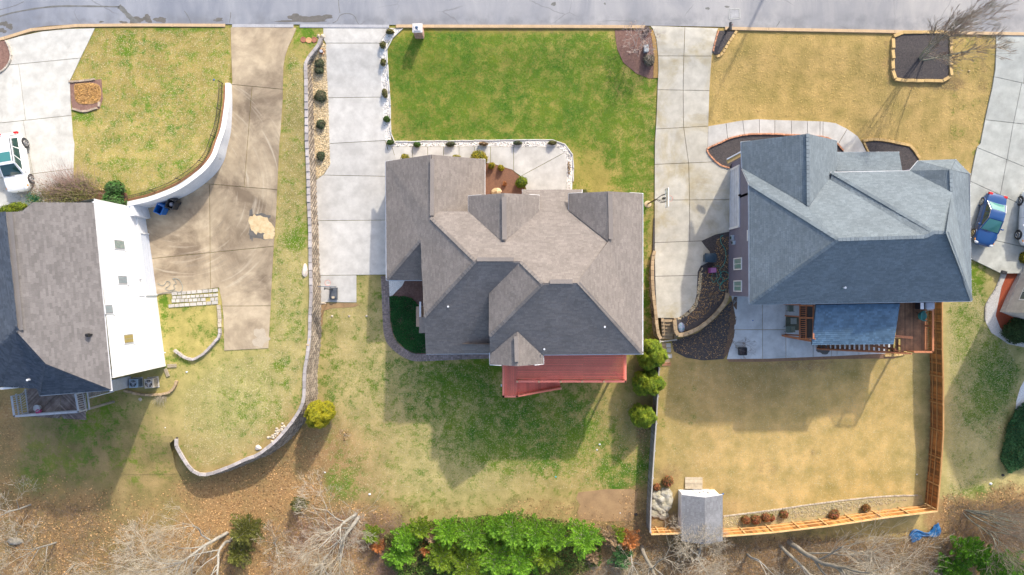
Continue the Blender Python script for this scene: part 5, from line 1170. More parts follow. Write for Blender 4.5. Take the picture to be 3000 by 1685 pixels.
# ---------------- red deck
rd = thing('red_deck', 'red painted deck with railings and a side stair behind the middle house', 'deck', W(1650, 1075, -3.3))
z = .62; y0w = W(0, 1030, z).y; yb = W(0, 1115, z).y; yl = W(0, 1158, z).y; x0 = W(1473, 0, z).x; x1 = W(1829, 0, z).x; xs = W(1515, 0, z).x
y = y0w
k = 0
while y - .14 > yb:
    xm = (x0 + x1) / 2 + (1.6 if k % 2 else -1.4)
    piece('deck_board', ((xs + .01 + xm) / 2, y - .07, z - .02), (xm - xs - .02, .122, .035), 0, M_red, rd); piece('deck_board', ((xm + x1) / 2, y - .07, z - .02), (x1 - xm - .008, .122, .035), 0, M_red, rd); y -= .14; k += 1
x = x0
while x + .13 < xs + .1:
    piece('deck_board', (x + .065, (y0w + yl) / 2, z - .02), (.122, y0w - yl, .035), 0, M_red, rd); x += .13
for a, b in (((x0, yl), (x0, y0w)), ((x0, yl), (xs, yl)), ((xs, yb), (x1, yb)), ((x1, yb), (x1, y0w))):
    pbeam('beam', (*a, z - .17), (*b, z - .17), .06, .24, M_red, rd)
for px_, py_ in ((x0 + .2, yl + .2), (x1 - .2, yb + .2), ((x0 + x1) / 2, yb + .2), (xs + .1, yb + .2), (x1 - .2, y0w - .3)):
    mb = MB(); zg = gz(px_, py_); mb.box((px_, py_, (z - .2 + zg) / 2), (.15, .15, z - zg)); mb.build('leg', M_red, rd)
railing(rd, (xs, yb + .05, z), (x1 - .05, yb + .05, z), 0, .95, M_red, M_red, 1.65, .13, .15, M_redc); railing(rd, (x1 - .06, yb + .05, z), (x1 - .06, y0w - .1, z), 0, .95, M_red, M_red, 2.4, .13, .15, M_redc)
railing(rd, (x0 + .06, y0w - .1, z), (x0 + .06, yl + .05, z), 0, .95, M_red, M_red, 2.4, .13, .15, M_redc); railing(rd, (x0 + .06, yl + .05, z), (xs, yl + .05, z), 0, .95, M_red, M_red, 2.4, .13, .15, M_redc)
nt_ = 15; xe = xs + 3.75; zb = gz(xe, yl) + .1; dz = (z - zb) / nt_
for k in range(nt_): piece('tread', (xs + .125 + k * .25, (yb - .05 + yl) / 2, z - (k + 1) * dz + .02), (.27, abs(yb - yl) - .2, .04), 0, M_red, rd)
pbeam('stringer', (xs, yb - .06, z - .1), (xe, yb - .06, zb - .05), .05, .26, M_red, rd); pbeam('stringer', (xs, yl + .08, z - .1), (xe, yl + .08, zb - .05), .05, .26, M_red, rd)
railing(rd, (xs, yl + .06, z), (xe, yl + .06, zb), .05, .95, M_red, M_red, 3.7, .14, .13, M_redc)

# ============================================================ WOODEN STAIR DECK OF THE BLUE-ROOFED HOUSE
wd = thing('wooden_deck', 'brown wooden deck with screened end bay and long open stair behind the blue-roofed house', 'deck', W(2560, 960, -2.9))
z = .55
fx0, fx1 = W(2625, 0, z).x, W(2712, 0, z).x; fy0, fy1 = W(0, 880, z).y, W(0, 1028, z).y
x = fx0; 
while x + .13 < fx1: piece('deck_board', (x + .065, (fy0 + fy1) / 2 - (0 if x > fx0 + .3 else -.6), z - .02), (.125, fy0 - fy1 - (0 if x > fx0 + .3 else 1.2), .035), 0, M_woodd, wd); x += .135
railing(wd, (fx1, fy0, z), (fx1, fy1, z), 0, .95, M_woodo, M_wood, 1.9, .14, .15); railing(wd, (fx0 + .9, fy1, z), (fx1, fy1, z), 0, .95, M_woodo, M_wood, 1.9, .14, .15)
pbeam('beam', (fx1, fy0, z - .18), (fx1, fy1, z - .18), .06, .26, M_woodo, wd); pbeam('beam', (fx0, fy1, z - .18), (fx1, fy1, z - .18), .06, .26, M_woodo, wd)
a = W(2622, 985, z + .95); b = W(2674, 990, z + .95); pbeam('rail', a, b, .2, .05, M_woodo, wd); pbeam('rail', a - Vector((0, 0, .6)), b - Vector((0, 0, .6)), .08, .05, M_woodo, wd)
yS = W(0, 1018, z).y; xt = W(2650, 0, z).x; zb = gz(xt - 5.6, yS) + .12; n = 18
for k in range(n):
    xx = xt - .14 - k * .30; zz = z - (k + .5) * (z - zb) / n; piece('tread', (xx, yS + .16, zz), (.24, 1.05, .045), 0, M_woodd, wd)
xe = xt - n * .30; pbeam('stringer', (xt, yS - .40, z - .12), (xe, yS - .40, zb - .05), .05, .26, M_woodo, wd); pbeam('stringer', (xt, yS + .70, z - .12), (xe, yS + .70, zb - .05), .05, .26, M_woodd, wd)
railing(wd, (xt, yS - .42, z), (xe, yS - .42, zb), .05, .9, M_woodo, M_wood, 5.4, .16, .1)
for x_, y_ in ((fx0, fy1 + .1), (fx1 - .1, fy1 + .1), (fx1 - .1, fy0 - .3)): mb = MB(); zg = gz(x_, y_); mb.box((x_, y_, (z - .2 + zg) / 2), (.16, .16, z - zg)); mb.build('leg', M_woodo, wd)
# screened bay on the left end, frames from roof level down to the patio
xa, xb = W(2345, 0, .6).x, W(2392, 0, 1.5).x; ya, yb2 = W(0, 893, 2.2).y, W(0, 992, 2.2).y
for (px_, pz) in ((2344, .4), (2363, 1.3), (2384, 2.6)):
    a = W(px_, 893, pz); b = W(px_ - 1, 993, pz); pbeam('rail', a, b, .12, .06, M_woodo, wd)
for py_ in (895, 931, 992):
    a = W(2344, py_, .4); b = W(2388, py_ + 1, 2.6); pbeam('rail', a, b, .10, .06, M_woodo, wd)
for i in range(16): a = W(2347, 897 + i * 6, .45); b = W(2362, 897 + i * 6, 1.2); pbeam('baluster', a, b, .04, .04, M_woodo, wd)
scr = MB(); scr.add([W(2346, 897, .35), W(2386, 897, 2.4), W(2385, 990, 2.4), W(2346, 990, .35)], [(0, 1, 2, 3)]); scr.build('screen', mat('dark_screen', (.035, .032, .035), None, 3, .7, 0), wd)
for py_ in (925, 980): pbeam('knee_brace', W(2300, py_, -2.7), W(2344, py_ + 3, -.2), .09, .09, M_woodo, wd)
for py_ in (893, 992): mb = MB(); p = W(2344, py_, .4); q = gz(p.x, p.y); mb.box((p.x, p.y, (.4 + q) / 2), (.14, .14, .4 - q)); mb.build('leg', M_woodo, wd)
pr = bpy.data.objects['porch_roof']
# posts that carry the porch roof
for px_, py_ in ((2382, 1000), (2500, 1003), (2612, 1000)):
    p = W(px_, py_, 2.2); q = gz(p.x, p.y); mb = MB(); mb.box((p.x, p.y, (2.1 + q) / 2), (.14, .14, 2.1 - q)); mb.build('porch_post', M_woodo, bh)
mb = MB(); p = W(2500, 940, 0.3); mb.box((p.x + .1, p.y, .35), (5.4, 2.6, .12)); mb.build('porch_floor', M_woodd, bh)

# ============================================================ FENCES
def board_fence(name, label, tops, zone, m, h=1.8, bw_=.14, rails=2, post=2.35, inner=1, postm=None, flat=True):
    """board fence: every board, rail and post is a piece; rails on the 'inner' side"""
    P = []
    for x, y in tops:
        z_ = 0
        for _ in range(8): p = W(x, y, z_); z_ = gz(p.x, p.y, zone) + h
        P.append(W(x, y, z_))
    t = thing(name, label, 'fence', (P[0].x, P[0].y, P[0].z - h))
    Q = walk([(p.x, p.y) for p in P], bw_)
    for a, b in zip(Q, Q[1:]):
        d = b - a; c = (a + b) / 2; zg = gz(c.x, c.y, zone)
        piece('board', (c.x, c.y, zg + h / 2), (bw_ - .008, .02, h + R.uniform(-.01, .01)), math.atan2(d.y, d.x), m, t)
    K = walk([(p.x, p.y) for p in P], post)
    last = Vector((P[-1].x, P[-1].y))
    if (K[-1] - last).length > .4: K.append(last)
    for i, a in enumerate(K):
        b = K[min(i + 1, len(K) - 1)]; pa = K[max(i - 1, 0)]; d = (b - pa).normalized(); n = Vector((-d.y, d.x)) * inner
        za = gz(a.x, a.y, zone); piece('post', (a.x + n.x * .07, a.y + n.y * .07, za + h / 2), (.10, .10, h + .04), math.atan2(d.y, d.x), postm or m, t)
        if i < len(K) - 1:
            zb_ = gz(b.x, b.y, zone); o3 = Vector((n.x * .045, n.y * .045, 0))
            for zz in ([.35, h * .55, h - .03] if rails == 3 else [.3, h - .3]): pbeam('rail', Vector((a.x, a.y, za + zz)) + o3, Vector((b.x, b.y, zb_ + zz)) + o3, .045, .085, postm or m, t)
            pbeam('cap_rail', (a.x, a.y, za + h + .02), (b.x, b.y, zb_ + h + .02), .11, .03, postm or m, t)
    return t
M_fo = mat('golden_cedar', (.62, .31, .09), (.32, .125, .03), 1.0, .7, .4, objr=.42, stretch=(1, 1, .25))
M_for = mat('pale_cedar_rail', (.74, .50, .24), (.60, .36, .14), 2, .7, .3, objr=.08)
M_fp = mat('honey_post', (.55, .30, .11), (.42, .20, .07), 2, .7, .3, objr=.08)
board_fence('board_fence', 'dark reddish-brown board fence running down the right side of the tan back yard', [(2761, 860), (2761, 1017), (2764, 1133), (2764, 1263), (2757, 1380), (2746, 1497)], 'm', M_wood, 1.75, .14, 3, 2.35, -1, M_fp)
board_fence('board_fence', 'golden board fence along the foot of the tan back yard, right of the shed', [(2746, 1498), (2700, 1504), (2585, 1518), (2425, 1542), (2250, 1562), (2117, 1572)], 'm', M_fo, 1.75, .14, 3, 2.35, -1, M_for)
board_fence('board_fence', 'short stretch of golden board fence left of the shed at the foot of the yard', [(2000, 1563), (1908, 1566)], 'm', M_fo, 1.6, .14, 3, 2.0, -1, M_for)
board_fence('board_fence', 'weathered grey board fence along the left side of the tan back yard', [(1933.8, 1000), (1931, 1075), (1926.5, 1171), (1922, 1250), (1913, 1380), (1906, 1500), (1905, 1564)], 'm', M_woodg, 1.75, .14, 2, 2.35, 1, mat('pale_fence_edge', (.45, .42, .38), None, 3, .9, .3))

# ============================================================ SHED
sh = thing('shed', 'white garden shed with grey shingled roof in the corner of the tan back yard', 'shed', (W(2040, 1500, -4.5)))
zs = -4.52; xw0, xw1 = W(1986, 0, -4.5).x, W(2092, 0, -4.5).x; yn, ysx = W(0, 1433, -4.5).y, W(0, 1557, -4.6).y; ze = -2.55; zr = -1.85; xm = (xw0 + xw1) / 2
V = []; 
for x, y in ((xw0, yn), (xw1, yn), (xw1, ysx), (xw0, ysx)): V += [(x, y, zs), (x, y, ze)]
V += [(xm, yn, zr - .08), (xm, ysx, zr - .08)]
obj_py('wall', V, [(0, 2, 3, 8, 1), (2, 4, 5, 3), (4, 6, 7, 9, 5), (6, 0, 1, 7)], M_white, sh)
mb = MB(); mb.box((xm + .35, yn + .02, zs + .95), (1.5, .05, 1.8)); dr = mb.build('door', mat('shed_door', (.72, .73, .76), None, 2, .5, 0), sh)
for k in (-.35, .35):
    mb = MB(); mb.box((xm + .35 + k, yn + .05, zs + 1.2), (.06, .02, .3)); mb.build('hinge', M_metal, dr)
mb = MB(); mb.box((xm + .38, yn + .06, zs + .9), (.04, .04, .12)); mb.build('handle', M_metal, dr)
rs = Roof(.15, .3); ov = .14
a, b, c, d = Vector((xw0 - ov, yn + .06, ze - .06)), Vector((xw0 - ov, ysx - .1, ze - .06)), Vector((xm, yn + .06, zr)), Vector((xm, ysx - .1, zr)); e_, f_ = Vector((xw1 + ov, yn + .06, ze - .06)), Vector((xw1 + ov, ysx - .1, ze - .06))
rs.plane([a, b, d, c]); rs.plane([c, d, f_, e_]); rs.build(sh, shingle('pale_grey_shingle', (.25, .255, .27), .12), DK3)
for p, q in ((a, c), (c, e_)): mb = MB(); mb.beam(p - Vector((0, -.03, .07)), q - Vector((0, -.03, .07)), .04, .14); mb.build('fascia', M_white, sh)
rp = thing('shed_ramp', 'pale plank ramp leaning up to the door of the white shed', 'ramp', G(2032, 1415, 'm'))
for k in range(8):
    a = G(2007, 1400 + k * 4.3, 'm', .06 + k * .02); b = G(2058, 1401 + k * 4.3, 'm', .06 + k * .02); pbeam('plank', a, b, .12, .04, M_ramp, rp)
for x in (2009, 2056): pbeam('bearer', G(x, 1400, 'm', .03), G(x, 1432, 'm', .1), .08, .05, M_ramp, rp)

# ============================================================ SMALL THINGS
def ac_unit(label, p, s, m, rz=0, hgt=.75, group='outdoor air conditioners'):
    t = thing('air_conditioner', label, 'air conditioner', p, rz, group); k = s / 2
    mb = MB(); mb.box((0, 0, hgt / 2), (s, s, hgt)); mb.build('casing', m, t, bevel=.03)
    mb = MB(); mb.cyl((0, 0, hgt - .02), (0, 0, hgt + .012), k * .82, 24); mb.build('fan_well', M_metal, t)
    f = MB()
    for i in range(3):
        a = i * 2.094 + .4; f.add([(.06 * math.cos(a), .06 * math.sin(a), hgt + .02), (k * .7 * math.cos(a - .3), k * .7 * math.sin(a - .3), hgt + .02), (k * .74 * math.cos(a + .3), k * .74 * math.sin(a + .3), hgt + .035)], [(0, 1, 2)])
    f.cyl((0, 0, hgt + .01), (0, 0, hgt + .05), .1, 12); f.build('fan', M_railg, t)
    mb = MB(); mb.ring((0, 0, hgt + .03), k * .84, .022, 24); mb.ring((0, 0, hgt + .05), k * .45, .01, 20)
    for i in range(4): a = i * math.pi / 4; mb.beam((k * .84 * math.cos(a), k * .84 * math.sin(a), hgt + .05), (-k * .84 * math.cos(a), -k * .84 * math.sin(a), hgt + .05), .012, .012)
    mb.build('grille', m, t)
    mb = MB(); mb.box((0, 0, .02), (s + .15, s + .15, .06)); mb.build('pad', M_flag, t)
    for i in range(6): mb = MB() if i == 0 else mb; mb.box((k + .005, 0, .1 + i * .1), (.012, s * .86, .03)); mb.box((0, k + .005, .1 + i * .1), (s * .86, .012, .03))
    mb.build('louvres', M_metal, t)
    return t
ac_unit('pale blue-grey air conditioner, the left of the pair by the white house', G(405, 1120, 'l2'), .72, M_acb, .05)
ac_unit('beige air conditioner with dark fan, the right of the pair by the white house', G(450, 1120, 'l2'), .78, M_actan, .1)
ac_unit('dark teal air conditioner beside the ivy bed of the middle house', G(1210, 836, 'm'), .72, M_acd, 0)
ac_unit('air conditioner half hidden under the eave above the ivy bed', G(1236, 864, 'm'), .6, M_acd, 0)
ac_unit('left air conditioner at the back wall of the blue-roofed house', G(2229, 893, 'm'), .85, M_acb, 0)
ac_unit('right air conditioner at the back wall of the blue-roofed house', G(2276, 893, 'm'), .85, M_acb, 0)
def bin_(label, p, m, rz, open_=False, lidm=None):
    t = thing('wheelie_bin', label, 'bin', p, rz); h = 1.0; V = []; F = []
    rings = [(.24, .26, .05), (.27, .30, h * .5), (.30, .34, h), (.33, .37, h), (.33, .37, h + .04), (.27, .31, h + .04), (.24, .27, .25)] if open_ else [(.24, .26, .05), (.27, .30, h * .5), (.30, .34, h), (.33, .37, h), (.33, .37, h + .04)]
    for a, b, z_ in rings: V += [(-a, -b, z_), (a, -b, z_), (a, b, z_), (-a, b, z_)]
    for i in range(len(rings) - 1): F += [(4 * i + j, 4 * i + (j + 1) % 4, 4 * i + 4 + (j + 1) % 4, 4 * i + 4 + j) for j in range(4)]
    k = 4 * (len(rings) - 1); F += [(0, 3, 2, 1), (k, k + 1, k + 2, k + 3)]
    o = obj_py('body', V, F, m, None); o.parent = t; mb = MB()
    if open_: mb.box((0, -.52, h - .25), (.66, .05, .72), 0, Quaternion((1, 0, 0), -.25)); 
    else: mb.dome((0, 0, h + .04), .34, .39, .09, 16, 4)
    mb.build('lid', lidm or m, t)
    for s_ in (-1, 1): mb = MB(); mb.cyl((s_ * .28, -.32, .12), (s_ * .33, -.32, .12), .12, 14); mb.build('wheel', M_rubber, t)
    mb = MB(); mb.beam((-.26, -.42, h - .02), (.26, -.42, h - .02), .04, .04); mb.build('handle', m, t)
    return t
bin_('bright blue recycling bin with its lid open, beside the white curved wall', G(484, 618, 'l2'), M_blue, 2.7, True)
b_ = bin_('black bin with its lid open and bags inside, right of the blue bin', G(517, 603, 'l2'), M_rubber, 2.75, True)
mb = MB(); mb.dome((0.05, 0, .7), .2, .2, .22, 10, 4); mb.build('rubbish_bag', mat('grey_bag', (.35, .36, .42), None, 6, .4, .2), b_)
b_ = bin_('dark blue-black bin standing at the edge of the weathered driveway', G(2071, 757, 'r'), mat('navy_plastic', (.02, .05, .08), None, 4, .5, 0), 1.57); b_.scale = (1.15, 1.25, 1)
# storage crate in purple
t = thing('plastic_crate', 'purple plastic crate on the dark mulch below the dark bin', 'crate', G(2084, 792, 'r'), .05)
mb = MB(); mb.box((0, 0, .22), (.62, .44, .44)); mb.build('body', M_purple, t, bevel=.03); mb = MB(); mb.box((0.05, 0, .46), (.46, .40, .05)); mb.build('lid', mat('pale_purple', (.45, .18, .38), None, 4, .5, 0), t, bevel=.02)
# hoses
def hose(name, label, pts, zone, m, r=.022, up=.06):
    P = smooth_poly([G(x, y, zone) for x, y in pts], 6); mb = MB(); mb.path([Vector((p[0], p[1], gz(p[0], p[1], zone) + up)) for p in P], r, 5); o = mb.build(name, m); tag(o, label, 'hose'); return o
hose('garden_hose', 'teal garden hose coiled over the dark mulch by the grey-sided wall', [(2118, 690), (2111, 695), (2112, 712), (2122, 728), (2126, 750), (2120, 775), (2108, 790), (2112, 806), (2104, 820), (2102, 828), (2112, 834), (2118, 818), (2108, 806), (2118, 795), (2132, 800), (2134, 812), (2124, 822), (2112, 830), (2108, 846), (2116, 852), (2128, 846)], 'r', M_teal, .03, .06)
hose('garden_hose', 'second teal hose looping beside the purple crate', [(2088, 800), (2084, 815), (2090, 828), (2100, 815), (2096, 796), (2086, 788), (2094, 780), (2108, 780)], 'r', M_teal, .022, .05)
hose('garden_hose', 'thin grey hose tangled on the brown driveway above the flagstones', [(463, 829), (474, 836), (484, 834), (490, 824), (500, 828), (496, 838), (486, 845), (498, 851), (514, 846), (510, 836), (518, 830), (512, 820), (508, 816), (524, 818), (534, 832), (536, 846), (528, 856), (512, 852), (498, 856), (478, 858), (462, 864), (446, 870)], 'l2', M_pool, .02, .09)
# soil bag
t = MB(); p = G(1996, 960, 'r'); t.dome((p.x, p.y, p.z), .30, .46, .16, 12, 4); o = t.build('soil_bag', mat('printed_bag', (.05, .22, .22), (.35, .30, .45), 7, .4, .1, stain=(.35, .12, .12), stsc=4, staincut=.6), None, True); tag(o, 'colourful plastic bag of soil lying by the top of the stone stairs', 'bag')
# mailboxes
t = thing('brick_mailbox', 'brick mailbox pillar with pale stone cap standing on the kerb at the green lawn', 'mailbox', G(1230, 104, 'm'))
p = G(1230, 102, 'm'); o3 = p.copy(); hB = 1.35; zz = p.z; r_i = 0
while zz < p.z + hB:
    sgn = r_i % 2
    for sx in range(3): 
        for sy in (-1, 1):
            piece('brick', (p.x - .24 + sx * .24 + (.0 if sgn else 0), p.y + sy * .27, zz + .04), (.22, .10, .07), 0, mat('mailbox_brick', (.40, .22, .17), (.52, .36, .30), 5, .9, .3, objr=.2), t)
    for sx in (-1, 1):
        piece('brick', (p.x + sx * .31, p.y, zz + .04), (.10, .42, .07), 0, MATS['mailbox_brick'], t)
    zz += .085; r_i += 1
mb = MB(); mb.box((p.x, p.y, p.z + hB / 2), (.6, .5, hB)); mb.build('mortar_core', M_flag, t)
mb = MB(); mb.box((p.x, p.y, p.z + hB + .06), (.80, .72, .10)); mb.box((p.x, p.y, p.z + hB + .14), (.56, .50, .07)); mb.build('cap', mat('cap_stone', (.62, .60, .60), (.50, .48, .47), 5, .8, .3), t, bevel=.02)
mb = MB(); mb.dome((p.x - .05, p.y + .02, p.z + hB + .17), .13, .11, .10, 10, 4); mb.beam((p.x - .05, p.y - .05, p.z + hB + .19), (p.x + .02, p.y - .18, p.z + hB + .19), .08, .03); mb.build('ornament', mat('blue_grey_ornament', (.06, .12, .22), None, 6, .5, 0), t)
mb = MB(); mb.box((p.x + .1, p.y + .33, p.z + 1.0), (.25, .06, .3)); mb.build('mail_door', M_metal, t)
t = thing('mailbox', 'black mailbox on a post in the small mulch bed beside the weathered driveway', 'mailbox', G(2127, 94, 'r'))
p = G(2127, 94, 'r'); mb = MB(); mb.box((p.x, p.y, p.z + .55), (.11, .11, 1.1)); mb.build('post', M_rubber, t)
mb = MB(); mb.cyl((p.x, p.y - .3, p.z + 1.2), (p.x, p.y + .32, p.z + 1.2), .10, 12); mb.box((p.x, p.y, p.z + 1.14), (.2, .62, .12)); mb.build('box', M_rubber, t); mb = MB(); mb.beam((p.x, p.y, p.z + .9), (p.x - .2, p.y - .3, p.z + .1), .04, .04); mb.build('brace', M_rubber, t)
mb = MB(); mb.box((p.x + .12, p.y + .1, p.z + 1.28), (.02, .04, .16)); mb.build('flag', M_rim, t)
# basketball goals
t = thing('basketball_goal', 'basketball goal with clear backboard leaning over the weathered driveway from a round pale footing', 'basketball goal', G(1898, 597, 'm'))
p = G(1898, 597, 'm'); mb = MB(); mb.dome((p.x, p.y, p.z - .02), .33, .33, .08, 18, 3); mb.build('footing', M_sand, t)
top = W(1923, 584, p.z + 2.6); mb = MB(); mb.cyl(p, Vector((p.x + .05, p.y, p.z + 1.2)), .06, 10); mb.cyl((p.x + .05, p.y, p.z + 1.2), top, .06, 10); mb.build('pole', mat('bronze_pole', (.10, .07, .05), None, 4, .5, 0), t)
bc = W(1953, 580, p.z + 3.1)
for s_ in (-1, 1):
    mb = MB()
    for dz_ in (.28, -.22): mb.path([top + Vector((0, 0, dz_ * .6)), top + Vector((.35, s_ * .28, dz_ + .2)), bc + Vector((-.06, s_ * .30, dz_))], .022, 6)
    mb.build('arm', M_metal, t)
mb = MB(); mb.box(bc + Vector((-.16, 0, -.3)), (.2, .12, .5)); mb.build('bracket', M_metal, t)
mb = MB()
for dy in (-.72, .72): mb.box(bc + Vector((.03, dy, 0)), (.07, .06, 1.06))
for dz_ in (-.52, .52): mb.box(bc + Vector((.03, 0, dz_)), (.07, 1.5, .06))
bb = mb.build('backboard_frame', M_white, t); mb = MB(); mb.box(bc + Vector((.03, 0, 0)), (.02, 1.4, 1.0))
gm = bpy.data.materials.new('clear_acrylic'); n_, l_, b_ = nodes(gm); b_.inputs['Base Color'].default_value = (.7, .76, .74, 1); b_.inputs['Alpha'].default_value = .45; b_.inputs['Roughness'].default_value = .1
mb.build('panel', gm, bb)
def net(root, c, m=None):
    mb = MB(); mb.ring(c, .225, .011, 24); mb.build('rim', M_rim, root); mb = MB()
    for i in range(12):
        for s_ in (-1, 1):
            a = i * math.pi / 6; P = [c + Vector((.22 * math.cos(a), .22 * math.sin(a), 0)), c + Vector((.17 * math.cos(a + s_ * .26), .17 * math.sin(a + s_ * .26), -.16)), c + Vector((.12 * math.cos(a + s_ * .52), .12 * math.sin(a + s_ * .52), -.38))]; mb.path(P, .006, 4)
    mb.build('net', M_white, root)
net(t, bc + Vector((.34, 0, -.38)))
t = thing('basketball_goal', 'portable basketball goal with a dark base on the small pad below the middle driveway', 'basketball goal', G(979, 860, 'm'))
p = G(979, 860, 'm'); mb = MB(); mb.box((p.x, p.y, p.z + .16), (.68, 1.05, .16)); mb.box((p.x, p.y, p.z + .27), (.5, .8, .1)); mb.build('base', mat('slate_plastic', (.06, .07, .085), (.09, .10, .12), 3, .5, .1), t, bevel=.05)
mb = MB(); mb.box((p.x, p.y - .33, p.z + .34), (.24, .18, .05)); mb.build('ballast', M_ramp, t)
top = W(951, 846, p.z + 2.7); mb = MB(); mb.cyl((p.x - .05, p.y + .35, p.z + .2), top, .05, 10); mb.build('pole', M_metal, t)
bc = W(959, 840.5, p.z + 3.0); mb = MB()
for s_ in (-1, 1): mb.beam(top + Vector((0, s_ * .1, .1)), bc + Vector((s_ * .25, -.05, -.1)), .03, .05)
mb.build('arm', M_metal, t)
mb = MB(); mb.box(bc + Vector((0, .02, 0)), (1.25, .05, .85)); mb.build('backboard', mat('smoky_board', (.10, .13, .18), None, 3, .3, 0), t)
net(t, bc + Vector((-.05, .32, -.3)))
# things on the patio and the wooden deck
def chair(label, p, rz, m, name='patio_chair'):
    t = thing(name, label, 'chair', p, rz)
    mb = MB(); mb.box((0, 0, .42), (.5, .5, .05)); mb.build('seat', m, t, bevel=.015); mb = MB(); mb.box((0, .26, .68), (.5, .05, .5), 0, Quaternion((1, 0, 0), -.25)); mb.build('backrest', m, t, bevel=.015)
    for x_ in (-.22, .22):
        for y_ in (-.22, .22): mb = MB(); mb.beam((x_, y_, 0), (x_, y_, .42), .03, .03, (1, 0, 0)); mb.build('leg', M_metal, t)
        mb = MB(); mb.beam((x_ * 1.15, -.24, .62), (x_ * 1.15, .24, .64), .05, .03); mb.build('armrest', m, t)
    return t
mm = mat('sage_fabric', (.17, .21, .17), (.24, .27, .22), 5, .8, .1)
chair('sage green patio chair at the front of the patio group, nearest the lawn', G(2305, 964, 'm', .05), -1.5, mm); chair('sage green patio chair at the back of the patio group, against the house', G(2310, 903, 'm', .05), 1.6, mm)
t = thing('patio_table', 'small square pale-topped patio table between the two sage chairs', 'table', G(2318, 940, 'm', .05)); p = G(2318, 940, 'm', .05)
mb = MB(); mb.box((p.x, p.y, p.z + .5), (.5, .5, .04)); mb.build('tabletop', mat('pale_top', (.40, .42, .36), None, 4, .6, 0), t)
for x_ in (-.2, .2):
    for y_ in (-.2, .2): mb = MB(); mb.beam((p.x + x_, p.y + y_, p.z), (p.x + x_, p.y + y_, p.z + .5), .03, .03, (1, 0, 0)); mb.build('leg', M_metal, t)
o = piece('patio_rug', G(2322, 932, 'm', .066), (1.15, 2.1, .008), 0, mat('olive_rug', (.12, .13, .09), (.17, .17, .12), 4, .95, .2), None); tag(o, 'olive outdoor rug under the patio chairs', 'rug')
t = thing('deck_chair', 'round-backed teal tub chair on the wooden deck beside the white grill', 'chair', W(2694, 925, .6), 1.6)
mb = MB(); mb.dome((0, .0, .40), .36, .36, .10, 18, 3); mb.build('seat', mat('teal_seat', (.03, .20, .19), None, 4, .6, 0), t)
V = []; F = []
for i in range(15):
    a = math.pi * (-.15 + 1.3 * i / 14); hh = .62 + .25 * math.sin(a) * (math.sin(a) > 0)
    V += [(.36 * math.cos(a), .36 * math.sin(a), .36), (.42 * math.cos(a), .42 * math.sin(a), hh), (.37 * math.cos(a), .37 * math.sin(a), hh)]
    if i: k = 3 * i; F += [(k - 3, k, k + 1, k - 2), (k - 2, k + 1, k + 2, k - 1), (k - 1, k + 2, k, k - 3)]
o = obj_py('backrest', V, F, mat('teal_shell', (.04, .27, .25), None, 4, .5, 0), None); o.parent = t
for i in range(4): a = .8 + i * 1.57; mb = MB(); mb.cyl((.28 * math.cos(a), .28 * math.sin(a), .38), (.36 * math.cos(a), .36 * math.sin(a), 0), .02, 6); mb.build('leg', M_metal, t)
t = thing('barbecue_grill', 'white and black barbecue grill against the house on the wooden deck', 'grill', W(2700, 893, .6)); q = W(2698, 895, .6)
mb = MB(); mb.box((q.x, q.y, q.z + .45), (1.0, .55, .8)); mb.build('cabinet', M_rubber, t); mb = MB(); mb.box((q.x + .1, q.y, q.z + 1.0), (.65, .55, .28)); mb.build('hood', mat('pearl_hood', (.55, .58, .66), None, 4, .35, 0), t, bevel=.08)
mb = MB(); mb.box((q.x - .45, q.y - .02, q.z + .90), (.28, .5, .04)); mb.build('side_shelf', M_chrome, t); mb = MB(); mb.beam((q.x - .15, q.y - .33, q.z + 1.0), (q.x + .35, q.y - .33, q.z + 1.0), .03, .03); mb.build('handle', M_chrome, t)
t = thing('fire_pit', 'dark square metal fire pit on the left corner of the patio under a bare shrub', 'fire pit', G(2172, 1028, 'm', .05)); p = G(2172, 1028, 'm', .05)
mb = MB(); 
for a_, b_ in (((-.3, -.3), (.3, -.3)), ((.3, -.3), (.3, .3)), ((.3, .3), (-.3, .3)), ((-.3, .3), (-.3, -.3))): mb.beam((p.x + a_[0], p.y + a_[1], p.z + .3), (p.x + b_[0], p.y + b_[1], p.z + .3), .08, .35)
mb.build('bowl', M_metal, t); mb = MB(); mb.box((p.x, p.y, p.z + .2), (.55, .55, .05)); mb.build('ash_tray', mat('ash', (.12, .10, .10), None, 6, .9, .4), t)
for x_ in (-.28, .28):
    for y_ in (-.28, .28): mb = MB(); mb.beam((p.x + x_, p.y + y_, p.z), (p.x + x_, p.y + y_, p.z + .3), .05, .05, (1, 0, 0)); mb.build('leg', M_metal, t)
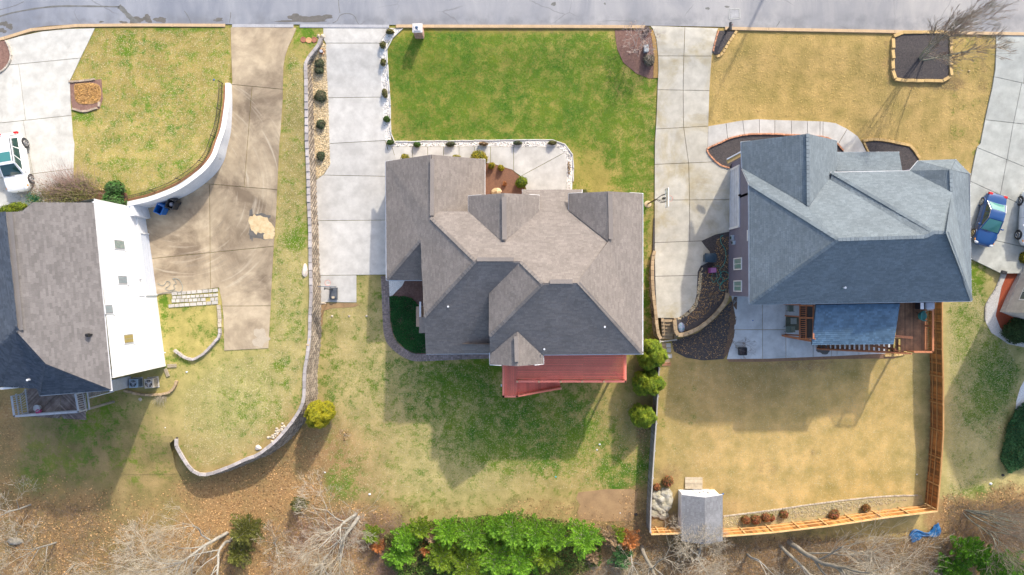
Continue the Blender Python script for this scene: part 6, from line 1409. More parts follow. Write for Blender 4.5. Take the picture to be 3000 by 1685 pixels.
# round terracotta stepping stones at the kerb
for i, (x, y, c_, l_) in enumerate(((889, 117, (.36, .15, .09), 'left'), (905, 118.5, (.62, .34, .16), 'pale middle'), (921, 117.5, (.36, .15, .09), 'right'))):
    g = G(x, y, 'l2'); mb = MB(); mb.cyl((g.x, g.y, g.z - .03), (g.x, g.y, g.z + .05), .24, 20); mb.ring((g.x, g.y, g.z + .05), .20, .02, 20); o = mb.build('round_paver', mat('terracotta%d' % i if False else ('terracotta' if i != 1 else 'pale_terracotta'), c_, None, 5, .9, .3)); tag(o, '%s one of three round terracotta pavers on the grass strip by the kerb' % l_, 'paver', 'round pavers by the kerb')
def rock(label, px, py, zone, rx, ry, h, m=M_rock, name='rock', sub=2, cat='rock', par=None):
    bm = bmesh.new(); bmesh.ops.create_icosphere(bm, subdivisions=sub, radius=1)
    from mathutils import noise as mn
    g = G(px, py, zone); sd_ = Vector((R.uniform(0, 99), 0, 0))
    for v in bm.verts:
        k = 1 + .28 * mn.noise(v.co * 1.3 + sd_) + .12 * mn.noise(v.co * 3.5 + sd_); v.co = Vector((v.co.x * rx * k, v.co.y * ry * k, v.co.z * h * k)) + g
    if par is not None:
        for v in bm.verts: v.co -= root_of(par)
    me = bpy.data.meshes.new(name); bm.to_mesh(me); bm.free(); me.materials.append(m); o = bpy.data.objects.new(name, me); link(o, par)
    if par is None: tag(o, label, cat)
    return o
rock('square pale stone block at the kerb end of the long block wall, left one', 933.5, 106, 'l2', .13, .16, .14); rock('rounded tan stone at the kerb end of the long block wall, beside the driveway', 945, 106, 'l2', .17, .2, .18)
rock('large white rock beside the middle of the long block wall', 894, 792, 'l2', .25, .55, .2, mat('white_rock', (.72, .62, .52), None, 4, .9, .6)); rock('cream rock on the lawn side of the block wall below the small pad', 904, 1010, 'l2', .2, .16, .2, M_sand)
rock('small cream rock just above the cream rock by the block wall', 908, 996, 'l2', .1, .26, .18, M_sand)
rock('white rock lying inside the bend of the block wall near its foot', 757, 1311, 'l2', .28, .22, .2, mat('white_rock', (.72, .62, .52)))
rock('pale boulder in the mulch between two gables of the middle house', 1455, 562, 'm', .5, .35, .4, M_sand)
rock('pale stone edging the lawn below the basketball pad', 944, 888, 'm', .35, .1, .1)
for i, x in enumerate((973, 1023, 1074)): rock('%s of three small stones in a row on the lawn below the basketball pad' % ('left', 'middle', 'right')[i], x, 926, 'm', .1, .1, .08)
rock('grey stone in the shaded lawn below the two air conditioners', 411, 1170, 'l2', .16, .16, .1); rock('dark round stump in the leafy ground at the lower left', 45, 1585, 'm', .7, .35, .35, M_bark)
t = thing('rock_pile', 'heap of small pale stones on the lawn inside the bend of the block wall', 'rocks', G(815, 1262, 'l2'))
for i in range(34):
    u = R.random(); rock('', 838 - u * 48 + R.uniform(-9, 9), 1244 + u * 44 + R.uniform(-8, 8), 'l2', R.uniform(.1, .17), R.uniform(.08, .13), .1, M_rock, 'stone', 1, par=t)
# boulder heap left of the shed
t = thing('boulder', 'large pale layered boulder between the grey fence and the white shed', 'boulder', G(1938, 1475, 'm'))
for (x, y, a, b, h) in ((1925, 1450, .55, .45, .4), (1950, 1445, .6, .5, .45), (1920, 1478, .6, .55, .4), (1946, 1480, .65, .55, .5), (1958, 1465, .45, .6, .5), (1922, 1502, .55, .45, .3), (1942, 1508, .55, .4, .3), (1934, 1462, .5, .5, .55), (1936, 1493, .5, .5, .45)):
    rock('', x, y, 'm', a, b, h, M_boulder, 'slab_of_rock', 3, par=t)
# tarp
V = []; F = []; nx, ny = 26, 14; c0 = G(2700, 1560, 'm'); from mathutils import noise as mn
A_ = G(2666, 1578, 'm'); B_ = G(2752, 1546, 'm'); dx_ = (B_ - A_); dx_.z = 0; nn = Vector((-dx_.y, dx_.x, 0)).normalized()
for i in range(nx):
    for j in range(ny):
        s_ = i / (nx - 1); k = j / (ny - 1) - .5; wv = .75 + .35 * math.sin(s_ * 9) ; p = A_ + dx_ * s_ + nn * (k * wv * .95 + .22 * math.sin(s_ * 7)); 
        V.append((p.x, p.y, gz(p.x, p.y) + .1 + .28 * abs(mn.noise(Vector((s_ * 6, k * 4, 1)))) + .12 * abs(mn.noise(Vector((s_ * 18, k * 12, 3))))))
        if i and j: q = i * ny + j; F.append((q, q - 1, q - ny - 1, q - ny))
tp = obj_py('tarpaulin', V, F, mat('blue_tarp', (.015, .10, .26), (.02, .14, .34), 6, .5, .4, stain=(.42, .48, .55), stsc=1.6, staincut=.60), None, True); tag(tp, 'crumpled blue tarpaulin lying in the brush below the corner of the fence', 'tarpaulin')
# planks, cans and litter that can be picked out
M_lw = mat('litter_white', (.75, .78, .82), None, 4, .5, 0)
for i, (x, y, zn, s_, lb) in enumerate(((547, 1090, 'l2', .09, 'white ball on the lawn right of the two air conditioners'), (484, 1253, 'l2', .05, 'tiny white scrap on the lawn below the air conditioners'), (952, 1384, 'm', .08, 'white ball on the lawn edge right of the long wall'), (1083, 1448, 'm', .12, 'crumpled white scrap by the bare tree below the middle lawn'), (1757, 1302, 'm', .10, 'upper of two white scraps on the grass left of the grey fence'), (1749, 1318, 'm', .08, 'lower of two white scraps on the grass left of the grey fence'), (1628, 1397, 'm', .08, 'small turquoise cup on the lawn right of the house shadow'), (2118, 1447, 'm', .09, 'small blue scrap beside the corner of the white shed'), (2938, 1392, 'm', .14, 'white scrap by the dark hedge at the lower right'), (2902, 1417, 'm', .14, 'white scrap on the grass left of the one by the hedge'), (2686, 1390, 'm', .07, 'white ball at the foot of the brown fence'), (627, 234, 'l1', .08, 'small blue ball on the left lawn by the white wall'), (1863, 1507, 'm', .16, 'dark plastic object lying by the foot of the grey fence'), (483, 1033, 'l2', .07, 'white pipe end at the corner of the white house'), (1817, 1503, 'm', .06, 'white scrap on the bare patch near the grey fence'), (2839, 208, 'r', .09, 'small pale stone on the golden lawn right of the tree bed'), (2697, 295, 'r', .06, 'small cream stone on the golden lawn below the tree bed'), (2205, 939, 'm', .08, 'small blue cap on the patio floor'))):
    g = G(x, y, zn); mb = MB(); mb.dome((g.x, g.y, g.z), s_, s_ * .8, s_, 8, 3); mm_ = MATS['blue_plastic'] if 'blue' in lb else (M_rubber if 'dark' in lb else (mat('turquoise', (.05, .5, .55)) if 'turq' in lb else (M_sand if 'stone' in lb else M_lw)))
    o = mb.build('scrap' if 'ball' not in lb else 'ball', mm_); tag(o, lb, 'ball' if 'ball' in lb else ('stone' if 'stone' in lb else 'scrap'))
for i, (x0, y0, x1, y1, w_, lb) in enumerate(((490, 1072, 517, 1071, .3, 'short grey plank frame lying level by the corner of the white house'), (484, 1080, 493, 1103, .28, 'short grey plank frame lying upright above the two air conditioners'))):
    t = thing('plank_frame', lb, 'planks', G(x0, y0, 'l2')); a = G(x0, y0, 'l2', .08); b = G(x1, y1, 'l2', .08); d = (b - a).normalized(); n_ = Vector((-d.y, d.x, 0))
    for k in (-1, 0, 1): pbeam('plank', a + n_ * k * .1, b + n_ * k * .1, .07, .05, M_ramp, t)
mb = MB(); g = G(1891.5, 146, 'm'); mb.box((g.x, g.y, g.z + .2), (.36, .6, .4)); o = mb.build('utility_box', mat('utility_grey', (.33, .38, .42), None, 3, .6, .1), None, bevel=.03); tag(o, 'grey utility box in the purple mulch bed beside the bare ornamental tree', 'utility box')
mb = MB(); g = G(2938, 798, 'r'); mb.box((g.x, g.y, g.z + .12), (.42, .24, .24), -.3); o = mb.build('spotlight_box', M_rubber, None, bevel=.02); tag(o, 'small black box at the end of the far right driveway by the red mulch', 'box')
# pots on the weathered deck
for (x, y, r_, mm_, lb) in ((115, 1194, .24, M_railg, 'larger grey rimmed pot on the weathered deck'), (119, 1204, .16, mat('pink_pot', (.50, .08, .22)), 'small pink pot on the weathered deck')):
    g = W(x, y, 1.95); mb = MB(); mb.cyl(g, g + Vector((0, 0, .3)), r_ * .75, 16, r_); mb.ring(g + Vector((0, 0, .31)), r_, .03, 18); o = mb.build('plant_pot', mm_); tag(o, lb, 'pot')
# deck lights and outlet of the red deck
mb = MB(); g = W(1469, 1129, -.2); mb.box(g, (.1, .16, .2)); mb.build('outlet_box', M_white, rd)
# utility pole just beyond the frame whose shadow crosses the road
t = thing('street_lamp', 'tall grey street lamp standing across the road, above the top edge of the picture', 'street lamp', (23.0, 28.9, 0)); mb = MB(); mb.cyl((23.0, 28.9, -.1), (23.0, 28.9, 8.8), .16, 12, .10); mb.build('pole', M_railg, t)
mb = MB(); mb.path([Vector((23.0, 28.9, 8.7)), Vector((22.8, 28.2, 9.1)), Vector((22.6, 27.4, 9.2))], .05, 8); mb.build('arm', M_railg, t); mb = MB(); mb.box((22.5, 27.1, 9.18), (.3, .75, .14)); mb.build('lamp_head', M_metal, t, bevel=.03)

# ============================================================ HOUSE AT THE RIGHT EDGE
rh = thing('house', 'corner of a beige-sided house with a slider window at the far right edge', 'house', W(3050, 870, -2.4))
P0 = W(2938, 914, -2.5); dN = Vector((.42, 1.0, 0)).normalized(); dE = Vector((1.0, -.40, 0)).normalized(); L1 = 7.0
q = [P0, P0 + dN * L1, P0 + dN * L1 + dE * 9, P0 + dE * 9]; V = []
for p in q: V += [Vector((p.x, p.y, -2.8)), Vector((p.x, p.y, 3.2))]
obj_py('wall', V, [(0, 1, 3, 2), (2, 3, 5, 4), (4, 5, 7, 6), (6, 7, 1, 0)], M_beigew, rh)
def on_v(px, py, a, d): return onp(px, py, a, a + d, a + Vector((0, 0, 1)))
def wrect(name, u0, u1, z0, z1, o, th, m, par):
    nn_ = Vector((-dN.y, dN.x, 0)); c = Vector((P0.x, P0.y, 0)) + dN * (u0 + u1) / 2 + nn_ * o; c.z = (z0 + z1) / 2; mb = MB(); mb.box(c, (u1 - u0, th, z1 - z0), math.atan2(dN.y, dN.x)); return mb.build(name, m, par)
w_ = wrect('window', 1.1, 2.7, -1.25, .25, .02, .05, M_white, rh)
for k in range(2): wrect('pane', 1.2 + k * .72, 1.86 + k * .72, -1.15, .15, .055, .012, GL if k == 0 else cgr, w_)
wrect('foundation', -.02, L1, -2.8, -2.2, .02, .05, M_flag, rh)
rr = Roof(.15, .3); z4 = 3.3; A4 = [Vector((p.x, p.y, z4)) for p in (q[0] - dN * .4 - dE * .4, q[1] + dN * .4 - dE * .4, q[1] + dN * .4 + dE * 4.6, q[0] - dN * .4 + dE * 4.6)]
A4[2].z = A4[3].z = z4 + 3.2; rr.plane(A4); B4 = [A4[3], A4[2], A4[2] + dE * 4.8 - Vector((0, 0, 3.2)), A4[3] + dE * 4.8 - Vector((0, 0, 3.2))]; rr.plane(B4); rr.build(rh, M_sh2, DK2)

# ============================================================ CARS
def car_paint(name, c, rough=.25):
    m = bpy.data.materials.new(name); n, l, b = nodes(m); b.inputs['Base Color'].default_value = c4(c); b.inputs['Roughness'].default_value = rough; b.inputs['Coat Weight'].default_value = .8; b.inputs['Coat Roughness'].default_value = .04
    return m
CG = bpy.data.materials.new('car_glass'); n_, l_, b_ = nodes(CG); b_.inputs['Base Color'].default_value = (.015, .05, .05, 1); b_.inputs['Roughness'].default_value = .05; b_.inputs['Specular IOR Level'].default_value = 1.0
CGt = bpy.data.materials.new('tinted_car_glass'); n_, l_, b_ = nodes(CGt); b_.inputs['Base Color'].default_value = (.06, .22, .21, 1); b_.inputs['Roughness'].default_value = .05; b_.inputs['Specular IOR Level'].default_value = 1.0
M_tail = mat('red_lens', (.55, .02, .02), None, 3, .2, 0); M_head = mat('clear_lens', (.62, .66, .70), None, 3, .1, 0); M_amber = mat('amber_lens', (.75, .28, .03), None, 3, .2, 0)
def car(name, label, p, rz, L, Wd, Hh, paint, belt, hood, suv=False, sun=False, tint=False, cat='car', group=None):
    """front at +y; body lofted from cross sections, glasshouse on top"""
    t = thing(name, label, cat, p, rz, group); hw = Wd / 2
    st = [(-L / 2, .62, .42, belt * .78), (-L / 2 + .06, .86, .36, belt * .93), (-L / 2 + .35, .96, .28, belt * .99), (-L / 2 + 1.0, 1.0, .24, belt), (0, 1.0, .22, belt), (L / 2 - 1.35, 1.0, .24, belt * .985), (L / 2 - .75, .985, .26, hood), (L / 2 - .30, .92, .30, hood * .93), (L / 2 - .08, .78, .38, hood * .82), (L / 2, .58, .44, hood * .66)]
    prof = lambda w_, z0, z1: [(w_ * .90, z0), (w_ * .985, z0 + .12), (w_, z0 + (z1 - z0) * .45), (w_ * .985, z0 + (z1 - z0) * .75), (w_ * .93, z1 - .035), (w_ * .80, z1 + .0), (w_ * .4, z1 + .025), (0, z1 + .035)]
    V = []; F = []; K = 15
    for (y, f, z0, z1) in st:
        pr_ = prof(hw * f, z0, z1); row = [(x, y, z_) for x, z_ in pr_] + [(-x, y, z_) for x, z_ in pr_[-2::-1]]; V += row
    for i in range(len(st) - 1):
        for j in range(K - 1): a = i * K + j; F.append((a, a + 1, a + K + 1, a + K))
    F += [tuple(range(K))[::-1], tuple(range((len(st) - 1) * K, len(st) * K))] + [(i * K + K - 1, (i + 1) * K + K - 1, (i + 1) * K, i * K) for i in range(len(st) - 1)]
    bo = obj_py('body', V, F, paint, None, True); bo.parent = t
    sb = bo.modifiers.new('s', 'SUBSURF'); sb.levels = 2; sb.render_levels = 2
    # glasshouse
    ya, yc = (-L / 2 + (.22 if suv else .75)), L / 2 - 1.20; y2, y3 = (ya + (.28 if suv else .80)), yc - (.85 if suv else 1.0); wb, wr = hw * .90, hw * .66; zb_ = belt - .02; zr_ = Hh
    def quad(nm, pts, m, th=.0):
        o = obj_py(nm, pts, [(0, 1, 2, 3)], m, None); o.parent = t; so_ = o.modifiers.new('s', 'SOLIDIFY'); so_.thickness = .02; return o
    A = lambda x, y, z_: Vector((x, y, z_))
    cab = obj_py('cabin', [A(-wb, ya, zb_), A(wb, ya, zb_), A(wb, yc, zb_), A(-wb, yc, zb_), A(-wr, y2, zr_ - .04), A(wr, y2, zr_ - .04), A(wr, y3, zr_ - .04), A(-wr, y3, zr_ - .04)], [(0, 1, 5, 4), (1, 2, 6, 5), (2, 3, 7, 6), (3, 0, 4, 7)], paint, None); cab.parent = t
    def face(nm, c4_, u0, u1, v0, v1, m, par=t, off=.012):
        a, b, c, d = c4_; f = lambda u, v: a.lerp(b, u).lerp(d.lerp(c, u), v); n_ = (b - a).cross(d - a).normalized() * off
        # curve the pane outward a little
        V = []; F = []; N = 6
        for i in range(N + 1):
            for j in range(N + 1):
                u = u0 + (u1 - u0) * i / N; v = v0 + (v1 - v0) * j / N; V.append(f(u, v) + n_ * (1 + 2.2 * math.sin(math.pi * i / N) * math.sin(math.pi * j / N)))
                if i and j: q = i * (N + 1) + j; F.append((q - N - 2, q - 1, q, q - N - 1))
        o = obj_py(nm, V, F, m, None, True); o.parent = par; return o
    v = cab.data.vertices; P = [Vector(q.co) for q in v]
    face('windscreen', (P[2], P[3], P[7], P[6]), .05, .95, .06, .94, CGt if tint else CG); face('rear_window', (P[0], P[1], P[5], P[4]), .07, .93, .12, .92, CGt if tint else CG)
    for (a, b, c, d) in ((P[1], P[2], P[6], P[5]), (P[3], P[0], P[4], P[7])):
        flip = a.x < 0
        for (u0, u1) in ((.10, .36), (.39, .66), (.69, .93)) if not flip else ((.07, .31), (.34, .61), (.64, .90)): face('side_window', (a, b, c, d), u0, u1, .12, .86, CG)
    for s_ in (-1, 1): mb = MB(); mb.path([A(s_ * (wb + .01), yc - .05, zb_ + .03), A(s_ * (wr + .04), y3, zr_ - .06), A(s_ * (wr + .04), y2, zr_ - .06), A(s_ * (wb + .01), ya + .05, zb_ + .03)], .018, 6); mb.build('trim', M_chrome, t)
    V = []; F = []; N = 8
    for i in range(N + 1):
        for j in range(N + 1):
            x_ = -1 + 2 * i / N; y_ = -1 + 2 * j / N; V.append((x_ * (wr + .02), (y2 + y3) / 2 + y_ * (y3 - y2) / 2 * 1.03, zr_ - .045 + .05 * (1 - x_ ** 4) * (1 - .6 * y_ ** 4)))
            if i and j: q = i * (N + 1) + j; F.append((q - N - 2, q - 1, q, q - N - 1))
    ro = obj_py('roof_panel', V, F, paint, None, True); ro.parent = t
    if sun:
        mb = MB(); mb.box((0, y3 - .55, zr_ + .008), (wr * 1.45, .72, .012)); o = mb.build('sunroof', CGt, t, bevel=.005)
        for s_ in (-1, 1): mb = MB(); mb.beam((s_ * wr * .98, y2 + .1, zr_ + .03), (s_ * wr * .98, y3 - .1, zr_ + .03), .035, .035); mb.build('roof_rail', M_metal, t)
    for s_ in (-1, 1):
        for y_ in (-L / 2 + .85, L / 2 - .90):
            r_ = .345; mb = MB(); mb.cyl((s_ * (hw - .19), y_, r_), (s_ * (hw + .02), y_, r_), r_, 26); w_ = mb.build('wheel', M_rubber, t)
            mb = MB(); mb.ring((s_ * (hw + .015), y_, r_), .225, .02, 20, (1, 0, 0))
            for k in range(5): a = k * 1.2566; mb.beam((s_ * (hw + .02), y_, r_), (s_ * (hw + .02), y_ + .22 * math.cos(a), r_ + .22 * math.sin(a)), .05, .02, (1, 0, 0))
            mb.cyl((s_ * (hw + .01), y_, r_), (s_ * (hw + .035), y_, r_), .05, 10); mb.build('rim', M_chrome, w_)
            mb = MB(); mb.ring((s_ * (hw - .03), y_, r_ + .02), .385, .045, 24, (1, 0, 0)); mb.build('wheel_arch', M_rubber if suv else paint, t)
        mb = MB(); mb.box((s_ * (hw + .09), yc - .42, belt + .04), (.20, .12, .13)); mb.build('wing_mirror', paint, t, bevel=.03)
        mb = MB(); mb.dome((s_ * hw * .68, L / 2 - .20, hood * .78), .20, .16, .10, 12, 4); mb.build('headlight', M_head, t)
        mb = MB(); mb.box((s_ * hw * .70, -L / 2 + .12, belt * .86), (.34, .22, .2)); mb.build('tail_light', M_tail, t, bevel=.04)
        mb = MB(); mb.box((s_ * (hw * .88), L / 2 - .38, hood * .80), (.10, .16, .08)); mb.build('indicator', M_amber, t, bevel=.02)
        mb = MB()
        for y_ in (-.95, .1, 1.05): mb.beam((s_ * (hw + .004), y_ - .1, .40), (s_ * (hw - .02), y_ - .1, belt - .06), .012, .010, (0, 1, 0))
        mb.build('door_gap', M_metal, t)
    mb = MB(); mb.box((0, L / 2 - .05, .50), (Wd * .5, .07, .16)); mb.build('grille', M_metal, t, bevel=.02)
    mb = MB(); mb.box((0, L / 2 - .0, .50), (.5, .03, .11)); mb.build('front_plate', M_railg, t)
    for s_ in (-1, 1): mb = MB(); mb.beam((s_ * hw * .15, yc + .03, belt + .03), (s_ * hw * .15 + .55 * 1, yc - .10, belt + .08), .02, .02); mb.build('wiper', M_metal, t)
    return t
p = G(60, 481, 'l1', .05); car('parked_suv', 'white car with dark sunroof parked on the far left driveway', p, math.pi + .165, 4.65, 1.86, 1.62, car_paint('white_car_paint', (.78, .79, .80)), 1.02, .98, True, True)
p = G(2884, 647, 'r', .05); car('parked_car', 'dark blue car parked on the far right driveway beside the blue-roofed house', p, math.pi - .27, 4.45, 1.80, 1.46, car_paint('blue_car_paint', (.008, .055, .19)), .93, .86, False, False, True)
p = G(3008, 642, 'r', .05); car('parked_suv', 'white car partly cut off by the right edge of the picture', p, math.pi - .05, 4.6, 1.86, 1.62, car_paint('silver_white_paint', (.72, .75, .78)), 1.02, .98, True)

# ============================================================ VEGETATION
def cards(P, N, size, jit=.6, ar=.55):
    """small leaf quads at P facing roughly N"""
    k = len(P); n = N + rng.normal(0, jit, (k, 3)); n /= np.linalg.norm(n, axis=1)[:, None] + 1e-9
    a = np.cross(n, rng.normal(0, 1, (k, 3))); a /= np.linalg.norm(a, axis=1)[:, None] + 1e-9; b = np.cross(n, a)
    s = (size * rng.uniform(.6, 1.3, k))[:, None]; a = a * s; b = b * s * ar
    V = np.stack([P - a, P - b * .9, P + a, P + b * .9], 1).reshape(-1, 3); return V, np.arange(4 * k).reshape(-1, 4)
def ell_pts(c, r, n, lo=.80, hi=1.05, top=-.35):
    u = rng.normal(0, 1, (int(n * 1.7) + 8, 3)); u /= np.linalg.norm(u, axis=1)[:, None]; u = u[u[:, 2] > top][:n]
    lump = 1 + .10 * np.sin(u[:, 0] * 7 + c[0] * 3) * np.sin(u[:, 1] * 6 + c[1]) + .06 * np.sin(u[:, 2] * 11 + u[:, 0] * 9)
    rr = rng.uniform(lo, hi, len(u)) * lump; return np.array(c) + u * np.array(r) * rr[:, None], u / np.array(r) * np.mean(r)
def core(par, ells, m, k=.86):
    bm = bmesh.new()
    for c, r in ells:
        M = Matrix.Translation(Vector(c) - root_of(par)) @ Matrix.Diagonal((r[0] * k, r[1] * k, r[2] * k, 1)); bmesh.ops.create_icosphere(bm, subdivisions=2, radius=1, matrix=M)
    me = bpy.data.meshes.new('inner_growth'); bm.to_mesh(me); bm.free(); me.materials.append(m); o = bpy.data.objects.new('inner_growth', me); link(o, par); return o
M_inner = mat('inner_dark_growth', (.03, .05, .012), (.05, .06, .02), 6, .95, .5); M_innerb = mat('inner_brown_growth', (.09, .07, .04), None, 6, .95, .5)  # dark cores that keep the foliage from being see-through
def shrub(name, label, cat, base, ells, n, leaf, m, group=None, inner=None, jit=.6, cm=M_inner, stem=True, extra=None):
    """ells: offsets from base (x, y, z) and radii"""
    t = thing(name, label, cat, base, 0, group); b = Vector(base); E = [((b.x + c[0], b.y + c[1], b.z + c[2]), r) for c, r in ells]
    tot = sum(r[0] * r[1] + r[2] * r[0] for _, r in E); VV = []; off = 0; FF = []
    for c, r in E:
        P, N = ell_pts(c, r, int(n * (r[0] * r[1] + r[2] * r[0]) / tot)); V, F = cards(P, N, leaf, jit); VV.append(V); FF.append(F + off); off += len(V)
    obj_np('foliage', np.concatenate(VV), np.concatenate(FF), m, t)
    if extra:
        P, N = ell_pts(E[0][0], E[0][1], int(n * extra[1]), .9, 1.1, .1); V, F = cards(P, N, leaf * 1.1, jit); obj_np('blooms', V, F, extra[0], t)['kind'] = 'stuff'
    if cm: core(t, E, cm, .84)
    if stem: mb = MB(); mb.cyl(b - Vector((0, 0, .1)), b + Vector((0, 0, min(c[2] for c, r in ells) + .05)), .05, 7); mb.build('stem', M_bark, t)
    return t
def ball(label, px, py, zone, r, h=None, n=900, m=L_yg, leaf=.045, group=None, cat='shrub', name='round_shrub', ry=None, extra=None, hr=None, **kw):
    h = h or r; hr = hr or r; g = G(px, py, zone); q_ = random.Random(int(px * 7 + py)); ry_ = ry or r; LB = [((0, 0, h * .75), (r * .86, ry_ * .86, hr))] + [((r * .42 * math.cos(a_), ry_ * .42 * math.sin(a_), h * q_.uniform(.5, .9)), (r * q_.uniform(.5, .68), ry_ * q_.uniform(.5, .68), hr * q_.uniform(.6, .9))) for a_ in [q_.uniform(0, 6.28) for _ in range(4)]]; return shrub(name, label, cat, g, LB, n, leaf, m, group, extra=extra, **kw)
# junipers in the cream gravel
for x, y, r, ry, l in ((937, 190, .36, .36, 'first and largest of the grey-green junipers from the road in the cream gravel'), (941, 283, .47, .46, 'round blue-green juniper, second from the road in the cream gravel'), (941.5, 366, .33, .38, 'pointed blue-green juniper, third from the road in the cream gravel'), (940.5, 458, .30, .34, 'smallest grey-brown juniper at the lower end of the cream gravel')):
    r *= 1.18; ry *= 1.15; ball(l, x, y, 'm', r, .25, 1300, L_ju, .055, 'junipers in the cream gravel bed', ry=ry, hr=.3, cm=M_innerb)
    if y == 190: shrub('round_shrub', 'second lobe of grey-green juniper just below the largest one', 'shrub', G(937, 209, 'm'), [((0, 0, .2), (.38, .3, .28))], 800, .05, L_ju, 'junipers in the cream gravel bed', cm=M_innerb)
t = thing('flower_pot', 'tiny metal lantern pot in the rusty leaves at the top of the cream gravel', 'pot', G(943.6, 153, 'm')); g = G(943.6, 153, 'm'); mb = MB(); mb.cyl(g, g + Vector((0, 0, .3)), .1, 10, .13); mb.build('pot', M_railg, t); V, F = cards(np.array(g) + rng.normal(0, .14, (90, 3)) * [1, 1, .2] + [0, 0, .12], np.tile([0, 0, 1.], (90, 1)), .05); obj_np('dry_leaves', V, F, L_rust, t)
# clipped shrubs along the white gravel strip
gs = 'clipped shrubs along the white gravel strip'
for x, y, rx, ry, m, l in ((1144, 97, .36, .22, L_brn, 'brownish shrub nearest the road in the white gravel strip'), (1123, 134, .26, .32, L_brn, 'olive shrub second from the road in the white gravel strip'), (1124, 187, .24, .34, L_brn, 'brown-green shrub third from the road in the white gravel strip'), (1129, 276, .26, .40, L_brn, 'square brown-green shrub fourth from the road in the gravel strip'), (1134, 351, .26, .33, L_box, 'bright green shrub fifth from the road in the gravel strip'), (1146, 419, .34, .24, L_box, 'green shrub at the corner where the gravel strip turns'),
    (1222, 426, .36, .22, L_box, 'green shrub, first along the walk from the corner'), (1321, 424, .46, .2, L_ju, 'grey-green shrub, second along the walk from the corner'), (1417, 423, .40, .18, L_tan, 'pale brown shrub, third along the walk from the corner'), (1517, 421, .40, .2, L_ju, 'grey-brown shrub, fourth along the walk from the corner'), (1619, 420, .40, .2, L_brn, 'brown-green shrub, last along the walk before the bend')):
    ball(l, x, y, 'm', rx, .3, 800, m, .05, gs, ry=ry, hr=.34, cm=M_innerb if m is not L_box else M_inner)
ball('patch of dry stems in the white gravel at the bend of the walk', 1667, 492, 'm', .14, .12, 160, L_tan, .06, None, ry=.6, hr=.1, cm=None, name='dry_plant')
# shrubs round the middle house
ball('large golden-green shrub tucked behind the front gable corner', 1404, 466, 'm', .72, .55, 3000, L_gold, .05, hr=.65); ball('golden round shrub in the brown mulch, left of two small ones', 1440, 487, 'm', .30, .35, 900, L_gold, .045, hr=.35); ball('golden round shrub in the brown mulch, right of two small ones', 1468, 494, 'm', .28, .35, 900, L_gold, .045, hr=.33)
ball('largest golden ball shrub at the walk corner of the brown mulch', 1528, 536, 'm', .54, .55, 2600, L_yg, .045, hr=.52)
ball('golden shrub peeping out left of the tall front gable', 1190, 467, 'm', .46, .5, 1200, L_gold, .045, hr=.5); ball('golden shrub peeping out right of the tall front gable peak', 1338, 470, 'm', .46, .5, 1000, L_gold, .045, hr=.5); ball('olive shrub behind the right front gable', 1712, 566, 'm', .3, .4, 500, L_brn, .045)
ball('small dead brown plant in the mulch island', 1478, 539, 'm', .22, .2, 160, L_rust, .05, None, cm=None, name='dead_plant', hr=.2)
# ivy bed
def cover(name, label, cat, poly, zone, n, leaf, m, lo=.05, hi=.22, kind='stuff', amp=.12):
    P = wp(poly, zone, .05); A = np.array(P); q = np.stack([rng.uniform(A[:, 0].min(), A[:, 0].max(), n * 3), rng.uniform(A[:, 1].min(), A[:, 1].max(), n * 3)], 1); ins = np.zeros(len(q), bool); j = len(A) - 1
    for i in range(len(A)):
        ins ^= ((A[i, 1] > q[:, 1]) != (A[j, 1] > q[:, 1])) & (q[:, 0] < (A[j, 0] - A[i, 0]) * (q[:, 1] - A[i, 1]) / (A[j, 1] - A[i, 1] + 1e-12) + A[i, 0]); j = i
    q = q[ins][:n]; z = ZF[zone](q[:, 0], q[:, 1]) + rng.uniform(lo, hi, len(q)) + amp * np.sin(q[:, 0] * 3.1) * np.sin(q[:, 1] * 2.7)
    V, F = cards(np.column_stack([q, z]), np.tile([0, 0, 1.], (len(q), 1)), leaf, .5); o = obj_np(name, V, F, m); o['kind'] = kind
    if label: o['label'] = label
    if cat: o['category'] = cat
    return o
cover('ivy_ground_cover', 'dense dark green ground cover between the paver path and the middle house', None, [(1142, 868), (1184, 868), (1207, 874), (1224, 893), (1236, 905), (1250, 940), (1252, 1034), (1216, 1034), (1187, 1021), (1165, 999), (1152, 973), (1145, 929)], 'm', 16000, .055, L_gc)
for zone, poly in (('r', [(2100, 700), (2135, 690), (2135, 840), (2110, 880), (2060, 930), (2000, 960), (2050, 860), (2060, 800), (2090, 780), (2095, 730)]), ('m', [(1968, 1000), (2045, 975), (2100, 930), (2150, 875), (2157, 930), (2150, 990), (2135, 1045), (2060, 1054), (1975, 1028)])):
    cover('mulch_litter', None, None, poly, zone, 1500, .06, LITTER, .01, .05, amp=0)
cover('leaf_litter', None, None, [(220, 247), (262, 243), (290, 250), (296, 280), (285, 300), (245, 306), (222, 296), (218, 270)], 'l1', 1500, .06, leafm('gold_leaves', (.50, .29, .09), (.36, .20, .08)), .03, .1, amp=0)
